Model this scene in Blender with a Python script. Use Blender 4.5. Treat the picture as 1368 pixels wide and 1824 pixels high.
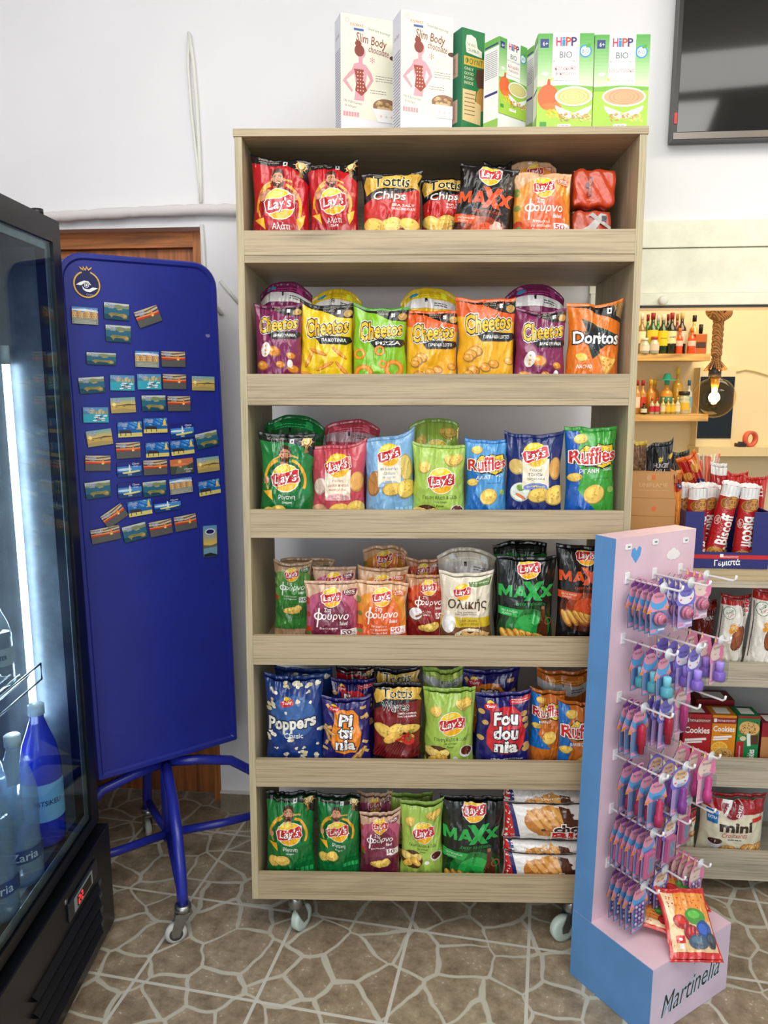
import bpy, bmesh, math, random
import numpy as np
from mathutils import Matrix, Vector, Euler
for o in list(bpy.data.objects): bpy.data.objects.remove(o)
SC = bpy.context.scene
COL = SC.collection
R = math.radians
# ------------------------------------------------------------------ camera
PITCH, FPX, CAMH = R(9.6), 1370.0, 1.557
cam = bpy.data.objects.new('camera', bpy.data.cameras.new('camera')); COL.objects.link(cam)
cam.location = (0, 0, CAMH); cam.rotation_euler = (R(90) - PITCH, 0, 0)
cam.data.sensor_fit = 'VERTICAL'; cam.data.sensor_height = 24.0; cam.data.lens = 24.0 * FPX / 1824.0
cam.data.clip_start = .05
SC.camera = cam
# ------------------------------------------------------------------ light
SC.view_settings.view_transform = 'Standard'; SC.view_settings.look = 'None'
SC.view_settings.gamma = 1; SC.view_settings.use_curve_mapping = False
SC.view_settings.exposure = 0.0
SC.cycles.caustics_reflective = False; SC.cycles.caustics_refractive = False
w = bpy.data.worlds.new('world'); SC.world = w; w.use_nodes = True
w.node_tree.nodes['Background'].inputs[0].default_value = (.86, .93, 1, 1)
w.node_tree.nodes['Background'].inputs[1].default_value = .6
def area(name, loc, target, sx, sy, power, col=(1, 1, 1)):
    l = bpy.data.lights.new(name, 'AREA'); l.shape = 'RECTANGLE'; l.size = sx; l.size_y = sy; l.energy = power; l.color = col
    o = bpy.data.objects.new(name, l); COL.objects.link(o); o.location = loc
    o.rotation_euler = (Vector(target) - Vector(loc)).to_track_quat('-Z', 'Y').to_euler()
    if name == 'fridge_glow': l.spread = R(150)
    return o
area('shopfront_daylight', (-.3, -2.6, 2.0), (0, 2.2, 1.1), 3.2, 1.9, 66, (.95, .98, 1))
area('ceiling_daylight', (.1, .5, 2.84), (.1, 1.3, 0), 2.4, 1.2, 52, (1, .98, .93))
area('warm_wall_fill', (1.9, 1.3, 2.8), (1.4, 2.5, 1.4), .8, .4, 9, (1, .88, .62))  # added warm fill tinting the right-hand wall, stands for no fixture
area('kitchen_glow', (1.7, 3.1, 2.6), (1.6, 4.0, 1.2), 1.2, .8, 23, (1, .80, .52))
area('ceiling_tube', (.2, 1.2, 2.86), (.1, 2.6, 1.5), 3.2, .2, 9, (1, .99, .96))
area('fridge_glow', (-.95, 1.88, 1.12), (-1.15, 1.48, 1.12), .05, 1.1, 15, (.72, .88, 1))

# ------------------------------------------------------------------ measuring helpers
_c, _s = math.cos(PITCH), math.sin(PITCH)
def ray(px, py):
    a, t = (px - 684) / FPX, (912 - py) / FPX
    return Vector((a, _c + t * _s, t * _c - _s))
ORG = Vector((0, 0, CAMH))
def hit(px, py, p0, n):
    d = ray(px, py); n = Vector(n); return ORG + d * ((Vector(p0) - ORG).dot(n) / d.dot(n))
def atY(px, py, Y): return hit(px, py, (0, Y, 0), (0, 1, 0))
def atX(px, py, X): return hit(px, py, (X, 0, 0), (1, 0, 0))
def atZ(px, py, Z): return hit(px, py, (0, 0, Z), (0, 0, 1))

# ------------------------------------------------------------------ materials
def lin(c):
    return tuple(((x / 255) / 12.92 if x / 255 <= .04045 else ((x / 255 + .055) / 1.055) ** 2.4) for x in c) + (1,)
_M = {}
def mat(col, rough=.5, metal=0.0, kind='', emit=0, alpha=1, spec=.5):
    key = (tuple(col), rough, metal, kind, emit, alpha, spec)
    if key in _M: return _M[key]
    m = bpy.data.materials.new('m_%s_%02x%02x%02x' % ((kind or 'plain',) + tuple(int(x) for x in col)))
    m.use_nodes = True; nt = m.node_tree; N = nt.nodes; L = nt.links; b = N['Principled BSDF']
    b.inputs['Base Color'].default_value = lin(col); b.inputs['Roughness'].default_value = rough
    b.inputs['Metallic'].default_value = metal; b.inputs['Specular IOR Level'].default_value = spec
    if emit:
        b.inputs['Emission Color'].default_value = lin(col); b.inputs['Emission Strength'].default_value = emit
    def bump(src, st, dist):
        bp = N.new('ShaderNodeBump'); bp.inputs['Strength'].default_value = st; bp.inputs['Distance'].default_value = dist
        L.new(src, bp.inputs['Height']); L.new(bp.outputs[0], b.inputs['Normal'])
    tc = N.new('ShaderNodeTexCoord')
    def noise(scale, detail=2, rough_=.5, vec=None, dim=None):
        n = N.new('ShaderNodeTexNoise'); n.inputs['Scale'].default_value = scale; n.inputs['Detail'].default_value = detail
        n.inputs['Roughness'].default_value = rough_
        L.new(vec or tc.outputs['Object'], n.inputs['Vector']); return n
    def mul_color(fac, lo, hi, p0=.3, p1=.7):
        r = N.new('ShaderNodeValToRGB'); r.color_ramp.elements[0].position = p0; r.color_ramp.elements[1].position = p1
        r.color_ramp.elements[0].color = lin([max(0, min(255, x * lo)) for x in col]); r.color_ramp.elements[1].color = lin([min(255, x * hi) for x in col])
        L.new(fac, r.inputs[0]); L.new(r.outputs[0], b.inputs['Base Color']); return r
    if kind == 'film':          # crinkled plastic film
        n = noise(24, 3, .55)
        wv_ = noise(9, 2, .5); av_ = N.new('ShaderNodeVectorMath'); av_.operation = 'MULTIPLY_ADD'; av_.inputs[1].default_value = (.05, .05, .05)
        L.new(wv_.outputs['Color'], av_.inputs[0]); L.new(tc.outputs['Object'], av_.inputs[2])
        vo = N.new('ShaderNodeTexVoronoi'); vo.feature = 'DISTANCE_TO_EDGE'; vo.inputs['Scale'].default_value = 17; L.new(av_.outputs[0], vo.inputs['Vector'])
        mn = N.new('ShaderNodeMath'); mn.operation = 'MINIMUM'; mn.inputs[1].default_value = .22; L.new(vo.outputs['Distance'], mn.inputs[0])
        sm = N.new('ShaderNodeMath'); sm.operation = 'MULTIPLY_ADD'; sm.inputs[1].default_value = 1.1; L.new(mn.outputs[0], sm.inputs[0]); L.new(n.outputs[0], sm.inputs[2])
        bump(sm.outputs[0], .6, .007); b.inputs['Coat Weight'].default_value = .5; b.inputs['Coat Roughness'].default_value = .12
    elif kind in ('plaster',):
        n = noise(60, 4, .6); bump(n.outputs[0], .12, .002); mul_color(noise(1.7, 3).outputs[0], .98, 1.01)
    elif kind == 'card':
        n = noise(9, 3); mul_color(n.outputs[0], .96, 1.02)
    elif kind == 'paint':
        n = noise(35, 3); bump(n.outputs[0], .05, .001); mul_color(noise(6, 5, .7).outputs[0], .93, 1.04)
    elif kind == 'metal':
        n = noise(14, 4, .7); mul_color(n.outputs[0], .85, 1.08)
    elif kind == 'glass' or kind == 'amber':
        N.remove(b); t = N.new('ShaderNodeBsdfTransparent'); t.inputs[0].default_value = lin(col)
        g = N.new('ShaderNodeBsdfGlossy'); g.inputs['Roughness'].default_value = rough
        g.inputs[0].default_value = (1, 1, 1, 1)
        f = N.new('ShaderNodeLayerWeight'); f.inputs[0].default_value = .5
        pw = N.new('ShaderNodeMath'); pw.operation = 'POWER'; pw.inputs[1].default_value = 4; L.new(f.outputs['Facing'], pw.inputs[0])
        ma = N.new('ShaderNodeMath'); ma.operation = 'MULTIPLY_ADD'; ma.inputs[1].default_value = alpha * 2; ma.inputs[2].default_value = .03; ma.use_clamp = True; L.new(pw.outputs[0], ma.inputs[0])
        mx = N.new('ShaderNodeMixShader'); L.new(ma.outputs[0], mx.inputs[0]); L.new(t.outputs[0], mx.inputs[1]); L.new(g.outputs[0], mx.inputs[2])
        L.new(mx.outputs[0], N['Material Output'].inputs[0])
    elif kind in ('oakx', 'oakz', 'oaky'):  # pale grey oak laminate, grain along x / y / z
        mp = N.new('ShaderNodeMapping'); mp.inputs['Scale'].default_value = {'oakx': (1.2, 14, 14), 'oakz': (14, 14, 1.2), 'oaky': (14, 1.2, 14)}[kind]
        L.new(tc.outputs['Object'], mp.inputs[0])
        oi = N.new('ShaderNodeObjectInfo'); ad = N.new('ShaderNodeVectorMath'); ad.operation = 'ADD'
        sc = N.new('ShaderNodeMath'); sc.operation = 'MULTIPLY'; sc.inputs[1].default_value = 40; L.new(oi.outputs['Random'], sc.inputs[0])
        L.new(mp.outputs[0], ad.inputs[0]); L.new(sc.outputs[0], ad.inputs[1])
        n1 = noise(1.1, 5, .55, ad.outputs[0]); n1.inputs['Distortion'].default_value = 1.1
        mp2 = N.new('ShaderNodeMapping'); mp2.inputs['Scale'].default_value = {'oakx': (1, 9, 9), 'oakz': (9, 9, 1), 'oaky': (9, 1, 9)}[kind]; L.new(ad.outputs[0], mp2.inputs[0])
        n2 = noise(3.0, 3, .7, mp2.outputs[0])
        r = N.new('ShaderNodeValToRGB'); e = r.color_ramp.elements
        e[0].position = .25; e[0].color = lin([x * .80 for x in col]); e[1].position = .72; e[1].color = lin([min(255, x * 1.06) for x in col])
        e2 = e.new(.46); e2.color = lin(col)
        L.new(n1.outputs[0], r.inputs[0])
        r2 = N.new('ShaderNodeValToRGB'); r2.color_ramp.elements[0].position = .33; r2.color_ramp.elements[0].color = (.48, .45, .40, 1); r2.color_ramp.elements[1].position = .5; r2.color_ramp.elements[1].color = (1, 1, 1, 1)
        L.new(n2.outputs[0], r2.inputs[0])
        mx = N.new('ShaderNodeMix'); mx.data_type = 'RGBA'; mx.blend_type = 'MULTIPLY'; mx.inputs[0].default_value = .75
        L.new(r.outputs[0], mx.inputs[6]); L.new(r2.outputs[0], mx.inputs[7]); L.new(mx.outputs[2], b.inputs['Base Color'])
        bump(n2.outputs[0], .1, .001)
    elif kind in ('pinex', 'pinez'):
        mp = N.new('ShaderNodeMapping'); mp.inputs['Scale'].default_value = (1, 16, 16) if kind == 'pinex' else (16, 16, 1)
        L.new(tc.outputs['Object'], mp.inputs[0]); n = noise(2, 4, .6, mp.outputs[0]); n.inputs['Distortion'].default_value = 1.5
        mul_color(n.outputs[0], .72, 1.15)
    elif kind == 'rope':
        wv = N.new('ShaderNodeTexWave'); wv.inputs['Scale'].default_value = 60; wv.inputs['Distortion'].default_value = 3; wv.bands_direction = 'DIAGONAL'
        L.new(tc.outputs['Object'], wv.inputs[0]); mul_color(wv.outputs['Fac'], .7, 1.1); bump(wv.outputs['Fac'], .3, .002)
    elif kind == 'scene':       # mottled printed picture
        mul_color(noise(90, 3, .7).outputs[0], .55, 1.25, .35, .65)
    if kind not in ('glass', 'amber') and alpha < 1: b.inputs['Alpha'].default_value = alpha
    _M[key] = m; return m
def film(c): return mat(c, .25, 0, 'film')
def card(c): return mat(c, .45, 0, 'card')

# ------------------------------------------------------------------ object helpers
def put(o, parent=None):
    COL.objects.link(o)
    if parent is not None: o.parent = parent
    return o
def tag(o, label, cat, group=None, kind=None):
    if label: o['label'] = label
    if cat: o['category'] = cat
    if group: o['group'] = group
    if kind: o['kind'] = kind
    return o
def thing(name, label, cat, M=None, group=None):
    o = bpy.data.objects.new(name, None); o.empty_display_size = .02; put(o); tag(o, label, cat, group)
    if M is not None: o.matrix_world = M
    return o
def TR(loc, rz=0, rx=0, ry=0): return Matrix.Translation(loc) @ Matrix.Rotation(rz, 4, 'Z') @ Matrix.Rotation(rx, 4, 'X') @ Matrix.Rotation(ry, 4, 'Y')
class MB:
    def __init__(s): s.v = []; s.f = []; s.m = []; s.sm = []; s.mats = []; s.M = None
    def mi(s, m):
        if m not in s.mats: s.mats.append(m)
        return s.mats.index(m)
    def add(s, vs, fs, m, smooth=False):
        b = len(s.v); M = s.M
        s.v += [tuple(M @ Vector(p)) if M else tuple(p) for p in vs]
        k = s.mi(m)
        for f in fs: s.f.append(tuple(i + b for i in f)); s.m.append(k); s.sm.append(smooth)
        return s
    def box(s, x0, x1, y0, y1, z0, z1, m, bev=0):
        if bev:
            bm = bmesh.new(); bmesh.ops.create_cube(bm, size=1)
            for v in bm.verts: v.co = Vector(((x0 + x1) / 2 + v.co.x * (x1 - x0), (y0 + y1) / 2 + v.co.y * (y1 - y0), (z0 + z1) / 2 + v.co.z * (z1 - z0)))
            bmesh.ops.bevel(bm, geom=bm.edges[:], offset=bev, segments=2, profile=.5, affect='EDGES')
            bm.verts.index_update(); s.add([v.co[:] for v in bm.verts], [[v.index for v in f.verts] for f in bm.faces], m); bm.free(); return s
        vs = [(x, y, z) for x in (x0, x1) for y in (y0, y1) for z in (z0, z1)]
        return s.add(vs, [(0, 1, 3, 2), (4, 6, 7, 5), (0, 4, 5, 1), (2, 3, 7, 6), (0, 2, 6, 4), (1, 5, 7, 3)], m)
    def tube(s, pts, r, m, n=12, cap=True):
        pts = [Vector(p) for p in pts]; rr = r if hasattr(r, '__len__') else [r] * len(pts); vs = []; fs = []; up = None
        for i, p in enumerate(pts):
            d = (pts[min(i + 1, len(pts) - 1)] - pts[max(i - 1, 0)]).normalized()
            if up is None: up = Vector((0, 0, 1)) if abs(d.z) < .9 else Vector((1, 0, 0))
            a = d.cross(up).normalized(); b = a.cross(d).normalized(); up = b
            for k in range(n):
                t = 2 * math.pi * k / n; vs.append(p + (a * math.cos(t) + b * math.sin(t)) * rr[i])
        for i in range(len(pts) - 1):
            for k in range(n): fs.append((i * n + k, i * n + (k + 1) % n, (i + 1) * n + (k + 1) % n, (i + 1) * n + k))
        if cap: fs += [tuple(range(n - 1, -1, -1)), tuple((len(pts) - 1) * n + k for k in range(n))]
        return s.add(vs, fs, m, True)
    def lathe(s, prof, m, n=20, c=(0, 0, 0), cap=True):
        vs = []; fs = []
        for r, z in prof:
            for k in range(n):
                t = 2 * math.pi * k / n; vs.append((c[0] + r * math.cos(t), c[1] + r * math.sin(t), c[2] + z))
        for i in range(len(prof) - 1):
            for k in range(n): fs.append((i * n + k, i * n + (k + 1) % n, (i + 1) * n + (k + 1) % n, (i + 1) * n + k))
        if cap: fs += [tuple(range(n - 1, -1, -1)), tuple((len(prof) - 1) * n + k for k in range(n))]
        return s.add(vs, fs, m, True)
    def prism(s, poly, y0, y1, m, m2=None):     # poly in x,z ; extruded along y
        n = len(poly); vs = [(p[0], y0, p[1]) for p in poly] + [(p[0], y1, p[1]) for p in poly]
        s.add(vs, [tuple(range(n))], m); s.add(vs, [tuple(range(2 * n - 1, n - 1, -1))], m)
        return s.add(vs, [(i, i + n, (i + 1) % n + n, (i + 1) % n) for i in range(n)], m2 or m)
    def build(s, name, parent=None):
        me = bpy.data.meshes.new(name); me.from_pydata(s.v, [], s.f)
        for m in s.mats: me.materials.append(m)
        me.polygons.foreach_set('material_index', s.m); me.polygons.foreach_set('use_smooth', s.sm)
        me.update()
        bm = bmesh.new(); bm.from_mesh(me); bmesh.ops.recalc_face_normals(bm, faces=bm.faces); bm.to_mesh(me); bm.free()
        return put(bpy.data.objects.new(name, me), parent)
def copy_tree(o, parent=None):
    c = o.copy(); COL.objects.link(c); c.parent = parent
    for ch in list(o.children): copy_tree(ch, c)
    return c
def struct(mb, name, M=None):
    o = mb.build(name); o['kind'] = 'structure'
    if M is not None: o.matrix_world = M
    return o

# ------------------------------------------------------------------ printed artwork: flat shapes laid on a surface
_T = {}
def text_raw(s, bold, shear):
    k = (s, bold, shear)
    if k in _T: return _T[k]
    cu = bpy.data.curves.new('t', 'FONT'); cu.body = s; cu.resolution_u = 2; cu.offset = bold; cu.shear = shear; cu.fill_mode = 'FRONT'
    o = bpy.data.objects.new('t', cu); COL.objects.link(o); bpy.context.view_layer.update()
    me = bpy.data.meshes.new_from_object(o.evaluated_get(bpy.context.evaluated_depsgraph_get()))
    me.calc_loop_triangles(); v = np.array([p.co[:2] for p in me.vertices]).reshape(-1, 2)
    t = np.array([list(q.vertices) for q in me.loop_triangles], int).reshape(-1, 3)
    bpy.data.objects.remove(o); bpy.data.curves.remove(cu); bpy.data.meshes.remove(me)
    _T[k] = v[t] if len(t) else np.zeros((0, 3, 2)); return _T[k]
class Art:
    """shapes in percent of the face's width, x to the right from the middle, y down from the top"""
    def __init__(s): s.ops = []
    def squash(s, k): s.ops = [(t * np.array([1, k]), c) for t, c in s.ops]; return s
    def tri(s, t, col): s.ops.append((np.asarray(t, float).reshape(-1, 3, 2), col)); return s
    def levels(s):          # printing order: a shape lies above only those it touches
        out = []; bx = []
        for t, c in s.ops:
            p = t.reshape(-1, 2); b = (p[:, 0].min(), p[:, 1].min(), p[:, 0].max(), p[:, 1].max()); l = 0
            for q, m in zip(bx, out):
                if m >= l and q[0] < b[2] and q[2] > b[0] and q[1] < b[3] and q[3] > b[1]: l = m + 1
            bx.append(b); out.append(l)
        return out
    def poly(s, pts, col):
        p = [Vector((a, b, 0)) for a, b in pts]
        from mathutils.geometry import tessellate_polygon
        ix = tessellate_polygon([p]); a = np.array(pts, float)
        return s.tri(a[np.array(ix, int)], col) if len(ix) else s
    def rect(s, x0, y0, x1, y1, col, rot=0):
        pts = np.array([(x0, y0), (x1, y0), (x1, y1), (x0, y1)], float)
        if rot:
            c = pts.mean(0); t = R(rot); m = np.array([[math.cos(t), math.sin(t)], [-math.sin(t), math.cos(t)]]); pts = (pts - c) @ m + c
        return s.poly([tuple(p) for p in pts], col)
    def ell(s, cx, cy, rx, ry, col, rot=0, n=22, a0=0, a1=360):
        t = np.radians(np.linspace(a0, a1, n + 1)); x = rx * np.cos(t); y = ry * np.sin(t); q = R(rot)
        X = cx + x * math.cos(q) - y * math.sin(q); Y = cy + x * math.sin(q) + y * math.cos(q)
        P = np.stack([X, Y], 1); mid = P.mean(0) if a1 - a0 < 360 else np.array([cx, cy])
        return s.tri(np.stack([np.repeat(mid[None], n, 0), P[:-1], P[1:]], 1), col)
    def ring(s, cx, cy, r0, r1, col, a0=0, a1=360, n=24, ky=1, dx=0):
        t = np.radians(np.linspace(a0, a1, n + 1)); C = np.stack([np.cos(t), np.sin(t) * ky], 1)
        A = np.array([cx + dx, cy]) + r0 * C; B = np.array([cx, cy]) + r1 * C
        return s.tri(np.concatenate([np.stack([A[:-1], B[:-1], B[1:]], 1), np.stack([A[:-1], B[1:], A[1:]], 1)]), col)
    def txt(s, st, cx, cy, w, col, h=None, rot=0, shear=0, bold=0, out=None, ow=.05, out2=None, ow2=.1, warp=None):
        base = text_raw(st, 0, shear)
        if not len(base): return s
        mn = base.reshape(-1, 2).min(0); mx = base.reshape(-1, 2).max(0); d = mx - mn
        kx = w / d[0]; ky = (h / d[1]) if h else kx
        def emit(off, c):
            t = text_raw(st, off, shear); q = (t - mn) / d - .5
            if warp: q = warp(q.reshape(-1, 2)).reshape(-1, 3, 2)
            x = q[..., 0] * d[0] * kx; y = -q[..., 1] * d[1] * ky; a = R(rot)
            s.ops.append((np.stack([cx + x * math.cos(a) - y * math.sin(a), cy + x * math.sin(a) + y * math.cos(a)], -1), c))
        bold *= .5; ow *= .5; ow2 *= .5
        if out2: emit(bold + ow2, out2)
        if out: emit(bold + ow, out)
        emit(bold, col); return s
    def lines(s, x0, x1, y, n, dy, col, th=.9, seed=1):      # blocks of small print
        r = random.Random(seed)
        for i in range(n):
            x = x0
            while x < x1 - 1:
                wd = min(r.uniform(2, 7), x1 - x); s.rect(x, y + i * dy, x + wd, y + i * dy + th, col); x += wd + 1
        return s
def split_long(t, L):
    while True:
        e = np.stack([((t[:, 1] - t[:, 0]) ** 2).sum(1), ((t[:, 2] - t[:, 1]) ** 2).sum(1), ((t[:, 0] - t[:, 2]) ** 2).sum(1)], 1)
        k = e.argmax(1); big = e.max(1) > L * L
        if not big.any() or len(t) > 60000: return t
        i = np.arange(len(t)); a = t[i, k]; b = t[i, (k + 1) % 3]; c = t[i, (k + 2) % 3]; m = (a + b) / 2
        t = np.concatenate([t[~big], np.stack([a, m, c], 1)[big], np.stack([m, b, c], 1)[big]])
_AC = {}
def art_tris(key, art, L):
    k = (key, round(L, 2))
    if key is None or k not in _AC:
        r = [(split_long(t, L), c, l) for (t, c), l in zip(art.ops, art.levels())]
        if key is None: return r
        _AC[k] = r
    return _AC[k]
def flat_art(mb, art, W, M, mk=card, step=.00012, start=.0003, ymax=None):
    """lay artwork on a flat face: M maps (x right, z up, y=-outward) with origin at the face's top middle; W face width"""
    k = W / 100.0
    for i, (t, c) in zip(art.levels(), art.ops):
        m = mk(c) if not isinstance(c, bpy.types.Material) else c
        if ymax is not None: t = t[t[:, :, 1].min(1) < ymax]; t = np.stack([np.clip(t[..., 0], -50, 50), np.clip(t[..., 1], 0, ymax)], -1)
        p = t.reshape(-1, 2); off = -(start + step * i)
        vs = [M @ Vector((a * k, off, -b * k)) for a, b in p]
        sv = mb.M; mb.M = None
        vs = [sv @ v for v in vs] if sv else vs
        mb.add(vs, [(3 * j, 3 * j + 1, 3 * j + 2) for j in range(len(t))], m); mb.M = sv

# ------------------------------------------------------------------ smooth noise and pillow bags
_rs = np.random.RandomState(5); _G = _rs.rand(64, 64)
def vn(x, y):
    xi = np.floor(x).astype(int); yi = np.floor(y).astype(int); fx = x - xi; fy = y - yi
    fx = fx * fx * (3 - 2 * fx); fy = fy * fy * (3 - 2 * fy)
    g = lambda a, b: _G[a % 64, b % 64]
    return (g(xi, yi) * (1 - fx) + g(xi + 1, yi) * fx) * (1 - fy) + (g(xi, yi + 1) * (1 - fx) + g(xi + 1, yi + 1) * fx) * fy
def rn(x, y): return 1 - np.abs(2 * vn(x, y) - 1)
def sst(a, b, x): t = np.clip((x - a) / (b - a), 0, 1); return t * t * (3 - 2 * t)
def bag_surface(W, H, T, seed, ear=0.0, earl=None, sag=0.0, curl=0.0, crum=1.0, sides=.095, fat=.62):
    so = seed * 7.31; earl = ear if earl is None else earl; q_ = random.Random(seed); ear += q_.uniform(-.015, .03) * crum; earl += q_.uniform(-.015, .03) * crum; lo_, hi_ = q_.uniform(.3, .7), q_.uniform(-.5, .5)
    def S(u, v, side=-1):
        puff = np.clip(4 * v * (1 - v), 0, 1) ** .5; edge = np.clip(1 - np.abs(u) ** 2.4, 0, 1) ** fat
        x = W / 2 * u * (1 - sides * np.sin(np.pi * v ** (.7 + lo_))) + W * .035 * crum * (vn(v * 5 + so, np.sign(u) * 2 + 9 + so) - .5) * np.sign(u) * np.abs(u) ** 3 + W * .03 * crum * hi_ * sst(.5, 1, v)
        e = np.where(u > 0, ear, earl)
        tp = sst(.55, 1, v)
        z = H * v + H * (e * np.abs(u) ** 2.6 - sag * (1 - u * u)) * tp + H * .02 * (vn(u * 2.5 + so, v * 0 + so) - .5) * tp
        y = side * T * puff * edge
        g = sst(.55, .95, v) + .8 * sst(.35, .03, v)
        a = 1.0 if side < 0 else .4
        y = y - a * crum * (.014 * g * (rn(u * 3.6 + hi_ * v * 3 + so, v * 1.3 + so) - .45) * edge ** .5
                 + .010 * (rn(u * 1.9 + v * 1.7 * hi_ * 2 + so, v * 3.1 - u * hi_ * 2 + so * .5) - .5) * edge ** .5 + .004 * (rn(u * 6 - v * 5 + so, v * 7 + u * 3) - .5) * edge ** .4)
        y = y + curl * H * sst(.7, 1.0, v) ** 2
        return np.stack([x, y, z], -1)
    return S
def surf_normals(S, u, v):
    h = .008; a = S(np.clip(u + h, -1, 1), v) - S(np.clip(u - h, -1, 1), v); b = S(u, np.clip(v + h, 0, 1)) - S(u, np.clip(v - h, 0, 1))
    n = np.cross(a, b); l = np.linalg.norm(n, axis=-1, keepdims=True); return n / np.maximum(l, 1e-9)
def make_bag(name, key, art, W, H, T, base, seal, seed, M, label, group=None, flip=False, mk=film, cat='snack bag', **kw):
    root = thing(name, label, cat, M, group)
    S = bag_surface(W, H, T, seed, **kw)
    nu, nv = 44, 56; V0, V1 = .035, .962
    vs = []; ns = []; fs = []; mi = []; mats = [mk(base)]
    U, Vv = np.meshgrid(np.linspace(-1, 1, nu + 1), np.linspace(0, 1, nv + 1) * (V1 - V0) + V0)
    U = np.sin(U * np.pi / 2) * .35 + U * .65
    P = S(U.ravel(), Vv.ravel()); Nn = surf_normals(S, U.ravel(), Vv.ravel())
    vs.append(P); ns.append(Nn)
    q = [(j * (nu + 1) + i, j * (nu + 1) + i + 1, (j + 1) * (nu + 1) + i + 1, (j + 1) * (nu + 1) + i) for j in range(nv) for i in range(nu)]
    fs += q; mi += [0] * len(q)
    base_n = len(P)
    Sb = lambda a, b: S(a, b, .8)
    Pb = Sb(U.ravel(), Vv.ravel()); vs.append(Pb); ns.append(-surf_normals(Sb, U.ravel(), Vv.ravel()))
    fs += [tuple(base_n + k for k in reversed(f)) for f in q]; mi += [0] * len(q)
    base_n += len(Pb)
    asp = H / W
    if art is not None:
        for t, c, i in art_tris(key, art, 3.2):
            if c not in mats: mats.append(c)
            p = t.reshape(-1, 2); u = np.clip(p[:, 0] / 50, -.985, .985); v = 1 - p[:, 1] / (100 * asp)
            if flip: v = 1 - v; u = -u
            vc = np.clip(v, V0 + .002, V1 - .002); out_ = np.abs(v - vc).reshape(-1, 3).min(1) > 0
            keep = ~out_; k3 = np.repeat(keep, 3); u = u[k3]; vc = vc[k3]
            if not len(u): continue
            n = surf_normals(S, u, vc); pp = S(u, vc) + n * (.0006 + .0002 * i)
            m_ = len(u) // 3; a = np.arange(m_ * 3).reshape(-1, 3) + base_n
            # keep faces turned outward
            x = pp.reshape(-1, 3, 3); fn = np.cross(x[:, 1] - x[:, 0], x[:, 2] - x[:, 0]); bad = (fn * n.reshape(-1, 3, 3)[:, 0]).sum(1) < 0
            a[bad] = a[bad][:, ::-1]
            fs += [tuple(r) for r in a.tolist()]; mi += [mats.index(c)] * m_
            vs.append(pp); ns.append(n); base_n += len(pp)
    V = np.concatenate(vs); Nn = np.concatenate(ns)
    me = bpy.data.meshes.new('packet_body'); me.from_pydata(V.tolist(), [], fs)
    for m in mats: me.materials.append(m if isinstance(m, bpy.types.Material) else mk(m))
    me.polygons.foreach_set('material_index', mi); me.polygons.foreach_set('use_smooth', [True] * len(fs)); me.update()
    me.normals_split_custom_set_from_vertices(Nn.tolist())
    put(bpy.data.objects.new('packet_body', me), root)
    # crimped end seals
    for nm, a0, a1 in (('top_seal', V1 - .006, 1.0), ('bottom_seal', 0.0, V0 + .006)):
        mb = MB(); cu = np.linspace(-1, 1, 61); rows = np.linspace(a0, a1, 4); pts = []
        for v in rows:
            p = S(cu, np.full(61, v)); mid = (p[:, 1] + S(cu, np.full(61, v), .8)[:, 1]) / 2
            p[:, 1] = mid + .0006 * np.cos(np.arange(61) * np.pi); pts.append(p)
        k = len(rows); f = [(j * 61 + i, j * 61 + i + 1, (j + 1) * 61 + i + 1, (j + 1) * 61 + i) for j in range(k - 1) for i in range(60)]
        A = np.concatenate(pts); B = A + np.array([0, .0012, 0])
        o = len(A); rim = [(i, i + 1, o + i + 1, o + i) for i in range(60)] + [((k - 1) * 61 + i + 1, (k - 1) * 61 + i, o + (k - 1) * 61 + i, o + (k - 1) * 61 + i + 1) for i in range(60)]
        mb.add(np.concatenate([A, B]).tolist(), f + [tuple(o + x for x in reversed(g)) for g in f] + rim, mk(seal if nm[0] == 't' else base), True)
        mb.build(nm, root)
    return root
# ================================================================== the room
WALLC = (240, 239, 241)
Mw = TR((-.6, 2.613, 0), R(-5.5)); Mwi = Mw.inverted(); WN = Mw.to_3x3() @ Vector((0, 1, 0))
def wl(px, py, off=0): return Mwi @ hit(px, py, Mw @ Vector((0, off, 0)), WN)      # photo point -> wall frame
plaster = mat(WALLC, .8, 0, 'plaster')
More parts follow.
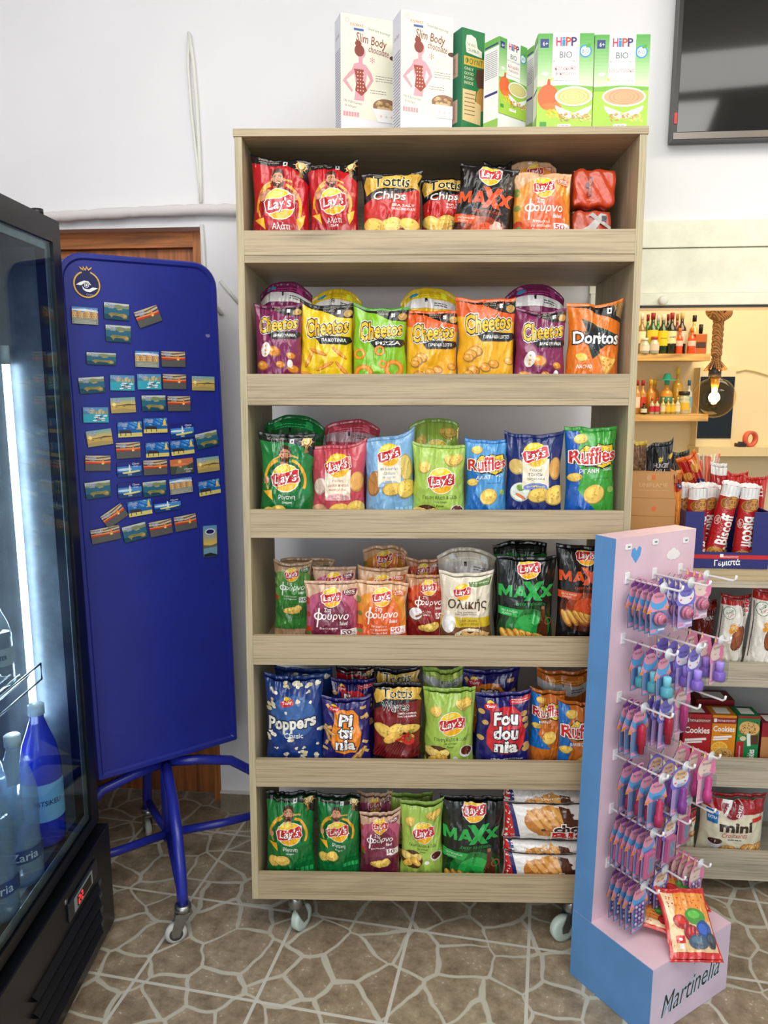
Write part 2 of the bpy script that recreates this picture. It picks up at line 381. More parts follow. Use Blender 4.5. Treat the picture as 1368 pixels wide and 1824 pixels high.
# floor: stone-look tiles, a third of a metre wide
fm = bpy.data.materials.new('stone_tile'); fm.use_nodes = True
def floor_nodes():
    nt = fm.node_tree; N = nt.nodes; L = nt.links; b = N['Principled BSDF']
    tc = N.new('ShaderNodeTexCoord'); mp = N.new('ShaderNodeMapping'); L.new(tc.outputs['Object'], mp.inputs[0])
    wn = N.new('ShaderNodeTexNoise'); wn.inputs['Scale'].default_value = 6; wn.inputs['Detail'].default_value = 2; L.new(mp.outputs[0], wn.inputs['Vector'])
    off = N.new('ShaderNodeVectorMath'); off.operation = 'SCALE'; off.inputs['Scale'].default_value = .07; L.new(wn.outputs['Color'], off.inputs[0])
    ad = N.new('ShaderNodeVectorMath'); ad.operation = 'ADD'; L.new(mp.outputs[0], ad.inputs[0]); L.new(off.outputs[0], ad.inputs[1])
    def vor(feat, scale):
        v = N.new('ShaderNodeTexVoronoi'); v.voronoi_dimensions = '2D'; v.feature = feat; v.inputs['Scale'].default_value = scale; v.inputs['Randomness'].default_value = 1
        L.new(ad.outputs[0], v.inputs['Vector']); return v
    ve = vor('DISTANCE_TO_EDGE', 8.2); vc = vor('F1', 8.2)
    def ramp(src, stops):
        r = N.new('ShaderNodeValToRGB'); e = r.color_ramp.elements
        e[0].position, e[0].color = stops[0]; e[1].position, e[1].color = stops[-1]
        for p, c in stops[1:-1]: q = e.new(p); q.color = c
        L.new(src, r.inputs[0]); return r
    wd = N.new('ShaderNodeTexNoise'); wd.inputs['Scale'].default_value = 5; L.new(tc.outputs['Object'], wd.inputs['Vector'])
    sb_ = N.new('ShaderNodeMath'); sb_.operation = 'MULTIPLY_ADD'; sb_.inputs[1].default_value = -.11; sb_.inputs[2].default_value = .045; L.new(wd.outputs[0], sb_.inputs[0])
    sa_ = N.new('ShaderNodeMath'); sa_.operation = 'ADD'; L.new(ve.outputs['Distance'], sa_.inputs[0]); L.new(sb_.outputs[0], sa_.inputs[1])
    edge = ramp(sa_.outputs[0], [(.022, (1, 1, 1, 1)), (.044, (0, 0, 0, 1))])
    sp = N.new('ShaderNodeSeparateXYZ'); L.new(tc.outputs['Object'], sp.inputs[0])
    def math_(op, a, b_=None):
        m = N.new('ShaderNodeMath'); m.operation = op
        for i, x in enumerate((a, b_)):
            if x is None: continue
            if isinstance(x, (int, float)): m.inputs[i].default_value = x
            else: L.new(x, m.inputs[i])
        return m.outputs[0]
    g = []
    for ax in ('X', 'Y'):
        t = math_('ABSOLUTE', math_('SUBTRACT', math_('FRACT', math_('DIVIDE', sp.outputs[ax], .338)), .5))
        g.append(math_('GREATER_THAN', t, .5 - .0045 / .338))
    grid = math_('MAXIMUM', g[0], g[1])
    rs = N.new('ShaderNodeTexNoise'); rs.inputs['Scale'].default_value = 17; rs.inputs['Detail'].default_value = 7; rs.inputs['Roughness'].default_value = .72; L.new(tc.outputs['Object'], rs.inputs['Vector'])
    stone = ramp(rs.outputs[0], [(.30, lin((112, 99, 82))), (.48, lin((152, 137, 115))), (.70, lin((182, 167, 144)))])
    sep = N.new('ShaderNodeSeparateColor'); L.new(vc.outputs['Color'], sep.inputs[0])
    tint = ramp(sep.outputs[0], [(0, (.80, .76, .72, 1)), (1, (1.0, 1.0, .98, 1))])
    m1 = N.new('ShaderNodeMix'); m1.data_type = 'RGBA'; m1.blend_type = 'MULTIPLY'; m1.inputs[0].default_value = 1; L.new(stone.outputs[0], m1.inputs[6]); L.new(tint.outputs[0], m1.inputs[7])
    fs = N.new('ShaderNodeTexNoise'); fs.inputs['Scale'].default_value = 120; fs.inputs['Detail'].default_value = 3; L.new(tc.outputs['Object'], fs.inputs['Vector'])
    pits = math_('MULTIPLY', ramp(fs.outputs[0], [(.60, (0, 0, 0, 1)), (.66, (1, 1, 1, 1))]).outputs[0], ramp(rs.outputs[0], [(.52, (0, 0, 0, 1)), (.62, (1, 1, 1, 1))]).outputs[0])
    m0 = N.new('ShaderNodeMix'); m0.data_type = 'RGBA'; L.new(pits, m0.inputs[0]); L.new(m1.outputs[2], m0.inputs[6]); m0.inputs[7].default_value = lin((205, 198, 182))
    m2 = N.new('ShaderNodeMix'); m2.data_type = 'RGBA'; L.new(edge.outputs[0], m2.inputs[0]); L.new(m0.outputs[2], m2.inputs[6]); m2.inputs[7].default_value = lin((190, 186, 170))
    m3 = N.new('ShaderNodeMix'); m3.data_type = 'RGBA'; L.new(grid, m3.inputs[0]); L.new(m2.outputs[2], m3.inputs[6]); m3.inputs[7].default_value = lin((200, 197, 186))
    L.new(m3.outputs[2], b.inputs['Base Color']); b.inputs['Roughness'].default_value = .42
    bp = N.new('ShaderNodeBump'); bp.inputs['Strength'].default_value = .25; bp.inputs['Distance'].default_value = .003; L.new(rs.outputs[0], bp.inputs['Height']); L.new(bp.outputs[0], b.inputs['Normal'])
floor_nodes()
mb = MB(); mb.box(-4, 4.5, -4, 4.5, -.05, 0, fm); struct(mb, 'floor', TR((.003, 1.655, 0), R(-12)))
mb = MB()
a = wl(356, 404); DX1, DZ = a.x, a.z; DX0 = DX1 - .92
HX0 = wl(1070, 700).x; HZ1 = wl(1250, 546).z; HZ0 = .90
for x0, x1, z0, z1 in ((-1.6, DX0, 0, 2.9), (DX0, DX1, DZ, 2.9), (DX1, HX0, 0, 2.9), (HX0, 3.2, HZ1, 2.9), (HX0, 3.2, 0, HZ0)):
    mb.box(x0, x1, 0, .15, z0, z1, plaster)
struct(mb, 'wall_back', Mw)
mb = MB(); mb.box(-1.6, -1.5, -.6, 3, 0, 2.9, plaster); struct(mb, 'wall_left')
mb = MB(); mb.box(-1.6, 3.0, -.6, 4.4, 2.9, 3.0, plaster); struct(mb, 'ceiling')
# tiled skirting
mb = MB(); sk = mat((150, 138, 118), .5, 0, 'metal')
mb.box(DX1, HX0 + 1.9, -.012, 0, 0, .075, sk); mb.box(DX1, HX0 + 1.9, -.014, 0, .075, .082, mat((222, 220, 214), .5)); struct(mb, 'baseboard_back', Mw)
# pine door behind the blue stand
pine, pinx = mat((196, 120, 62), .42, 0, 'pinez'), mat((196, 120, 62), .42, 0, 'pinex')
mb = MB(); mb.box(DX0, DX0 + .05, .07, .15, 0, DZ, pine); mb.box(DX1 - .05, DX1, .07, .15, 0, DZ, pine); mb.box(DX0 + .05, DX1 - .05, .07, .15, DZ - .05, DZ, pinx); struct(mb, 'trim_1', Mw)
mb = MB(); mb.box(DX0 + .05, DX1 - .05, .10, .14, .01, DZ - .052, mat((178, 108, 60), .45, 0, 'pinez'))
for z0, z1 in ((.2, .95), (1.1, 1.9)):
    for x0 in (DX0 + .17, DX0 + .50): mb.box(x0, x0 + .25, .092, .10, z0, z1, pine, .004)
dr = struct(mb, 'door_1', Mw)
mb = MB(); mb.tube([(DX0 + .1, .10, 1.02), (DX0 + .1, .04, 1.02), (DX0 + .21, .04, 1.02)], .009, mat((180, 170, 150), .3, 1)); mb.build('door_handle', dr)
# kitchen behind the serving hatch
warm = mat((236, 222, 184), .85, 0, 'plaster')
mb = MB(); mb.box(.3, 3.4, 4.1, 4.2, 0, 2.9, warm); struct(mb, 'wall_kitchen')
mb = MB(); mb.box(.42, .5, 2.75, 4.1, 0, 2.9, warm); struct(mb, 'wall_kitchen_left')
# ---- fittings on the wall
white = mat((242, 240, 218), .5, 0, 'paint')
mb = MB()
zf = [wl(1250, y).z for y in (394, 442, 522, 545)]
mb.box(HX0 - .05, 3.1, -.022, 0, zf[1], zf[0], white, .002); mb.box(HX0 - .05, 3.1, -.014, 0, zf[2], zf[1] - .002, white)
mb.box(HX0 - .05, 3.1, -.03, 0, zf[3], zf[2] - .002, white, .003); mb.box(HX0 - .05, 3.1, -.024, -.004, zf[3] - .006, zf[3], mat((60, 60, 58), .6))
struct(mb, 'trim_2', Mw)
k = wl(1181, 535, -.04)
mb = MB(); mb.M = TR(k) @ Matrix.Rotation(R(90), 4, 'X'); mb.lathe([(.002, .012), (.011, .012), (.014, .008), (.014, -.004), (.008, -.008), (.008, -.02)], white, 20)
o = mb.build('door_knob'); o.matrix_world = Mw; tag(o, 'small round white knob on the white hatch board above the bottles', 'knob')
# painted pipe along the wall
pts = [wl(px, py, -.03) for px, py in ((40, 392), (95, 387), (160, 383), (230, 379), (300, 376), (360, 374), (440, 373), (560, 372))]
mb = MB(); rr = random.Random(3); P = []; rad = []
for i in range(len(pts) - 1):
    for q in range(6):
        P.append(pts[i].lerp(pts[i + 1], q / 6) + Vector((0, 0, rr.uniform(-.0015, .0015)))); rad.append(.017 + rr.uniform(-.0015, .0015))
mb.tube(P, rad, mat((222, 216, 214), .7, 0, 'plaster'), 14)
o = mb.build('heating_pipe'); o.matrix_world = Mw; tag(o, 'lagged white-painted pipe running level across the wall above the door', 'pipe')
mb = MB(); p = [wl(x, y, -.012) for x, y in ((336, 57), (335, 120), (341, 200), (350, 280), (356, 340), (357, 361))]
mb.tube(p, .0045, mat((232, 232, 224), .5), 8); p2 = [wl(x, y, -.012) for x, y in ((337, 60), (344, 110), (350, 180), (354, 250), (357, 320), (358, 360))]
mb.tube(p2, .006, mat((232, 232, 224), .5), 8)
p3 = [wl(x, y, -.008) for x, y in ((359, 400), (362, 440), (366, 520), (395, 560))]
mb.tube(p3, .007, mat((228, 228, 222), .5), 8); mb.tube([wl(x, y, -.006) for x, y in ((392, 500), (425, 540))], .006, mat((228, 228, 222), .5), 8)
o = mb.build('cable_trunking'); o.matrix_world = Mw; tag(o, 'white cables hanging loosely down the wall to the pipe', 'cable')
# television
mb = MB(); a, b = wl(1197, 250, -.06), wl(1212, 0, -.06)
x0, z0 = a.x, a.z; x1 = x0 + 1.0; z1 = z0 + .60
root = thing('television', 'large black flat television hung on the white wall above the hatch', 'television', Mw)
mb.box(x0, x1, -.06, -.012, z0, z1, mat((38, 36, 34), .35)); mb.build('casing', root)
mb = MB(); mb.box(x0 + .012, x1 - .012, -.0615, -.0602, z0 + .022, z1 - .012, mat((14, 14, 13), .06, 0, '', 0, 1, .7)); mb.build('screen', root)
mb = MB(); mb.box(x0 + .002, x1 - .002, -.0625, -.0605, z0 + .002, z0 + .02, mat((110, 104, 98), .3, .8)); mb.build('lower_bezel', root)
mb = MB(); mb.box(x0 + .002, x0 + .010, -.0628, -.0605, z0 + .045, z0 + .075, mat((214, 60, 60), .5)); mb.build('red_tab', root)
mb = MB(); mb.box(x0 + .35, x1 - .35, -.012, 0, z0 + .1, z0 + .4, mat((40, 40, 40), .5)); mb.build('wall_bracket', root)

# ================================================================== the big oak display shelf
Ms = TR((.1335, 1.918, .140), R(-1.2), R(-2.05)); Msi = Ms.inverted(); SN = Ms.to_3x3() @ Vector((0, 1, 0))
def loc(px, py, Y=0.0): return Msi @ hit(px, py, Ms @ Vector((0, Y, 0)), SN)
OAK = (176, 159, 129)
ox, oz, oy = mat(OAK, .55, 0, 'oakx'), mat((182, 169, 137), .55, 0, 'oakz'), mat((168, 150, 128), .55, 0, 'oakz')
rows = [(409, 454, 467), (666, 709.5, 722), (909, 949, 959.5), (1135, 1175.5, 1186.5), (1357, 1396, 1405), (1561, 1597, 1607)]
ZR = [(loc(770, a).z, loc(770, b).z, loc(770, c).z) for a, b, c in rows]
SH = loc(784, 227).z; TH = .018; HWX = .5; DEP = .38
root = thing('display_shelf', 'tall pale oak shelving unit on casters filled with snack bags', 'shelf', Ms)
for nm, x0, x1 in (('side_panel', -HWX, -HWX + TH), ('side_panel', HWX - TH, HWX)):
    mb = MB(); mb.box(x0, x1, 0, DEP, 0, SH - TH - .0005, oz, .0008); mb.build(nm, root)
mb = MB(); mb.box(-HWX - .003, HWX + .003, -.002, DEP, SH - TH, SH, ox, .0008); mb.build('top_board', root)
for i, (a, b, c) in enumerate(ZR):
    mb = MB(); z0 = max(c, 0); mb.box(-HWX + TH, HWX - TH, .0005, DEP, z0, b, ox, .0006); mb.build('shelf_board', root)
    mb = MB(); mb.box(-HWX + TH, HWX - TH, 0, TH, b + .0006, a, ox, .0008); mb.build('front_lip', root)
mb = MB(); mb.box(-HWX + TH, HWX - TH, DEP - .012, DEP, ZR[0][1] + .001, SH - TH - .001, ox); mb.build('back_panel', root)
chrome, rub = mat((150, 152, 150), .3, .9, 'metal'), mat((205, 208, 200), .5)
def caster(parent, p, yaw, r=.038, wheel=rub, name='caster', top=None):
    M = TR(p, yaw); mb = MB(); mb.M = M
    top = top or r * 2 + .03
    mb.box(-.03, .03, -.03, .03, top - .004, top, chrome); mb.lathe([(.018, r * 2 + .008), (.02, r * 2 + .014), (.018, top - .004)], chrome, 16)
    for s in (-1, 1): mb.prism([(-.018, r * 2 + .008), (.02, r * 2 + .008), (.036, r + .01), (.034, r - .008), (.016, r - .008)], s * .0145 - .0015, s * .0145 + .0015, chrome)
    o = mb.build(name, parent); mb = MB(); mb.M = M @ TR((.025, 0, r)) @ Matrix.Rotation(R(90), 4, 'X')
    mb.lathe([(r - .012, -.012), (r - .002, -.011), (r, -.007), (r, .007), (r - .002, .011), (r - .012, .012)], wheel, 28)
    mb.lathe([(.012, -.0135), (r - .013, -.0095), (r - .013, .0095), (.012, .0135)], mat((120, 122, 120), .5), 20); mb.build('wheel', o)
    return o
for px, py, yw in ((527, 1668, 60), (1012, 1660, 200)):
    p = atZ(px, py, 0); q = Msi @ p; q = Vector((q.x, .045, 0)); wv = Ms @ q; caster(root, q, R(yw), .04, top=.001) if False else None
    M = TR((wv.x, wv.y, 0), R(yw)); Ml = Msi @ M
    c_ = MB(); c_.M = Ml; r = .038
    zt = (Ms @ Vector((q.x, .045, 0))).z - .003
    c_.box(-.03, .03, -.03, .03, zt - .004, zt, chrome); c_.lathe([(.018, r * 2 + .008), (.022, r * 2 + .018), (.018, zt - .004)], chrome, 16)
    for s in (-1, 1): c_.prism([(-.018, r * 2 + .01), (.02, r * 2 + .01), (.036, r + .01), (.034, r - .008), (.016, r - .008)], s * .0145 - .0015, s * .0145 + .0015, chrome)
    o = c_.build('caster', root); w_ = MB(); w_.M = Ml @ TR((.025, 0, r)) @ Matrix.Rotation(R(90), 4, 'X')
    w_.lathe([(r - .012, -.012), (r - .002, -.011), (r, -.007), (r, .007), (r - .002, .011), (r - .012, .012)], mat((196, 214, 204), .5), 28); w_.build('wheel', o)
for x in (-.36, .39):
    wv = Ms @ Vector((x, .33, 0)); Ml = Msi @ TR((wv.x, wv.y, 0), R(90)); r = .038; c_ = MB(); c_.M = Ml; zt = wv.z - .003
    c_.box(-.03, .03, -.03, .03, zt - .004, zt, chrome); c_.lathe([(.018, r * 2 + .008), (.022, r * 2 + .018), (.018, zt - .004)], chrome, 16)
    for s in (-1, 1): c_.prism([(-.018, r * 2 + .01), (.02, r * 2 + .01), (.036, r + .01), (.034, r - .008), (.016, r - .008)], s * .0145 - .0015, s * .0145 + .0015, chrome)
    o = c_.build('caster', root); w_ = MB(); w_.M = Ml @ TR((.025, 0, r)) @ Matrix.Rotation(R(90), 4, 'X')
    w_.lathe([(r - .012, -.012), (r, -.007), (r, .007), (r - .012, .012)], rub, 24); w_.build('wheel', o)

# ================================================================== cartons on top of the shelf
W_, BLK = (250, 250, 245), (30, 28, 28)
def carton(name, label, px0, px1, pytop, pybot, Y, yaw, depth, base, side, front_art, side_art=None, group=None, Wd=None, sx=-1):
    """Y: depth of the front-left corner behind the shelf front"""
    c0 = loc(px0, (pytop + pybot) / 2, Y); H = loc(px0, pytop, Y).z - SH if sx else 0
    # width so that the right edge falls at px1
    best = None
    for k in range(400):
        wd = .04 + k * .001; p = Ms @ Vector((c0.x + wd * math.cos(yaw), Y + wd * math.sin(yaw), SH + H / 2)); v = p - ORG
        x = 684 + FPX * v.x / (v.y * _c - v.z * _s)
        if best is None or abs(x - px1) < best[0]: best = (abs(x - px1), wd)
    wd = Wd or best[1]
    M = Ms @ TR((c0.x, Y, SH), yaw)
    root = thing(name, label, 'carton', M, group)
    mb = MB(); mb.box(0, wd, 0, depth, 0, H, card(base), .0012)
    flat_art(mb, front_art, wd, TR((wd / 2, 0, H)), step=.00008, ymax=H / wd * 100)
    if side_art:
        S_ = Matrix(((0, 1, 0, 0), (-1, 0, 0, depth / 2), (0, 0, 1, H), (0, 0, 0, 1)))
        flat_art(mb, side_art, depth, S_, step=.00008, ymax=H / depth * 100)
    mb.build('carton_body', root)
    mb = MB(); mb.box(.002, wd - .002, .002, depth - .002, H + .0001, H + .0012, card(side)); mb.build('top_flap', root)
    return root, wd, H
def cereal_front():
    a = Art(); br = (140, 62, 48)
    a.rect(-50, 0, 50, 170, (238, 236, 214))
    a.txt('ΕΛΟΜΑΣ', -20, 16, 24, (220, 60, 50), bold=.02); a.rect(-26, 21, -8, 25, (70, 100, 160))
    a.txt('Good diet morning!', 20, 22, 42, (60, 60, 60), rot=8, h=6)
    a.txt('Slim Body', 6, 40, 56, br, h=19, rot=7, bold=.02); a.txt('chocolate', 20, 54, 38, br, h=11, rot=8, bold=.01)
    a.ring(-38, 10, 3, 4, (200, 190, 180))
    pk = (222, 160, 170)
    a.poly([(-30, 90), (-26, 80), (-16, 76), (-4, 80), (6, 92), (10, 104), (2, 116), (-2, 122), (-5, 118), (4, 104), (-2, 94), (-6, 120), (-8, 140), (-26, 140), (-22, 116), (-26, 96), (-40, 108), (-28, 124), (-30, 128), (-47, 110), (-36, 96)], pk)
    a.poly([(-18, 66), (-10, 64), (-10, 78), (-17, 80)], pk); a.ell(-13, 60, 8, 10, pk); a.ell(-16, 57, 9, 10, br); a.ell(-18, 46, 6, 5, br)
    a.poly([(-26, 88), (-8, 88), (-9, 104), (-2, 122), (-12, 132), (-24, 124), (-21, 106)], (160, 66, 42))
    for i in range(6):
        for j in range(3): a.ell(-19 + j * 5, 93 + i * 6, 1.1, 1.1, (240, 220, 210), n=8)
    a.txt('*', 8, 70, 9, (200, 120, 130)); a.lines(14, 46, 95, 3, 4, (120, 90, 80)); a.lines(4, 34, 120, 2, 4, (120, 90, 80), seed=3)
    a.txt('Με 9 βιταμίνες', -28, 144, 34, (90, 50, 40), h=5, rot=6); a.txt('& σίδηρο!', -32, 151, 20, (90, 50, 40), h=5, rot=6)
    a.ell(34, 146, 25, 14, (150, 110, 80)); r = random.Random(2)
    for i in range(26): a.ell(34 + r.uniform(-20, 20), 145 + r.uniform(-9, 7), 4, 3, r.choice([(196, 160, 110), (120, 74, 50), (216, 184, 134)]), n=8)
    a.poly([(8, 150), (60, 150), (54, 172), (18, 172)], (244, 242, 240)); a.txt('*  *  *', 34, 162, 24, (210, 130, 150)); 
    for i in range(6): a.rect(-46 + i * 5, 160, -42 + i * 5, 168, (224, 150, 160))
    a.ell(48, 62, 8, 4, (90, 50, 40))
    return a
def print_side(c=(70, 70, 90), bg=(226, 228, 240)):
    a = Art(); a.rect(-50, 0, 50, 600, bg); a.txt('Slim Body', 0, 90, 60, (150, 90, 90), h=20)
    a.lines(-40, 42, 150, 34, 12, c, 4); return a
cf, ps = cereal_front(), print_side()
sb = [carton('cereal_box', 'white cereal carton with a pin-up figure, leftmost on top of the shelf', 607, 703, 22, 226, .15, R(20), .055, (232, 232, 236), (220, 220, 226), cf, ps)]
sb += [carton('cereal_box', 'white cereal carton with a pin-up figure, standing beside the dark green carton', 714, 806, 16, 224, .05, R(20), .06, (232, 232, 236), (220, 220, 226), cf, ps)]
def green_front():
    a = Art(); g = (24, 118, 66); a.rect(-50, 0, 60, 330, g)
    a.poly([(-30, 22), (-10, 18), (10, 26), (20, 60), (38, 66), (38, 88), (-30, 80), (-34, 50)], (236, 232, 214)); a.txt('THE HEALTHY', -2, 52, 52, g, h=10); a.txt('CRUMBLES', 0, 70, 50, g, h=10)
    a.rect(-40, 92, 50, 122, (222, 176, 60)); a.txt('ΦΟΥΝΤ', 4, 107, 76, g, h=20, bold=.03)
    for i, t in enumerate(('ONLY', 'GOOD', 'FOOD', 'INSIDE')): a.txt(t, -18, 134 + i * 16, 40, (236, 226, 190), h=10)
    a.poly([(16, 130), (50, 124), (50, 200), (20, 190), (10, 160)], (88, 54, 40)); a.ell(40, 230, 26, 40, (190, 140, 70))
    a.poly([(-44, 205), (14, 205), (10, 240), (36, 250), (36, 320), (-44, 312)], (224, 196, 140)); a.lines(-36, 10, 218, 6, 14, (80, 60, 40), 3)
    return a
gs = Art().rect(-50, 0, 50, 520, (56, 132, 96)); gs.rect(-34, 100, 20, 200, (240, 196, 176)); gs.rect(-34, 300, 20, 400, (240, 196, 176))
gs.txt('φουντούκι', -7, 150, 70, (170, 90, 70), rot=90, h=24); gs.txt('σοκολάτα', -7, 350, 70, (170, 90, 70), rot=90, h=24)
carton('granola_box', 'dark green granola carton with a cream speech panel and taped side, on the shelf top', 822, 862, 48, 224, .10, R(30), .055, (24, 118, 66), (30, 120, 74), green_front(), gs)
def baby_front(kind):
    a = Art(); g1, g2, g3 = (92, 170, 74), (150, 200, 110), (196, 222, 150)
    for i in range(16):
        f = i / 15; c = tuple(int(p + (q - p) * f) for p, q in zip((84, 166, 70), (222, 236, 200))); a.rect(-50, i * 6, 50, i * 6 + 6.2, c)
    a.rect(-24, 0, 24, 92, (246, 246, 240)); a.poly([(-50, 92), (-50, 90), (0, 88), (50, 90), (50, 172), (-50, 172)], (166, 206, 70))
    a.poly([(-50, 90), (0, 87), (50, 90), (50, 96), (-50, 98)], (122, 182, 64))
    a.rect(-46, 9, -31, 24, (44, 54, 120)); a.txt('6+', -37, 17, 9, W_, h=7)
    for t, x, c in (('H', -13, (214, 40, 90)), ('i', -4.5, (20, 140, 200)), ('P', 4, (220, 70, 40)), ('P', 14, (60, 40, 110))): a.txt(t, x, 14, 4 if t == 'i' else 9, c, h=14, bold=.06)
    a.txt('BIO', 0, 36, 22, (70, 80, 90), h=11); a.txt('ΚΡΕΜΑ ΔΗΜΗΤΡΙΑΚΩΝ', 0, 46, 44, (120, 124, 124), h=3.4)
    a.ell(35, 30, 11, 11, (40, 150, 210)); a.ell(35, 30, 8.5, 8.5, (236, 246, 240)); a.txt('BIO', 35, 30, 12, (30, 110, 140), h=6); a.ell(40, 21, 5, 3, (70, 170, 60), -30)
    if kind: a.txt('5-δημητριακά', 0, 62, 46, (190, 70, 50), h=9)
    else: a.txt('Κολοκύθα', 0, 58, 38, (190, 70, 50), h=8); a.txt('& Καρότο', 0, 68, 36, (190, 70, 50), h=8)
    a.lines(-22, 22, 79, 1, 3, (120, 130, 120)); a.ell(-36, 68, 6, 3, W_); a.ell(-24, 77, 2.4, 2.4, (240, 210, 60))
    bx = 6 if kind else 16; cr = (222, 170, 128) if kind else (222, 212, 140)
    if not kind:
        a.ell(-30, 108, 19, 22, (226, 100, 46)); a.poly([(-33, 88), (-31, 77), (-27, 77), (-26, 88)], (200, 80, 40))
        for i in range(5): a.ell(-32 + i * 5, 122 + i % 2 * 6, 9, 3.4, (232, 120, 50), 10 * i)
        r = random.Random(4)
        for i in range(46): a.ell(-18 + r.uniform(-14, 14), 136 + r.uniform(-8, 7), 2, 1.6, (246, 214, 60) if i % 2 else (232, 190, 40), n=7)
    a.ell(bx, 122, 36 if kind else 33, 22, (240, 240, 240), a0=0, a1=180); a.ell(bx, 107, 40 if kind else 34, 17, (246, 246, 244)); a.ell(bx, 107, 37 if kind else 31, 14.5, cr)
    for q, cc in ((28, 0), (20, 1), (12, 0), (6, 1)): a.ring(bx, 107, q * .9, q, tuple(int(x * .9) for x in cr), ky=.45)
    r = random.Random(6)
    for i in range(34): a.ell((bx + 6) + r.uniform(-30, 28), 142 + r.uniform(-6, 7), 4, 1.6, r.choice([(216, 176, 100), (236, 206, 140), (190, 146, 80)]), r.uniform(-60, 60), n=7)
    a.rect(-12, 154, 12, 160, (246, 246, 240)); a.lines(-9, 9, 156, 1, 3, (90, 90, 90))
    if not kind: a.rect(-44, 150, -32, 158, (60, 150, 60))
    return a
def baby_side():
    a = Art(); a.rect(-50, 0, 50, 420, (240, 240, 238)); a.rect(-50, 0, 50, 40, (110, 180, 80)); a.rect(-44, 26, 44, 34, (50, 56, 120)); a.lines(-42, 40, 60, 14, 9, (110, 110, 120), 3)
    a.rect(-44, 250, 44, 262, (50, 56, 120)); a.rect(-50, 380, 50, 420, (150, 200, 90)); return a
bf0, bf1, bs = baby_front(0), baby_front(1), baby_side()
carton('baby_cereal_box', 'green baby cereal carton with pumpkin picture, turned sideways beside the dark green carton', 888, 937, 64, 224, .06, R(40), .05, (236, 238, 234), (150, 200, 110), bf0, bs)
carton('baby_cereal_box', 'green baby cereal carton with pumpkin picture, facing front in the right-hand pair', 957, 1056, 60, 223, .05, R(0), .05, (170, 206, 120), (120, 190, 90), bf0, bs)
carton('baby_cereal_box', 'green baby cereal carton with a bowl of peach-coloured cream, rightmost on the shelf top', 1057.5, 1155, 62, 223, .05, R(0), .05, (170, 206, 120), (120, 190, 90), bf1, bs)
carton('baby_cereal_box', 'green carton peeking out sideways behind the pumpkin carton, nearer one', 950, 985, 80, 223, .19, R(24), .05, (200, 216, 170), (120, 190, 90), bf0, bs)
carton('baby_cereal_box', 'green carton peeking out sideways behind the pumpkin carton, rearmost', 943, 978, 86, 223, .27, R(24), .05, (200, 216, 170), (120, 190, 90), bf1, bs)
# ================================================================== printed designs of the snack bags
RED, YEL, GOLD, CHIP, CHIP2, CREAM, INK = (204, 28, 40), (250, 206, 30), (214, 170, 70), (232, 196, 96), (214, 166, 62), (240, 228, 204), (24, 24, 28)
def rise(p, k=.25, s=.35):      # letters grow and climb to the right
    return np.stack([p[:, 0], p[:, 1] * (1 + s * p[:, 0]) + k * p[:, 0]], 1)
def arch(p, k=.4): return np.stack([p[:, 0], p[:, 1] - k * (4 * p[:, 0] ** 2 - .5) * .5], 1)
def bulge(p): return np.stack([p[:, 0], p[:, 1] * (1.25 - 1.6 * p[:, 0] ** 2)], 1)
def logo(a, cx, cy, r, tilt=-9, edge=(248, 240, 220)):
    if edge: a.ell(cx, cy, r * 1.06, r * 1.06, edge)
    a.ell(cx, cy, r, r, YEL); a.ell(cx, cy + r * .62, r * .72, r * .32, (246, 178, 30)); a.ell(cx - r * .2, cy - r * .7, r * .4, r * .18, (255, 232, 120), -15)
    t = R(tilt)
    def rp(pts): return [(cx + (x * math.cos(t) - y * math.sin(t)) * r, cy + (x * math.sin(t) + y * math.cos(t)) * r) for x, y in pts]
    band = [(-1.04, -.30), (-.8, -.44), (-.4, -.40), (0, -.36), (.4, -.42), (.8, -.50), (1.06, -.40), (1.02, 0), (1.0, .36), (.7, .46), (.3, .38), (0, .42), (-.4, .46), (-.8, .50), (-1.0, .38), (-1.02, .05)]
    a.poly(rp([(x * 1.05, y * 1.1) for x, y in band]), W_); a.poly(rp(band), RED)
    a.txt("Lay's", cx, cy + r * .06, r * 1.66, W_, h=r * .86, rot=tilt, shear=.22, bold=.03, out=(140, 14, 26), ow=.06); return a
def chips(a, cx, cy, s=1, n=3, seed=1, col=CHIP, sp=14):
    r = random.Random(seed)
    for i in range(n):
        x, y = cx + (i - (n - 1) / 2) * sp * s + r.uniform(-2, 2), cy + r.uniform(-4, 4); q = r.uniform(-50, 50); rx, ry = 15 * s * r.uniform(.85, 1.1), 11 * s * r.uniform(.8, 1.1)
        a.ell(x, y + 1, rx, ry, tuple(int(c * .72) for c in col), q); a.ell(x, y, rx * .95, ry * .93, col, q); a.ell(x - 2 * s, y - 2 * s, rx * .6, ry * .5, tuple(min(255, int(c * 1.1)) for c in col), q)
        for k in range(3): a.ell(x + r.uniform(-6, 6) * s, y + r.uniform(-5, 5) * s, 1.4 * s, 1 * s, CHIP2, n=7)
    return a
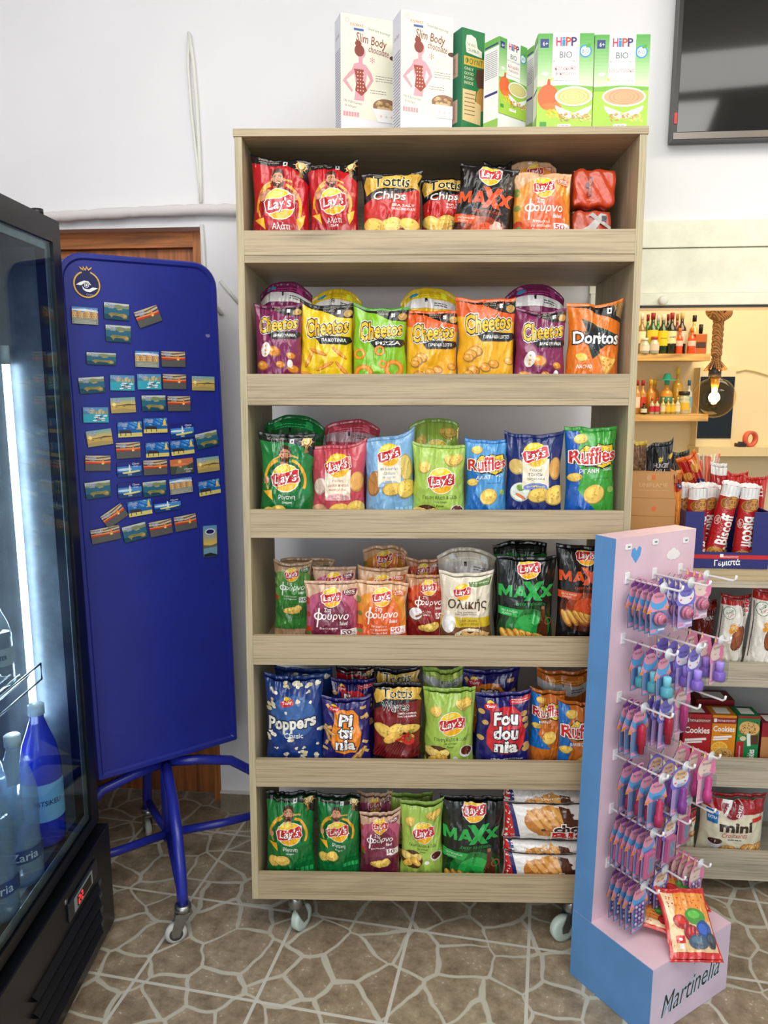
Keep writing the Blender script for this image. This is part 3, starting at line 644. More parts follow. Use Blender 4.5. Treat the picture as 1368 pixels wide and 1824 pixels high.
def player(a, bg, hair=(70, 44, 30), grin=False, cx=-2, cy=36):
    dk = tuple(int(c * .7) for c in bg); lt = tuple(min(255, int(c * 1.25) + 8) for c in bg)
    a.ring(cx + 4, 80, 40, 43, GOLD, 150, 300); a.ring(cx, 84, 36, 41, (232, 170, 40), 170, 250); a.ring(cx, 84, 36, 41, (232, 170, 40), 290, 385)
    a.poly([(cx - 30, 100), (cx - 32, 72), (cx - 22, 56), (cx - 8, 52), (cx + 8, 52), (cx + 24, 56), (cx + 32, 72), (cx + 30, 100)], dk)
    a.poly([(cx - 24, 100), (cx - 22, 66), (cx - 8, 56), (cx + 8, 56), (cx + 24, 66), (cx + 26, 100)], lt)
    sk = (214, 150, 112)
    a.poly([(cx - 6, 42), (cx + 6, 42), (cx + 8, 56), (cx, 61), (cx - 8, 56)], (186, 122, 88))
    a.ell(cx, cy + 1, 11, 15, hair); a.ell(cx, cy + 2, 9.4, 12.6, sk); a.ell(cx - 10.5, cy + 3, 1.6, 3, sk); a.ell(cx + 10.5, cy + 3, 1.6, 3, sk)
    a.poly([(cx - 9.5, cy + 3), (cx - 8, cy + 13), (cx, cy + 17), (cx + 8, cy + 13), (cx + 9.5, cy + 3), (cx + 6.4, cy + 8), (cx, cy + 6), (cx - 6.4, cy + 8)], hair)
    a.poly([(cx - 11, cy - 2), (cx - 9, cy - 13), (cx, cy - 17), (cx + 9, cy - 13), (cx + 11, cy - 2), (cx + 7, cy - 8), (cx - 4, cy - 9)], hair)
    for sx in (-1, 1): a.rect(cx + sx * 4 - 2.4, cy - 3.6, cx + sx * 4 + 2.4, cy - 2.4, hair); a.ell(cx + sx * 4, cy - .4, 1.7, 1, W_); a.ell(cx + sx * 4, cy - .4, .9, .9, (50, 36, 30), n=8)
    a.poly([(cx - 1, cy - 1), (cx + 1, cy - 1), (cx + 2, cy + 5), (cx - 2, cy + 5)], (196, 128, 92))
    a.ell(cx, cy + 9, 4, 2.4 if grin else 1.2, (150, 60, 54)); a.rect(cx - 3, cy + 7.8, cx + 3, cy + 9, W_) if grin else None
    if grin:
        for sx in (-1, 1): a.ell(cx + sx * 29, 66, 7, 8, sk); a.ell(cx + sx * 29, 62, 5, 3, (190, 124, 90)); a.ell(cx + sx * 18, 60, 6, 5, (200, 140, 100)) if sx < 0 else None
    else: a.ell(cx - 36, 84, 5, 7, sk)
    return a
def d_lays(bg, name='', sub='', grin=False, hair=(70, 44, 30)):
    a = Art(); dk = tuple(int(c * .72) for c in bg); a.rect(-50, 110, 50, 175, tuple(int(c * .86) for c in bg))
    a.poly([(-50, 0), (50, 0), (50, 30), (32, 24), (10, 15), (-50, 15)], INK); a.poly([(50, 30), (32, 24), (38, 34), (50, 44)], INK)
    a.lines(-34, 0, 7, 2, 3, (180, 170, 150)); a.rect(7, 9, 14, 17, (220, 220, 220)); a.rect(9, 11, 12, 15, INK)
    a.ell(36, 14, 9, 8, (226, 190, 120)); a.poly([(28, 12), (44, 12), (38, 26), (40, 34), (32, 34), (34, 26)], (150, 108, 50)); a.ell(36, 13, 5, 6, (250, 226, 160))
    for q in range(0, 360, 45): a.poly([(36 + 7 * math.cos(R(q)), 14 + 7 * math.sin(R(q))), (36 + 14 * math.cos(R(q + 6)), 14 + 13 * math.sin(R(q + 6))), (36 + 7 * math.cos(R(q + 14)), 14 + 7 * math.sin(R(q + 14)))], (244, 214, 140))
    player(a, bg, hair, grin); logo(a, 0, 80, 25)
    a.poly([(-44, 104), (-27, 102), (-24, 122)], (238, 180, 40)); a.poly([(44, 96), (28, 104), (32, 124), (40, 112)], (238, 180, 40)) if grin else None
    a.txt(name, 2, 116, 30, W_, h=11, bold=.01); a.txt(sub, 2, 126, 17, W_, h=5)
    if grin: chips(a, 6, 152, 1.1, 3, 3)
    else: chips(a, -24, 142, 1.0, 2, 2, sp=22)
    a.lines(8, 46, 140, 2, 4, tuple(min(255, int(c * 1.3)) for c in bg))
    for i in range(4): a.rect(12 + i * 9, 160, 19 + i * 9, 170, tuple(min(255, int(c * 1.2) + 20) for c in bg))
    return a
def d_fourno(bg, lite, name, sub='', pct=(200, 40, 40), badge=(150, 60, 60), spot=(180, 40, 40), chipc=CHIP):
    a = Art(); bei = (216, 182, 148)
    a.poly([(-50, 40), (-38, 26), (-20, 18), (20, 18), (38, 26), (50, 42), (50, 175), (-50, 175)], lite)
    a.ell(2, 78, 42, 52, tuple(int((p + q) / 2) for p, q in zip(lite, bg))); a.ell(2, 86, 36, 44, bg); a.rect(-50, 92, 50, 175, bg); a.ell(0, 128, 46, 22, tuple(int(c * .86) for c in bg))
    a.ell(-46, 36, 5, 7, spot); a.ell(-44, 62, 5, 5, spot); a.ell(-43, 90, 7, 6, (196, 60, 40)); a.ell(-42, 98, 6, 4, (90, 130, 50))
    logo(a, 0, 28, 17.5, -6)
    a.poly([(20, 16), (34, 13), (45, 15), (44, 24), (38, 27), (22, 23)], badge); a.txt('100%', 32, 18, 17, W_, h=5, bold=.03); a.lines(25, 42, 22, 1, 3, W_, .8)
    a.txt('Στο', -6, 51, 13, W_, h=8, bold=.02); a.txt('ούρνο', 8, 64, 50, W_, h=17, shear=.15, bold=.02); a.ring(-24, 63, 6, 8.6, W_, ky=.85); a.poly([(-24, 48), (-21, 47), (-24.5, 84), (-27.5, 84)], W_)
    a.txt('Baked', 24, 76, 15, W_, h=7, shear=.2, bold=.02)
    for i, t in enumerate(name): a.txt(t, -4, 86 + i * 7, min(34, 4.2 * len(t)), W_, h=5.6)
    if sub: a.txt(sub, -4, 86 + 7 * len(name), 30, W_, h=4.5)
    a.rect(18, 88, 47, 103, (244, 240, 236)); a.txt('50', 29, 94, 17, pct, h=9, bold=.04); a.txt('%', 42, 96, 5, pct, h=5); a.lines(22, 46, 100.5, 1, 3, pct, .8)
    chips(a, 0, 122, .9, 3, 6, chipc); return a
def d_salt_fourno():
    a = d_fourno((150, 34, 34), (214, 90, 50), ['Αλάτι', 'Salt'], pct=(180, 40, 40)); a.ell(-30, 92, 18, 18, (120, 64, 40)); a.ell(-30, 90, 15, 15, (236, 236, 238)); a.poly([(-32, 96), (-4, 82), (-2, 86), (-28, 100)], (150, 90, 60)); return a
def d_maxx(c, oil=False):
    a = Art(); dk = tuple(int(x * .35) for x in c); md = tuple(int(x * .7) for x in c)
    a.ell(2, 124, 50, 44, dk); a.ell(4, 122, 40, 34, md); a.ell(6, 122, 28, 24, c)
    logo(a, 2, 18, 18, -4)
    P = lambda pts: a.poly(pts, c)
    P([(-48, 68), (-48, 48), (-42, 48), (-37, 58), (-32, 48), (-26, 48), (-26, 68), (-31, 68), (-31, 57), (-36, 66), (-38, 66), (-43, 57), (-43, 68)])
    P([(-24, 68), (-15, 48), (-8, 48), (0, 68), (-6, 68), (-8, 63), (-12, 56), (-18, 68)]); P([(-16, 65), (-14, 60), (-8, 60), (-7, 65)])
    P([(-8, 40), (4, 40), (28, 74), (15, 74)]); P([(18, 40), (29, 40), (5, 74), (-6, 74)]); P([(22, 49), (30, 49), (47, 68), (38, 68)]); P([(39, 47), (48, 47), (31, 68), (22, 68)])
    a.txt('‹DEEP RIDGED›', 6, 80, 56, c, h=4.6)
    a.poly([(-50, 86), (-6, 90), (-14, 104), (-50, 100)], c); a.txt('SALT & VINEGAR', -30, 93, 28, (220, 240, 220), h=3.6, rot=4); a.txt('FLAVOUR', -34, 98, 16, (220, 240, 220), h=3.2, rot=4)
    if oil:
        a.poly([(26, 90), (34, 90), (34, 104), (40, 120), (40, 140), (20, 140), (20, 120), (26, 104)], (92, 42, 24)); a.ring(40, 112, 5, 7, (150, 100, 60)); a.rect(27, 84, 33, 90, (150, 110, 70))
    else:
        a.ell(28, 112, 18, 8, (214, 150, 130)); a.ell(24, 104, 12, 6, (226, 170, 150)); a.ell(30, 120, 16, 6, (190, 110, 90)); a.ell(26, 98, 7, 5, (236, 190, 170))
    for i in range(6): a.ell(-34 + i * 12, 138 + abs(i - 2) * 1.5, 6.5, 19, (176, 110, 36), -28 - i * 7); a.ell(-35 + i * 12, 136 + abs(i - 2) * 1.5, 4.6, 16, (226, 166, 66), -28 - i * 7); a.ell(-36 + i * 12, 134 + abs(i - 2), 1.8, 12, (246, 206, 110), -28 - i * 7)
    return a
def d_tottis(word, sub, body, waves=False):
    a = Art(); a.poly([(-50, 62), (-30, 50), (50, 36), (50, 175), (-50, 175)], body)
    dk = tuple(int(x * .55) for x in body)
    for i in range(26): a.poly([(-50 + i * 6, 175 - (175 - 62) * .02), (-49.2 + i * 6, 175), (-6 + i * 6, 84), (-7 + i * 6, 84)] if -6 + i * 6 < 50 else [(-50 + i * 6 if i < 17 else 49, 174), (-49 + i * 6 if i < 17 else 50, 174), (50, 150), (50, 148)], dk)
    a.poly([(-48, 26), (-42, 10), (-30, 14), (0, 9), (40, 6), (50, 12), (44, 26), (50, 40), (38, 34), (-24, 34), (-44, 46)], (206, 160, 54)); a.poly([(-36, 14), (0, 9), (38, 8), (36, 30), (0, 30), (-34, 34)], (232, 190, 84))
    a.txt('Tottis', 0, 21, 60, (28, 26, 30), h=20, bold=.03, out=(250, 236, 190), ow=.06, shear=.08)
    a.txt(word, -4, 50, 56, W_ if not waves else (34, 22, 24), h=20, bold=.02, out=INK if not waves else W_, ow=.05, out2=(150, 130, 70) if not waves else None, ow2=.075, shear=.1)
    for i, t in enumerate(sub): a.txt(t, 20, 66 + i * 7, 40, W_, h=4.4, bold=.02)
    chips(a, 0, 104, 1.35, 3, 5, (236, 196, 96), 21); chips(a, 4, 122, 1.2, 2, 9, (228, 180, 80), 24)
    if waves: a.ell(24, 132, 12, 11, (200, 36, 30)); a.poly([(-6, 128), (24, 108), (30, 118), (12, 130)], (196, 30, 28)); a.txt('*', 24, 124, 14, (70, 120, 50)); a.txt('*', 28, 108, 12, (70, 120, 50))
    return a
def puff(a, x, y, s, c=(222, 140, 50)): a.ell(x, y, 8 * s, 6.4 * s, tuple(int(q * .7) for q in c), 20); a.ell(x - .6, y - .8, 6.8 * s, 5.2 * s, c, 20); a.ell(x - 2 * s, y - 2 * s, 2.6 * s, 1.8 * s, (250, 200, 110), 20)
def d_cheetos(bg, top, word, kind, w=30):
    a = Art()
    if top: a.poly([(-50, 0), (50, 0), (50, 44), (-50, 34)], top)
    a.poly([(-50, 0), (50, 0), (50, 30), (20, 26), (-10, 12), (-50, 8)], INK); a.ell(40, 20, 8, 7, (190, 150, 80)); a.rect(20, 12, 26, 20, W_); a.lines(-6, 16, 8, 3, 3, (200, 196, 180), seed=4)
    a.txt('Cheetos', 2, 46, 78, (246, 190, 24), h=30, bold=.045, out=INK, ow=.10, out2=W_, ow2=.16, warp=lambda p: rise(p, .22, -.35), shear=.05)
    a.poly([(-18, 69), (0, 63), (46, 64), (50, 72), (40, 79), (-10, 80)], INK); a.txt(word, 16, 71.5, 46, W_, h=6.5, bold=.03, rot=-1)
    if kind == 'rings':
        for x, y, r_ in ((-38, 92, 11), (0, 86, 10), (26, 122, 18), (-30, 132, 19), (6, 112, 8)): a.ring(x, y, r_ * .52, r_, (214, 120, 30)); a.ring(x, y, r_ * .6, r_ * .9, (238, 154, 50))
    elif kind == 'sticks':
        for x, y, q in ((-30, 110, -70), (26, 96, 40), (32, 128, 50), (0, 124, -30), (-14, 96, 20), (-34, 140, 15)): a.ell(x, y, 19, 3.8, (196, 108, 34), q); a.ell(x, y - .6, 17.5, 2.7, (236, 158, 64), q)
    elif kind == 'shapes':
        for x, y, s in ((-32, 140, 1.7), (-6, 108, 1.9), (30, 118, 1.2), (34, 148, 1.5), (8, 138, 1.3)): puff(a, x, y, s)
        a.ell(-24, 104, 10, 17, (232, 228, 220), 10)
        for y in (96, 106, 114): a.ell(-24, y, 2, 2.4, (214, 150, 60))
        a.ell(28, 136, 5, 9, W_)
    else:
        r = random.Random(8)
        for i in range(10): puff(a, r.uniform(-38, 40), 98 + i * 6, r.uniform(1, 1.6), (230, 160, 60))
    return a
def d_doritos():
    a = Art(); a.poly([(-50, 0), (50, 0), (50, 46), (20, 30), (-20, 12), (-50, 8)], INK); a.poly([(28, 0), (50, 0), (50, 40), (36, 30)], (160, 124, 76)); a.rect(18, 12, 26, 24, W_); a.rect(20, 15, 24, 21, INK)
    a.poly([(-34, 30), (46, 70), (-6, 116)], (26, 60, 50)); a.poly([(-28, 38), (36, 70), (-4, 106)], INK); a.poly([(-34, 30), (-28, 33), (-20, 60), (-24, 60)], (240, 120, 40)); a.poly([(46, 70), (38, 72), (6, 98), (8, 104)], (240, 120, 40))
    a.txt('Doritos', 0, 72, 84, W_, h=24, bold=.05, out=INK, ow=.11)
    a.txt('NACHO', -20, 132, 28, W_, h=8, shear=.2, bold=.02)
    a.poly([(6, 108), (40, 116), (20, 158)], (222, 164, 70)); a.poly([(8, 111), (37, 117), (20, 152)], (240, 190, 92))
    r = random.Random(3)
    for i in range(14): a.ell(20 + r.uniform(-10, 10), 124 + r.uniform(-8, 14), 1.5, 1.2, (206, 120, 40), n=7)
    a.ell(-26, 112, 11, 8, (238, 200, 80), 20); return a
def d_ruffles(b1, b2, name, sub, left=False):
    a = Art(); a.poly([(-50, 60), (-20, 90), (-30, 130), (10, 175), (-50, 175)], b2)
    if left: a.poly([(-50, 0), (-30, 0), (-22, 20), (-34, 60), (-50, 80)], b2)
    chips(a, -22, 24, .9, 1, 3); 
    a.poly([(-30, 52), (-14, 36), (0, 40), (10, 32), (24, 36), (40, 34), (46, 52), (30, 58), (44, 76), (20, 86), (0, 80), (-16, 82)], INK)
    a.poly([(-28, 52), (-13, 38), (0, 42), (10, 34), (24, 38), (38, 36), (43, 52), (28, 58), (40, 74), (20, 83), (0, 77), (-14, 79)], (244, 204, 50))
    for i in range(6): a.poly([(-20 + i * 10, 42), (-18 + i * 10, 42), (-10 + i * 10, 78), (-12 + i * 10, 78)], (206, 158, 30))
    a.txt('Ruffles', 0, 58, 90, (206, 34, 40), h=26, bold=.05, shear=.1, out=W_, ow=.10, out2=(60, 20, 30), ow2=.14, warp=bulge, rot=-5)
    a.txt(name, -8, 90, 40, W_, h=9, rot=-5, shear=.1, bold=.02); a.txt(sub, 30, 86, 20, W_, h=6, rot=-5); a.lines(0, 34, 104, 1, 3, (40, 50, 90))
    chips(a, -34, 106, 1.0, 1, 4); chips(a, 2, 134, 1.7, 1, 2); a.ell(38, 128, 7, 7, (150, 190, 90)); return a
def d_label(bg, lab, lines_, ink, foods, chip=(18, 120), tilt=0, strip=(214, 190, 200)):
    a = Art()
    for x, y, rx, ry, c, q in foods: a.ell(x, y, rx, ry, tuple(int(v * .8) for v in c), q); a.ell(x - 1, y - 1, rx * .88, ry * .88, c, q)
    a.rect(-24, 44, 24, 98, lab); logo(a, 0, 36, 22, -14, edge=None); 
    for i, (t, w, h) in enumerate(lines_): a.txt(t, 0, 64 + i * 8, w, ink, h=h, bold=.01)
    a.ell(0, 96, 22, 9, strip, a0=180, a1=360); a.rect(-22, 95, 22, 99, strip); a.txt('ΠΑΤΑΤΕΣ', 0, 94, 22, ink, h=4)
    chips(a, chip[0], chip[1], 1.5, 2, 4, CHIP, 20)
    for i in range(4): a.rect(10 + i * 9, 140, 17 + i * 9, 150, tuple(min(255, int(c * 1.15) + 20) for c in bg))
    return a
def d_lime():
    a = Art(); g = (26, 56, 24); chips(a, -30, 40, .95, 1, 2); chips(a, 28, 28, .95, 2, 5, sp=10)
    logo(a, 4, 70, 25, -6); a.txt('Γεύση Αλάτι & Ξύδι', 2, 104, 66, g, h=9.5); a.txt('Salt & Vinegar', 2, 113, 26, g, h=5); a.txt('Flavour', 2, 120, 14, g, h=4.5)
    a.ell(-24, 142, 26, 24, (84, 52, 32)); chips(a, -26, 136, 1.0, 3, 7, (240, 208, 120), 12); chips(a, -22, 146, 1.0, 2, 8, (226, 180, 80), 14)
    a.ell(34, 132, 14, 13, (236, 230, 224)); a.ell(34, 130, 11, 10, (96, 34, 30)); a.ell(12, 148, 6, 5, W_); return a
def d_olikis():
    a = Art(); br = (84, 50, 34); a.poly([(4, 16), (46, 10), (44, 24), (6, 24)], (96, 128, 60)); a.lines(12, 42, 17, 1, 3, W_)
    logo(a, -8, 34, 16, -5, edge=None); a.txt('Ολικής', 2, 60, 76, br, h=24, bold=.025, shear=.06); a.txt('Σνακ Δημητριακών', 0, 74, 38, (110, 90, 80), h=4); a.txt('100% Ολικής Άλεσης', 0, 79, 42, (110, 90, 80), h=4)
    a.rect(-50, 85, 50, 105, (212, 182, 40)); a.txt('SOUR CREAM &', 4, 92, 34, br, h=4.6); a.txt('ΜΑΥΡΟ ΠΙΠΕΡΙ', 4, 99, 34, br, h=4.6)
    a.rect(-50, 105, 50, 175, (110, 74, 46)); a.ell(-34, 98, 13, 20, (226, 222, 220)); a.ell(-33, 97, 9, 15, (244, 242, 240))
    a.ell(4, 118, 26, 10, (240, 224, 190), -8); a.ell(6, 119, 18, 5, (90, 60, 40), -8)
    for i in range(7): a.rect(-10 + i * 7, 112 + i % 3 * 4, -2 + i * 7, 126, (226, 184, 120), 20 * i)
    return a
def d_poppers():
    a = Art(); r = random.Random(12); a.ell(0, 70, 40, 40, (54, 96, 160))
    for i in range(46):
        x, y = r.uniform(-46, 46), r.uniform(6, 168)
        if 66 < y < 104 and abs(x) < 40 or (32 < y < 56 and -22 < x < 6): continue
        s = r.uniform(1.6, 5.2)
        for q in range(4): a.ell(x + r.uniform(-s, s), y + r.uniform(-s, s), s * .8, s * .7, r.choice([(236, 226, 196), (246, 240, 220), (216, 196, 150)]), n=9)
    a.ell(-8, 37, 6, 6, YEL); a.rect(-20, 38, 2, 49, RED, -12); a.txt('Tasty', -9, 43, 17, W_, h=7, rot=-12, bold=.03)
    a.txt('Poppers', -2, 84, 82, (238, 236, 228), h=30, bold=.07, out=(24, 34, 70), ow=.12, warp=lambda p: rise(p, .35, -.1)); a.txt('Classic', 2, 104, 32, W_, h=10, bold=.02); return a
def d_words(words, blob, n):
    a = Art(); r = random.Random(n); 
    for i in range(9):
        x, y = r.choice([-1, 1]) * r.uniform(34, 46), r.uniform(16, 120)
        (a.rect(x - 6, y - 3, x + 6, y + 3, (222, 180, 110), r.uniform(-80, 80)) if n == 1 else a.ell(x, y, 6, 5, (206, 164, 90)))
    pts = [(-24, 24), (-4, 20), (14, 22), (26, 36), (28, 56), (34, 72), (30, 100), (22, 118), (0, 122), (-20, 118), (-30, 100), (-30, 72), (-24, 50)]
    if n == 2: pts = [(x * 1.15 + 2, y * .92 + 4) for x, y in pts]
    a.poly(pts, blob); a.ell(-24, 15, 6, 5, YEL); a.ell(-24, 21, 12, 6.4, RED, -8); a.txt('Tasty', -24, 21, 16, W_, h=6, rot=-8, bold=.03)
    for i, (t, w, h) in enumerate(words): a.txt(t, 0 + (3 if n == 2 else 0), 44 + i * 28, w, W_, h=h, bold=.07, out=(40, 30, 60), ow=.11, shear=.05)
    if n == 1:
        for x, y, q in ((-42, 66, -20), (-38, 80, 70), (-34, 72, 30), (34, 118, -60), (24, 124, -50)): a.rect(x - 14, y - 4, x + 14, y + 4, (196, 142, 70), q); a.rect(x - 13, y - 2, x + 13, y, (240, 206, 140), q)
    else: a.poly([(10, 12), (46, 6), (48, 16), (12, 22)], RED); a.lines(14, 44, 12, 2, 4, W_); a.lines(-24, 34, 126, 3, 5, W_, 1.4)
    return a
def d_croissant(asp=.5, seed=1):
    """lying pack, wide: x -50..50, y 0..asp*100"""
    a = Art(); a.rect(-50, 0, 50, 60, (234, 232, 228)); a.poly([(-50, 0), (-46, 0), (-38, 60), (-50, 60)], (206, 40, 40)); a.poly([(-46, 0), (-42, 0), (-33, 60), (-38, 60)], (40, 46, 110))
    a.poly([(-28, 26), (-22, 10), (-6, 3), (8, 6), (8, 50), (-16, 48)], (206, 140, 62)); a.ell(-14, 26, 16, 20, (190, 120, 50), -30)
    for i in range(4): a.ell(-20 + i * 8, 22 - i * 2, 3, 16, (226, 168, 90), -30)
    a.poly([(4, 4), (14, 6), (18, 20), (28, 22), (30, 50), (2, 50), (8, 26)], (84, 48, 34)); a.poly([(26, 4), (46, 8), (50, 26), (50, 60), (24, 50)], (206, 148, 74))
    for x, y in ((-12, 36), (16, 14), (38, 10), (42, 22)): a.ell(x, y, 2.6, 2, (70, 40, 30))
    a.txt('choco', 20, 34, 42, (58, 30, 28), h=12, bold=.09, out=W_, ow=.14); a.txt('BIG', 18, 47, 40, (204, 36, 40), h=13, bold=.08, out=W_, ow=.12)
    a.ell(44, 22, 9, 9, (244, 244, 236)); a.txt('fresh', 44, 21, 13, (60, 120, 60), h=5); a.rect(36, 2, 50, 9, (240, 210, 40)); a.txt('3€', 43, 5.5, 8, INK, h=5); a.rect(40, 40, 50, 48, (240, 210, 40)); return a
DS = {
 'red_salt': (d_lays((196, 24, 36), 'Αλάτι', 'Salt', True), (190, 22, 34), INK),
 'green_oreg': (d_lays((22, 128, 60), 'Ρίγανη', 'Oregano'), (20, 122, 58), INK),
 'tot_chips': (d_tottis('Chips', ('SEA SALT', 'ΘΑΛΑΣΣΙΝΟ ΑΛΑΤΙ'), (198, 40, 34)), INK, INK),
 'tot_waves': (d_tottis('Waves', ('TOMATO & PAPRIKA', 'TOMATA & PAPRIKA'), (124, 26, 30), True), INK, INK),
 'maxx_o': (d_maxx((222, 84, 34)), (24, 22, 24), INK), 'maxx_g': (d_maxx((40, 168, 74), True), (20, 26, 24), INK),
 'f_tomato': (d_fourno((222, 92, 40), (232, 150, 50), ['Ντομάτα', 'και Βασιλικός'], 'Tomato & Basil', (210, 50, 40), (214, 104, 50), (120, 140, 60)), (222, 176, 134), (222, 176, 134)),
 'f_bbq': (d_fourno((116, 36, 62), (190, 90, 122), ['Barbeque'], '', (110, 30, 50), (120, 34, 56), (180, 60, 50)), (212, 172, 144), (212, 172, 144)),
 'f_salt': (d_salt_fourno(), (204, 150, 110), (204, 150, 110)),
 'f_green': (d_fourno((60, 132, 56), (110, 160, 80), ['Γεύση Γιαούρτι', 'και Μυρωδικά'], '', (60, 130, 110), (60, 120, 70), (60, 110, 50)), (204, 166, 130), (204, 166, 130)),
 'ch_pu': (d_cheetos((128, 34, 86), None, 'ΔΡΑΚΟΥΛΙΝΙΑ', 'shapes'), (124, 34, 84), (110, 30, 74)),
 'ch_ye': (d_cheetos((236, 200, 30), None, 'ΠΑΚΟΤΙΝΙΑ', 'sticks'), (236, 198, 28), INK),
 'ch_gr': (d_cheetos((130, 190, 30), None, 'PIZZA', 'rings'), (128, 186, 32), (70, 140, 40)),
 'ch_or': (d_cheetos((236, 176, 30), (222, 92, 30), 'ΓΑΡΙΔΑΚΙΑ LOTTO', 'puffs'), (234, 172, 28), (222, 92, 30)),
 'dori': (d_doritos(), (230, 120, 30), (230, 120, 30)),
 'ruf_b': (d_ruffles((70, 150, 214), (30, 110, 190), 'ΑΛΑΤΙ', 'SALT'), (84, 156, 214), (50, 130, 204)),
 'ruf_g': (d_ruffles((66, 166, 60), (24, 90, 180), 'ΡΙΓΑΝΗ', 'OREGANO', True), (64, 162, 60), (60, 160, 60)),
 'ruf_q': (d_ruffles((204, 112, 36), (30, 110, 190), 'BARBEQUE', '', True), (200, 110, 38), (196, 108, 38)),
 'lb_pink': (d_label((196, 70, 84), CREAM, (('Γεύση', 20, 5), ('Γαρίδας Κοκτέιλ', 42, 6), ('PRAWN COCKTAIL', 32, 3.6)), (170, 50, 70), [(-34, 74, 12, 16, (232, 206, 190), 20), (36, 66, 14, 18, (228, 170, 90), 0), (-34, 118, 15, 12, (222, 170, 130), 0)], (18, 120), 0, (226, 160, 170)), (192, 70, 84), (190, 74, 88)),
 'lb_sky': (d_label((120, 172, 216), CREAM, (('0% Προσθήκη', 36, 6), ('Αλατιού', 24, 6), ('NO ADDED SALT', 28, 3.6)), (80, 120, 170), [(-32, 92, 14, 26, (186, 130, 70), 10), (34, 64, 13, 26, (224, 196, 110), -10)], (20, 106), 0, (150, 190, 226)), (126, 174, 214), (120, 168, 210)),
 'lb_navy': (d_label((26, 44, 110), CREAM, (('Γεύση', 22, 6), ('Τζατζίκι', 28, 7), ('TZATZIKI FLAVOUR', 32, 3.6)), (30, 44, 100), [(-34, 58, 13, 14, (222, 190, 110), 0), (36, 62, 12, 20, (214, 160, 80), 0), (-26, 104, 18, 18, (226, 232, 222), 0), (-26, 96, 7, 6, (130, 170, 70), 0), (-26, 112, 10, 3, (222, 120, 60), 30)], (22, 112), 0, (120, 140, 200)), (26, 42, 106), (26, 42, 106)),
 'lime': (d_lime(), (164, 196, 84), (150, 184, 76)), 'olik': (d_olikis(), (228, 218, 196), (226, 216, 194)),
 'pop': (d_poppers(), (26, 58, 128), (26, 58, 128)),
 'pits': (d_words((('Pi', 26, 24), ('tsi', 28, 24), ('nia', 40, 22)), (236, 138, 36), 1), (40, 34, 104), (44, 38, 110)),
 'foud': (d_words((('Fou', 44, 24), ('dou', 44, 24), ('nia', 40, 22)), (206, 36, 44), 2), (30, 28, 100), (40, 34, 110)),
}
for _k, _f in (('red_salt', .93), ('green_oreg', .93), ('tot_chips', .82), ('tot_waves', .84), ('maxx_o', .95), ('maxx_g', .95), ('f_tomato', .93), ('f_bbq', .93), ('f_salt', .93), ('f_green', .93), ('ch_pu', .87), ('ch_ye', .87), ('ch_gr', .87), ('ch_or', .87), ('dori', .82), ('ruf_b', .92), ('ruf_g', .92), ('ruf_q', .9), ('lime', .9), ('olik', .9), ('pop', .88), ('pits', .88), ('foud', .88), ('lb_pink', .96), ('lb_sky', .96), ('lb_navy', .9)): DS[_k][0].squash(_f)
def d_fold(bg, band=(232, 230, 226), y0=20):
    a = Art(); r = random.Random(y0)
    for i in range(5): a.ell(r.uniform(-34, 34), r.uniform(8, 18), 6, 3, tuple(min(255, int(c * 1.3) + 20) for c in bg), r.uniform(-40, 40))
    a.lines(-30, 34, 14, 2, 4, tuple(min(255, int(c * 1.5) + 40) for c in bg), 1, y0); a.ell(-26, 12, 8, 3, (60, 150, 200)) if band[0] > 220 else None
    a.poly([(-50, y0 - 4), (-20, y0), (20, y0 + 3), (50, y0 - 2), (50, y0 + 12), (20, y0 + 20), (-20, y0 + 18), (-50, y0 + 10)], band); a.rect(-6, y0 + 1, -2, y0 + 8, INK); a.lines(10, 34, y0 + 8, 2, 4, (90, 90, 90), 2, y0)
    return a
for _k, _n, _b in (('ch_pu', 'bk_pu', None), ('ch_ye', 'bk_ye', None), ('olik', 'bk_ol', (212, 208, 202)), ('lb_pink', 'bk_pk', (190, 150, 156)), ('lime', 'bk_li', (200, 206, 196)), ('green_oreg', 'bk_gr', (30, 90, 50)), ('maxx_g', 'bk_mx', (40, 130, 60)), ('ruf_q', 'bk_rq', (200, 200, 196))): DS[_n] = (d_fold(DS[_k][1], _b or (232, 230, 226)), DS[_k][1], DS[_k][1])
_nb = [0]
def bag(row, ds, x0, x1, ytop, label, dy=0.0, name='chip_bag', group=None, roll=0, lean=0, T=.036, flip=False, shift=0, cat='snack bag', Hf=None, **kw):
    art, base, seal = DS[ds]; _nb[0] += 1; seed = _nb[0]
    fz = ZR[row][1] + .002; ylip = rows[row][0]; ym = (ytop + ylip) / 2; Yc = TH + .012 + T + dy
    p0, p1 = loc(x0, ym, Yc - T * .4), loc(x1, ym, Yc - T * .4); W = (p1.x - p0.x) / .97
    xt = (x0 + x1) / 2; H = loc(xt, ytop, Yc + math.sin(R(lean)) * .2).z - fz
    H = H / math.cos(R(lean)) * .985; H = Hf or H
    H = min(H, ZR[row - 1][2] - fz - .004 if row else SH - fz - TH - .004) if lean == 0 else H
    xc = (p0.x + p1.x) / 2; lim = .474; W = min(W, .9)
    if xc - W / 2 < -lim: xc = -lim + W / 2
    if xc + W / 2 > lim: xc = lim - W / 2
    lift = W / 2 * abs(math.sin(R(roll))) * .9
    M = Ms @ TR((xc, Yc, fz + lift), R(shift), R(-lean), R(roll))
    kw.setdefault('ear', .03); kw.setdefault('sag', .0)
    return make_bag(name, ds, art, W, H, T, base, seal, seed, M, label, group, flip, cat=cat, **kw)
B = bag
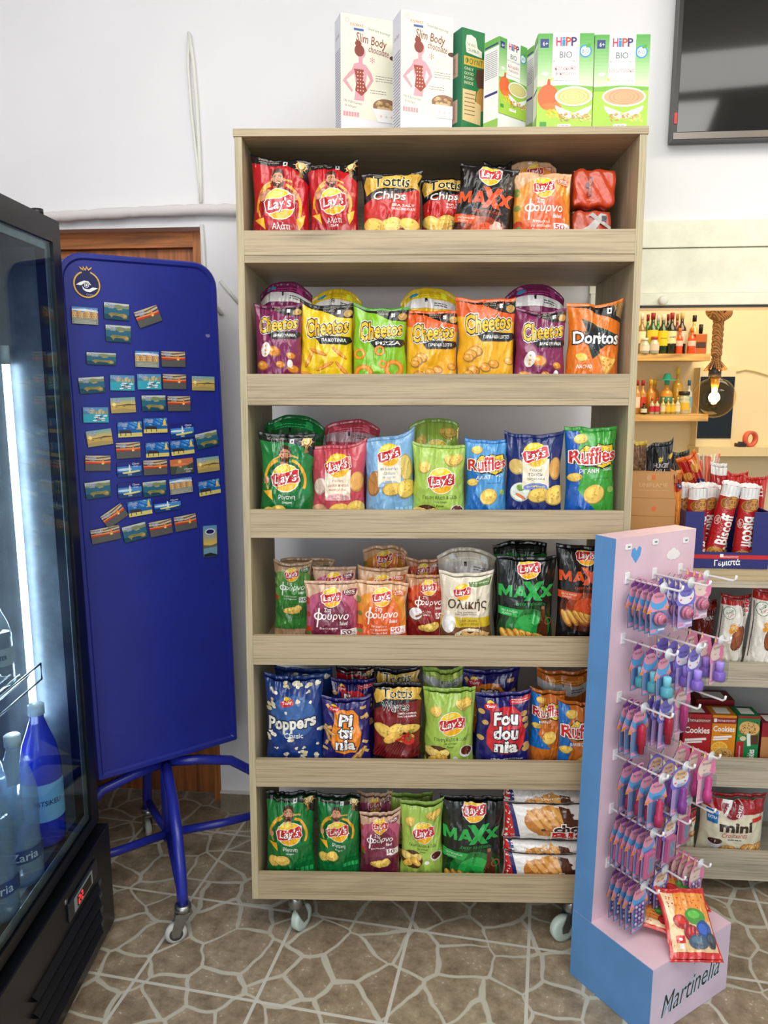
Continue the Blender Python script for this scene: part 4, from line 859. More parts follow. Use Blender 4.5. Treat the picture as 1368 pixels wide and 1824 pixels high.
# ---- top row
B(0, 'red_salt', 441, 547, 283, 'red crisp bag with a bearded man, first on the top row, its left corner highest', ear=.0, earl=.05)
B(0, 'red_salt', 551, 641, 292, 'red crisp bag with a cheering bearded man, second on the top row', ear=.03, earl=-.02, roll=-1)
B(0, 'tot_chips', 645, 751, 308, 'fuller black and red crisp bag under a gold ribbon, third on the top row', ear=.06, earl=-.02)
B(0, 'tot_chips', 749, 840, 316, 'black and red crisp bag half hidden behind the black and orange bag', dy=.05, ear=-.01)
B(0, 'maxx_o', 800, 905, 300, 'black ridged crisp bag with orange lettering, leaning on the top row', roll=7, ear=-.01, dy=.0, T=.032)
B(0, 'maxx_o', 862, 911, 292, 'black bag peeking out between the orange-lettered and the peach bags, top row', dy=.10, T=.03)
B(0, 'f_tomato', 912, 1018, 309, 'peach and orange baked crisp bag at the front of the top row', roll=1, ear=.0, earl=.03)
B(0, 'f_tomato', 912, 990, 284, 'peach baked crisp bag standing behind its twin on the top row', dy=.10, ear=-.08, T=.03)
# coffee-like bricks
def brick(M, W, H, D, label, group=None, silver=False):
    root = thing('foil_brick', label, 'packet', M, group); mb = MB(); c = film((206, 70, 32)) if not silver else film((190, 74, 44)); n = 10; r = np.random.RandomState(int(W * 1e5) % 99)
    bm = bmesh.new(); bmesh.ops.create_cube(bm, size=1); bmesh.ops.subdivide_edges(bm, edges=bm.edges[:], cuts=9, use_grid_fill=True)
    for v in bm.verts:
        p = v.co * 2; k = 1 - .07 * sum(abs(q) ** 6 for q in p) / 2
        q = Vector((p.x * W / 2, p.y * D / 2, p.z * H / 2)) * k; q += Vector((0, 1, 0)) * .004 * math.sin(p.x * 9 + p.z * 5) * (1 if p.y < 0 else 0) + Vector((0, 0, .003 * math.sin(p.x * 7)))
        v.co = q + Vector((0, 0, H / 2))
    bm.verts.index_update(); mb.add([v.co[:] for v in bm.verts], [[v.index for v in f.verts] for f in bm.faces], c, True); bm.free()
    a = Art()
    if silver: a.poly([(-44, 60), (-10, 40), (20, 10), (34, 14), (0, 60)], (196, 192, 186)); a.poly([(0, 8), (46, 44), (46, 52), (-10, 14)], (180, 176, 170)); a.rect(22, 16, 34, 30, (60, 60, 66))
    else: a.rect(-16, 20, -8, 62, (110, 30, 26)); a.txt('ΚΑΦΕΣ', -12, 42, 34, (226, 120, 70), h=5, rot=90); a.ell(-18, 38, 4, 6, (70, 30, 24)); a.lines(-18, 0, 70, 1, 3, (240, 200, 170))
    flat_art(mb, a, W, TR((0, -D / 2 - .0035, H)), film); mb.build('foil_body', root)
    mb = MB(); mb.box(-W * .42, W * .42, -.002, D * .3, H - .003, H + .004, c); mb.build('folded_flap', root); return root
p0, p1 = loc(1018, 390, .10), loc(1089, 390, .10); w1 = p1.x - p0.x; fz0 = ZR[0][1] + .002
h1 = loc(1050, 373, .09).z - fz0
brick(Ms @ TR(((p0.x + p1.x) / 2, .13, fz0)), w1, h1, .08, 'red foil brick pack lying at the bottom of the stack beside the peach bag', None, True)
p0, p1 = loc(1018, 340, .10), loc(1096, 340, .10)
brick(Ms @ TR(((p0.x + p1.x) / 2, .13, fz0 + h1 + .006), 0, 0, R(1)), p1.x - p0.x, loc(1050, 300, .09).z - fz0 - h1 - .006, .085, 'orange-red foil brick pack on top of the other, right end of top row')
# ---- second row
B(1, 'ch_pu', 449, 534, 541, 'purple corn snack bag, leftmost in front on the second row', earl=.02)
B(1, 'bk_pu', 458, 550, 500, 'purple corn snack bag standing upside down behind the leftmost purple one', dy=.095, ear=-.12, T=.05)
B(1, 'ch_ye', 529, 626, 543, 'bright yellow corn snack bag between the purple and the green one', roll=2, earl=.06, dy=.012)
B(1, 'bk_ye', 554, 644, 513, 'yellow snack bag standing upside down behind the bright yellow one', dy=.11, ear=-.12, T=.045)
B(1, 'ch_gr', 627, 726, 546, 'lime green corn snack bag with orange rings, second row', earl=.05, ear=.02)
B(1, 'ch_or', 721, 816, 552, 'orange-topped yellow corn snack bag right of the green one', ear=.01, dy=.01)
B(1, 'bk_ye', 715, 812, 509, 'yellow snack bag with a rounded top behind the orange-topped one', dy=.10, ear=-.12, T=.045)
B(1, 'ch_or', 814, 919, 531, 'taller orange-topped yellow corn snack bag beside the right purple bag', earl=.02)
B(1, 'ch_pu', 918, 1010, 552, 'purple corn snack bag under a folded white-edged one, right half of second row')
B(1, 'bk_pu', 903, 1006, 504, 'purple snack bag with rounded top behind the right-hand purple bag', dy=.10, ear=-.12, T=.05)
B(1, 'dori', 1014, 1113, 541, 'orange tortilla chip bag with a black triangle, last on the second row', ear=.06, earl=-.01, roll=1)
# white back-seam strips that show on the upside-down bags
# ---- third row
B(2, 'green_oreg', 461, 560, 771, 'green crisp bag with a bearded man, left end of the third row', earl=.02, ear=-.01)
B(2, 'bk_gr', 466, 572, 736, 'green crisp bag with rounded top standing behind the one on the third row', dy=.10, ear=-.12, T=.05)
B(2, 'lb_pink', 553, 652, 790, 'rose red crisp bag with a cream label', ear=.06, earl=-.01)
B(2, 'bk_pk', 578, 676, 744, 'dusky rose bag with a rounded top behind the cream-labelled one', dy=.11, ear=-.12, T=.045)
B(2, 'lb_sky', 652, 742, 776, 'pale blue crisp bag with a cream label and raised right corner', ear=.09, earl=-.05, roll=-2, dy=.008)
B(2, 'lime', 734, 830, 790, 'lime green crisp bag at the front of the third row', earl=.03, ear=-.01)
B(2, 'lime', 728, 818, 742, 'lime green bag with its round logo showing above its twin, third row', dy=.10, ear=-.08, T=.05)
B(2, 'ruf_b', 829, 904, 782, 'sky blue ridged crisp bag with red lettering', earl=.02, ear=.0)
B(2, 'lb_navy', 900, 1004, 772, 'navy blue crisp bag with a cream label', ear=.07, earl=.05)
B(2, 'ruf_g', 1013, 1103, 758, 'green and blue ridged crisp bag at the right end of the third row', ear=.01)
# ---- fourth row
B(3, 'f_green', 487, 556, 1000, 'small green and beige baked crisp bag set back at the left of the fourth row', dy=.10, earl=.05, T=.03)
B(3, 'f_green', 500, 594, 990, 'beige bag top behind the small green and beige bag', dy=.19, T=.028, ear=-.02)
B(3, 'f_bbq', 541, 640, 1032, 'maroon and beige baked crisp bag in front, fourth row', ear=.03, earl=.0, T=.032)
B(3, 'f_bbq', 558, 635, 1008, 'beige bag with dark red badge behind the maroon one', dy=.075, T=.03, ear=.0)
B(3, 'f_tomato', 633, 726, 1033, 'bright orange baked crisp bag in front, fourth row', ear=-.03, earl=.01, T=.032)
B(3, 'f_tomato', 636, 726, 1010, 'beige bag with orange badge right behind the bright orange one', dy=.075, T=.03, ear=.03)
B(3, 'f_tomato', 645, 724, 968, 'orange bag highest at the back of the fourth row', dy=.17, T=.04, ear=-.08)
B(3, 'f_salt', 724, 800, 1022, 'dark red salted crisp bag squeezed beside the cream one', dy=.035, T=.03)
B(3, 'f_salt', 724, 785, 994, 'brownish bag top behind the dark red salted bag', dy=.14, T=.03)
B(3, 'olik', 782, 878, 1018, 'cream wholegrain snack bag with a mustard band', ear=.05, earl=.03)
B(3, 'bk_ol', 780, 884, 972, 'cream bag with rounded top lying behind the mustard-banded one', dy=.10, ear=-.12, T=.045)
B(3, 'maxx_g', 884, 988, 988, 'black crisp bag with green lettering on the fourth row', ear=.02, dy=.004)
B(3, 'bk_mx', 880, 975, 960, 'black bag behind with gold wavy crisps at its top, fourth row', dy=.12, T=.04, ear=-.04)
B(3, 'maxx_o', 992, 1086, 968, 'black crisp bag with orange lettering beside the blue side of the stand', ear=.0, dy=.01)
# ---- fifth row
B(4, 'pop', 471, 576, 1200, 'big dark blue popcorn bag, left end of the fifth row', T=.045, ear=.03)
B(4, 'pop', 490, 592, 1188, 'dark blue popcorn bag behind the big one', dy=.12, T=.04)
B(4, 'pits', 572, 660, 1240, 'small indigo bag with an orange blob and three stacked syllables', ear=.02, earl=.03, T=.03)
B(4, 'foud', 590, 668, 1208, 'plain-topped indigo bag behind the orange-blob bag', dy=.07, T=.03)
B(4, 'red_salt', 598, 668, 1186, 'dark bag with a red logo, deepest behind the indigo ones', dy=.16, T=.03)
B(4, 'tot_waves', 663, 751, 1212, 'black and dark red wavy crisp bag with a tomato', T=.034, ear=.0)
B(4, 'tot_waves', 668, 748, 1188, 'black bag with a second gold ribbon behind the tomato bag', dy=.09, T=.03)
B(4, 'lime', 755, 846, 1222, 'lime green crisp bag in front on the fifth row', ear=.03, earl=.01)
B(4, 'bk_li', 752, 826, 1188, 'crumpled lime green bag behind its twin, fifth row', dy=.11, T=.04)
B(4, 'foud', 848, 948, 1232, 'indigo nut snack bag with a red blob', ear=.05, earl=-.01, roll=-1)
B(4, 'pits', 815, 925, 1190, 'dark indigo bag behind the red-blob bag', dy=.11, T=.035)
B(4, 'ruf_q', 942, 1004, 1228, 'brown-orange ridged crisp bag with a barbecue picture', dy=.03, T=.03, roll=1)
B(4, 'bk_rq', 955, 1052, 1192, 'blue and orange bag top behind the barbecue bags', dy=.12, T=.035)
B(4, 'ruf_q', 994, 1080, 1248, 'orange ridged crisp bag with a blue left edge, against the display stand', T=.03, earl=.06)
# ---- bottom row
B(5, 'green_oreg', 473, 561, 1406, 'green crisp bag, leftmost on the bottom row', ear=.0)
B(5, 'green_oreg', 564, 642, 1410, 'green crisp bag, second on the bottom row', ear=.0, dy=.004)
B(5, 'f_bbq', 640, 713, 1443, 'maroon baked crisp bag with raised right corner, bottom row', ear=.08, earl=-.02, T=.03)
B(5, 'f_bbq', 636, 700, 1410, 'shaded maroon bag behind the raised-corner one', dy=.09, T=.03)
B(5, 'lime', 713, 790, 1424, 'lime green crisp bag on the bottom row in front', ear=.03, T=.032)
B(5, 'lime', 690, 770, 1410, 'lime green bag pushed back behind its twin, bottom row', dy=.09, T=.032)
B(5, 'maxx_g', 785, 894, 1414, 'black crisp bag with green lettering on the bottom row', ear=.0)
# croissant packs lying in a stack
dc = d_croissant().squash(.62); DS['croi'] = (dc, (226, 222, 216), (200, 44, 44))
def lying(ytop, ybot, dy, label, T=.045, x0=898, x1=1092):
    Y = TH + .05 + dy; a, b = loc(x0, (ytop + ybot) / 2, Y - .03), loc(x1, (ytop + ybot) / 2, Y - .03); z1, z0 = loc(990, ytop, Y - .03).z, loc(990, ybot, Y - .03).z
    z0 = max(z0, ZR[5][1] + .002)
    b.x = min(b.x, .477); M = Ms @ TR(((a.x + b.x) / 2, Y, z0)); _nb[0] += 1
    return make_bag('croissant_pack', 'croi%d' % ytop, dc, b.x - a.x, z1 - z0, T, (226, 222, 216), (226, 222, 216), _nb[0], M, label, None, cat='croissant pack', ear=0, sides=.01, crum=.5, fat=.35)
lying(1524, 1580, 0, 'white croissant pack lying at the bottom of the right-hand stack', .04)
lying(1501, 1523, .004, 'thin white croissant pack lying second from the bottom of the stack', .04)
lying(1435, 1500, .0, 'white croissant pack with a big dripping chocolate picture, mid-stack', .045)
lying(1411, 1433, .01, 'white and blue croissant pack on top of the stack', .04)
# ================================================================== blue wheeled magnet board
BLU = (36, 46, 142)
blue, blue2 = mat(BLU, .3, 0, 'paint'), mat((34, 44, 150), .3, 0, 'paint')
PW, PZ0, PZ1 = .447, .395, 1.895
pa = math.atan2(.26, .362)
Mp = TR((-.842, 2.10, 0), pa) @ Matrix.Translation((0, 0, PZ0)) @ Matrix.Rotation(R(-.7), 4, 'Y') @ Matrix.Translation((0, 0, -PZ0)); Mpi = Mp.inverted()
PN = Mp.to_3x3() @ Vector((0, 1, 0))
def pl(px, py, off=0): return Mpi @ hit(px, py, Mp @ Vector((0, off, 0)), PN)
board = thing('magnet_board', 'tall dark blue metal board on a four-legged wheeled base', 'display board', Mp)
def rrect(x0, x1, z0, z1, rt, rb, n=8):
    p = []
    for cx, cz, r, a0 in ((x1 - rt, z1 - rt, rt, 0), (x0 + rt, z1 - rt, rt, 90), (x0 + rb, z0 + rb, rb, 180), (x1 - rb, z0 + rb, rb, 270)):
        for i in range(n + 1): t = R(a0 + 90 * i / n); p.append((cx + r * math.cos(t), cz + r * math.sin(t)))
    return p
def panel(nm, y, zoff=0):
    mb = MB(); o = rrect(0, PW, PZ0, PZ1, .07, .006); i1 = rrect(.004, PW - .004, PZ0 + .004, PZ1 - .004, .066, .005); i2 = rrect(.018, PW - .018, PZ0 + .02, PZ1 - .018, .055, .004); n = len(o)
    vs = [(x, y + .03, z) for x, z in o] + [(x, y + .004, z) for x, z in o] + [(x, y, z) for x, z in i1] + [(x, y, z) for x, z in rrect(.013, PW - .013, PZ0 + .015, PZ1 - .013, .058, .004)] + [(x, y + .007, z) for x, z in i2]
    fs = [(k * n + i, k * n + (i + 1) % n, (k + 1) * n + (i + 1) % n, (k + 1) * n + i) for k in range(4) for i in range(n)]
    fs += [tuple(range(n)), tuple(4 * n + i for i in range(n))]
    mb.add(vs, fs, blue); return mb.build(nm, board)
panel('front_panel', 0); panel('rear_panel', .065)
mb = MB(); q = pl(370, 598, .006); mb.poly = None
mb.add([(q.x + dx, .0062, q.z + dz) for dx, dz in ((-.007, .004), (.006, .004), (.008, -.002), (0, -.006), (-.006, -.002))], [(0, 1, 2, 3, 4)], mat((120, 126, 170), .6)); mb.build('scratch', board)
Cw = Vector((-.69, 2.262, 0)); toL = lambda p: Mpi @ Vector(p)
mb = MB(); mb.tube([toL((Cw.x, Cw.y, PZ0 + .03)), toL((Cw.x, Cw.y, .11))], .019, blue2, 12); mb.build('centre_post', board)
ends = [(-.565, 1.945), (-.813, 2.44), (-.37, 2.375), (-.955, 2.065)]
for ex, ey in ends:
    E_ = Vector((ex, ey, 0)); d = E_ - Cw; f = lambda t, z: toL((Cw.x + d.x * t, Cw.y + d.y * t, z))
    mb = MB(); mb.tube([f(.03, .375), f(.3, .365), f(.6, .345), f(.82, .29), f(.94, .225), f(1, .15), f(1, .108)], .0155, blue2, 12)
    leg = mb.build('leg', board)
    mb = MB(); mb.tube([f(.04, .13), f(.5, .13), f(.9, .14)], .013, blue2, 12); mb.build('stretcher', leg)
    M = Mpi @ TR((ex, ey, 0), R(200 if ex > -.6 else 120)); c_ = MB(); c_.M = M; r = .03
    c_.lathe([(.02, .092), (.024, .1), (.022, .112)], chrome, 16)
    for s in (-1, 1): c_.prism([(-.018, .092), (.02, .092), (.034, r + .01), (.032, r - .008), (.014, r - .008)], s * .0135 - .0015, s * .0135 + .0015, chrome)
    c_.box(-.018, .02, -.013, .013, .086, .092, chrome)
    o = c_.build('caster', board); w_ = MB(); w_.M = M @ TR((.022, 0, r)) @ Matrix.Rotation(R(90), 4, 'X')
    w_.lathe([(r - .01, -.011), (r, -.007), (r, .007), (r - .01, .011)], mat((196, 198, 192), .5), 24); w_.lathe([(.008, -.0125), (r - .011, -.0115), (r - .011, .0115), (.008, .0125)], mat((70, 74, 76), .5), 18); w_.build('wheel', o)
# magnets
def mag_art(k):
    a = Art(); a.rect(-50, 0, 50, 64, (80, 130, 160)); ink = (40, 60, 130); sea = (60, 70, 80)
    def title(x=-26, c=ink): a.txt('Chania', x, 9, 34, c, h=9, shear=.3, bold=.03, out=(230, 236, 246), ow=.09); a.txt('Crete', x + 4, 18, 20, c, h=7, shear=.3, bold=.03, out=(230, 236, 246), ow=.09)
    if k == 'S':
        a.rect(-50, 0, 50, 20, (206, 190, 150)); a.poly([(-50, 4), (0, 8), (50, 2), (50, 7), (0, 14), (-50, 9)], (120, 96, 90)); a.poly([(-50, 16), (10, 20), (50, 14), (50, 19), (10, 25), (-50, 22)], (90, 70, 74)); a.rect(-50, 23, 50, 34, (236, 150, 80)); a.poly([(-50, 26), (20, 30), (50, 26), (50, 34), (-50, 34)], (206, 60, 40)); a.rect(-50, 34, 50, 64, (84, 84, 84)); a.poly([(14, 35), (18, 12), (21, 12), (25, 35)], (240, 140, 90)); a.ell(19, 33, 5, 4, (250, 210, 120))
        for i in range(6): a.lines(-48, 48, 38 + i * 4, 1, 4, (120, 116, 110), 1, i)
        title()
    elif k == 'A':
        a.rect(-50, 0, 50, 14, (196, 206, 200)); a.poly([(-50, 14), (-20, 9), (6, 6), (30, 10), (50, 8), (50, 22), (-50, 22)], (130, 140, 100)); a.rect(-50, 20, 50, 64, (42, 104, 130)); a.rect(-50, 44, 50, 64, (24, 74, 96))
        a.poly([(-34, 44), (-24, 38), (-4, 38), (14, 40), (30, 38), (42, 46), (40, 56), (28, 58), (16, 50), (-8, 48), (-16, 50), (-20, 58), (-26, 50)], (150, 134, 76)); a.poly([(-24, 41), (0, 40), (12, 43), (-6, 45)], (110, 120, 60)); a.ell(32, 48, 6, 5, (190, 160, 100)); a.poly([(-2, 22), (18, 20), (24, 24), (6, 27)], (170, 160, 110)); title()
    elif k == 'T':
        a.rect(-50, 0, 50, 22, (90, 140, 206)); a.poly([(-50, 10), (0, 6), (50, 14), (50, 18), (-50, 14)], (230, 236, 240))
        for i in range(12): x = -50 + i * 8.6; a.rect(x, 14 + (i * 5) % 7, x + 8.4, 40, ((214, 170, 100), (226, 190, 130), (196, 140, 90))[i % 3]); a.rect(x + 2, 24, x + 4, 27, (110, 76, 50)); a.rect(x + 5, 32, x + 7, 36, (110, 76, 50))
        a.rect(-50, 40, 50, 64, (150, 160, 150)); a.lines(-48, 48, 42, 5, 4, (110, 100, 80), 1.4, 3); a.lines(-40, 40, 44, 4, 5, (214, 206, 180), 1.2, 8); a.txt('Crete', 32, 10, 26, W_, h=8, shear=.3, bold=.03, out=(60, 90, 160), ow=.06)
    elif k == 'H':
        a.rect(-50, 0, 50, 18, (90, 150, 200)); r = random.Random(3)
        for i in range(14): a.ell(-20 + i * 5, 22 - 5 * math.sin(i), 6, 9, r.choice([(170, 160, 120), (140, 146, 110), (200, 190, 150)]))
        a.rect(-50, 28, 50, 64, (56, 168, 190))
        for i in range(16): x, y = r.uniform(-14, 44), r.uniform(32, 54); a.poly([(x - 8, y), (x + 8, y), (x + 5, y + 4), (x - 6, y + 4)], r.choice([W_, (220, 224, 226), (90, 80, 100)])); a.rect(x, y - 8, x + .8, y, W_)
        title()
    elif k == 'Y':
        for i in range(16): f = i / 15; a.rect(-50, i * 2, 50, i * 2 + 2.1, tuple(int(p + (q - p) * f) for p, q in zip((110, 170, 190), (240, 190, 90))))
        a.poly([(-50, 33), (0, 30), (20, 27), (50, 31), (50, 35), (-50, 35)], (90, 90, 80)); a.rect(-50, 34, 50, 64, (206, 170, 90)); a.poly([(-50, 50), (0, 44), (50, 52), (50, 64), (-50, 64)], (176, 156, 96)); a.ell(-36, 28, 7, 7, (255, 236, 150)); a.rect(-30, 38, -24, 40, (60, 60, 60)); a.rect(0, 36, 8, 38, (60, 60, 60)); title()
    elif k == 'L':
        a.rect(-50, 0, 50, 34, (36, 108, 190)); r = random.Random(5)
        for i in range(18): a.ell(r.uniform(-46, 46), r.uniform(4, 30), 8, 3, r.choice([(80, 150, 214), (24, 80, 160), (120, 190, 220)]), 20)
        a.rect(-50, 30, 50, 48, (30, 100, 170)); a.rect(-50, 47, 50, 64, (220, 204, 120)); a.poly([(32, 32), (34, 10), (38, 4), (42, 10), (44, 32)], (240, 206, 90)); a.rect(26, 30, 50, 34, (210, 180, 90))
        a.poly([(-44, 34), (2, 36), (6, 48), (-42, 46)], (60, 50, 56))
        for x in (-40, -20, 2): a.rect(x, 44, x + 3, 58, (50, 40, 44))
        title()
    elif k == 'B':
        a.rect(-50, 0, 50, 20, (34, 40, 130)); a.rect(-50, 20, 50, 42, (70, 140, 210)); a.ell(-20, 32, 30, 5, (210, 230, 240)); a.rect(-50, 42, 50, 64, (26, 60, 130)); a.poly([(-30, 44), (40, 38), (44, 44), (0, 50), (-26, 50)], (226, 220, 130)); a.poly([(-4, 44), (-2, 18), (0, 10), (3, 18), (5, 44)], (240, 238, 220)); a.rect(-8, 52, 8, 58, (160, 180, 160)); a.txt('Chania', 26, 10, 28, W_, h=8, shear=.3); a.txt('Crete', 26, 20, 20, W_, h=7, shear=.3)
    else:
        a.rect(-50, 0, 50, 30, (206, 120, 80)); a.ell(-8, 12, 8, 7, (255, 190, 110)); a.ell(-8, 24, 30, 5, (240, 130, 80)); a.rect(-50, 30, 50, 64, (96, 104, 92)); a.poly([(-50, 28), (-20, 34), (-30, 64), (-50, 64)], (70, 80, 66)); a.poly([(50, 20), (20, 32), (36, 64), (50, 64)], (66, 76, 64)); a.ell(-6, 34, 6, 3, (236, 150, 100)); a.txt('Chania', 26, 46, 34, W_, h=8, shear=.3); a.txt('Crete', 26, 56, 20, W_, h=7, shear=.3)
    return a
MA = {k: mag_art(k) for k in 'SATHYLBO'}
DESC = {'S': 'red striped sunset', 'A': 'brown island in teal sea', 'T': 'tan harbour town', 'H': 'moored boats', 'Y': 'yellow sunset', 'L': 'painted bench and lighthouse', 'B': 'blue lighthouse', 'O': 'orange sun over grey hills'}
gloss = lambda c: mat(c, .2, 0)
def magnet(px, py, w, h, rot, k, label):
    q = pl(px, py, .0068); qa = pl(px - w / 2, py, .0068); qb = pl(px + w / 2, py, .0068); W = abs(qb.x - qa.x); H = abs(pl(px, py - h / 2, .0068).z - pl(px, py + h / 2, .0068).z)
    M = Mp @ TR((q.x, .0066, q.z)) @ Matrix.Rotation(R(rot), 4, 'Y'); root = thing('fridge_magnet', label, 'magnet', M, 'souvenir magnets on the blue board')
    mb = MB(); mb.prism(rrect(-W / 2, W / 2, -H / 2, H / 2, .006, .006, 4), -.0045, 0, mat((40, 40, 44), .5)); mb.build('backing', root)
    mb = MB(); y0 = -.0046; art = Art(); k_ = 64 / (H / W * 100)
    for t, c in MA[k].ops:
        t2 = np.stack([np.clip(t[..., 0], -49, 49), np.clip(t[..., 1] / k_, 1, H / W * 100 - 1)], -1); art.tri(t2, c)
    flat_art(mb, art, W, TR((0, -.0046, H / 2)), gloss, .00002, .0001); mb.build('printed_face', root)
rows_m = [('top', [(150.7, 562.5, 47, 31, 2, 'T'), (207, 555, 45, 30, 3, 'A'), (263, 564, 44, 30, -20, 'S')]),
 ('second', [(210, 594.5, 45, 30, 2, 'A')]),
 ('third', [(180, 639, 53, 22, 2, 'A'), (261, 640, 43, 29, 2, 'T'), (308, 640, 43, 28, 1, 'S')]),
 ('fourth', [(163, 686, 46, 29, -3, 'A'), (217, 682, 44, 28, 2, 'H'), (265, 680, 43, 28, 1, 'H'), (310, 680, 42, 27, 2, 'S'), (361, 683, 41, 26, 2, 'Y')]),
 ('fifth', [(218.5, 721.6, 45, 28, -1, 'Y'), (273, 718, 43, 28, 1, 'A'), (318, 719, 41, 27, 1, 'S')]),
 ('sixth', [(170, 739, 46, 28, 2, 'H'), (230.5, 764.6, 44, 28, 0, 'L'), (276, 757.7, 43, 27, 1, 'L'), (323.7, 767, 42, 27, -2, 'B')]),
 ('seventh', [(176.5, 779.5, 46, 29, -5, 'Y'), (227.8, 802, 44, 29, 0, 'S'), (279.4, 800.7, 42, 27, 0, 'L'), (324, 796.4, 42, 27, -3, 'L'), (368, 783, 40, 28, -10, 'A')]),
 ('eighth', [(173.8, 825, 46, 28, 4, 'S'), (229.7, 835.5, 44, 27, 0, 'B'), (276, 832.5, 43, 27, 1, 'S'), (323, 830, 42, 27, -2, 'O'), (370, 827, 40, 27, -3, 'Y')]),
 ('ninth', [(174, 872, 46, 30, -3, 'A'), (230.5, 872.7, 43, 27, 0, 'B'), (274.7, 870, 42, 27, -1, 'A'), (321.7, 865, 41, 28, -3, 'T'), (372, 867.8, 39, 27, -5, 'L')]),
 ('tenth', [(203, 918.7, 44, 27, -30, 'S'), (248.4, 904.3, 43, 28, -4, 'L'), (297.6, 899, 48, 22, -2, 'B')]),
 ('lowest', [(187.7, 951.8, 53, 26, -5, 'S'), (239.7, 947.8, 43, 29, -8, 'A'), (285.7, 940, 41, 27, -5, 'S'), (329.6, 930.6, 40, 27, -5, 'S')])]
ordn = ['first', 'second', 'third', 'fourth', 'fifth']
for rn_, ms in rows_m:
    for i, (px, py, w_, h_, ro, k) in enumerate(ms):
        magnet(px, py, w_, h_, ro, k, '%s magnet, %s from left in the %s row' % (DESC[k], ordn[i], rn_))
# pomegranate evil-eye magnet
q = pl(154, 507, .0068); r_ = abs(pl(178, 507).x - pl(130, 507).x) / 2
M = Mp @ TR((q.x, .0066, q.z)); root = thing('pomegranate_magnet', 'large round pomegranate-shaped eye magnet with yellow rim, top left of the board', 'magnet', M)
def pom(s): return [(s * r_ * math.cos(R(t)), s * r_ * math.sin(R(t))) for t in range(-250, 71, 8)] + [(s * x * r_, s * z * r_) for x, z in ((.34, 1.02), (.46, 1.32), (.2, 1.14), (.08, 1.36), (-.04, 1.12), (-.22, 1.34), (-.2, 1.12), (-.48, 1.3), (-.36, 1.0))]
mb = MB(); mb.prism(pom(1), -.004, 0, mat((226, 176, 74), .4)); mb.build('rim', root)
a = Art(); a.poly([(x / r_ * 50, -z / r_ * 50) for x, z in pom(.89)], (38, 40, 92))
a.poly([(-40, 2), (-28, -6), (-10, -14), (6, -12), (16, 2), (2, -2), (-10, -4), (-22, 4)], W_); a.poly([(-18, 6), (-10, 16), (6, 18), (20, 10), (40, 12), (26, 20), (10, 28), (-6, 26), (-16, 18)], W_)
a.ell(-2, 3, 11, 11, (38, 40, 92)); a.ring(-2, 3, 7, 9, W_); a.ell(-2, 3, 4, 4, W_); a.txt('Crete', 8, 37, 26, (180, 180, 200), h=8)
mb = MB(); flat_art(mb, a, 2 * r_, TR((0, -.004, 0)), gloss, .00006); mb.build('eye_face', root)
# bottle opener magnet
q = pl(373.4, 963.5, .0068); W = .048; H = pl(373, 935).z - pl(373, 992).z
M = Mp @ TR((q.x, .0066, q.z)) @ Matrix.Rotation(R(2), 4, 'Y'); root = thing('bottle_opener_magnet', 'tall bottle opener magnet with a sunset, lowest on the right of the board', 'magnet', M)
mb = MB(); mb.prism(rrect(-W / 2, W / 2, -H / 2, H / 2, .009, .009), -.004, 0, mat((60, 70, 90), .4)); mb.build('opener_body', root)
a = Art(); hh = H / W * 100
for i in range(18): f = i / 17; a.rect(-46, 3 + i * hh * .034, 46, 3 + (i + 1.03) * hh * .034, tuple(int(p + (q_ - p) * f) for p, q_ in zip((90, 150, 206), (240, 190, 80))))
a.rect(-46, hh * .62, 46, hh * .95, (120, 160, 180)); a.poly([(-46, hh * .6), (0, hh * .64), (46, hh * .58), (46, hh * .68), (-46, hh * .72)], (110, 110, 100)); a.poly([(-46, hh * .9), (0, hh * .86), (46, hh * .93), (40, hh * .97), (-40, hh * .97)], (40, 50, 50))
a.ell(0, hh * .2, 34, 20, (224, 226, 230)); a.ell(0, hh * .2, 27, 14, (30, 36, 100)); a.txt('Chania', 2, hh * .36, 50, (40, 70, 150), h=14, shear=.3, out=(200, 220, 240), ow=.08)
mb = MB(); flat_art(mb, a, W, TR((0, -.004, H / 2)), gloss, .00004, .0001); mb.build('printed_face', root)

# ================================================================== glass-door drinks fridge
FX, FY0, FY1, FD = -.80, 1.30, 1.985, .62
Mf = Matrix.Identity(4); fr = thing('drinks_fridge', 'tall black glass-door drinks fridge with lit interior', 'fridge', TR((FX - FD / 2, (FY0 + FY1) / 2, 0)))
fi = Matrix.Translation((-(FX - FD / 2), -(FY0 + FY1) / 2, 0))
blk, blk2 = mat((12, 14, 18), .32, 0, 'paint'), mat((18, 20, 24), .4)
ink_ = mat((150, 156, 160), .35, .6, 'metal')
def fb(nm, *boxes, parent=None, m=blk, bev=0):
    mb = MB(); mb.M = fi
    for b_ in boxes: mb.box(*b_[:6], b_[6] if len(b_) > 6 else m, bev)
    return mb.build(nm, parent or fr)
X0, BX = FX - FD, FX - .045
fb('cabinet', (X0, BX, FY0, FY0 + .03, .34, 1.93), (X0, BX, FY1 - .03, FY1, .34, 1.93), (X0, X0 + .03, FY0 + .03, FY1 - .03, .34, 1.93), (X0, BX, FY0 + .03, FY1 - .03, 1.88, 1.93), (X0, BX, FY0 + .03, FY1 - .03, .34, .37))
fb('liner', (X0 + .0305, X0 + .034, FY0 + .03, FY1 - .03, .371, 1.88), (X0 + .034, BX, FY1 - .034, FY1 - .0305, .371, 1.88), (X0 + .034, BX, FY0 + .0305, FY0 + .034, .371, 1.88), (X0 + .034, BX, FY0 + .034, FY1 - .034, .3705, .374), m=mat((120, 124, 130), .38, .5, 'metal'))
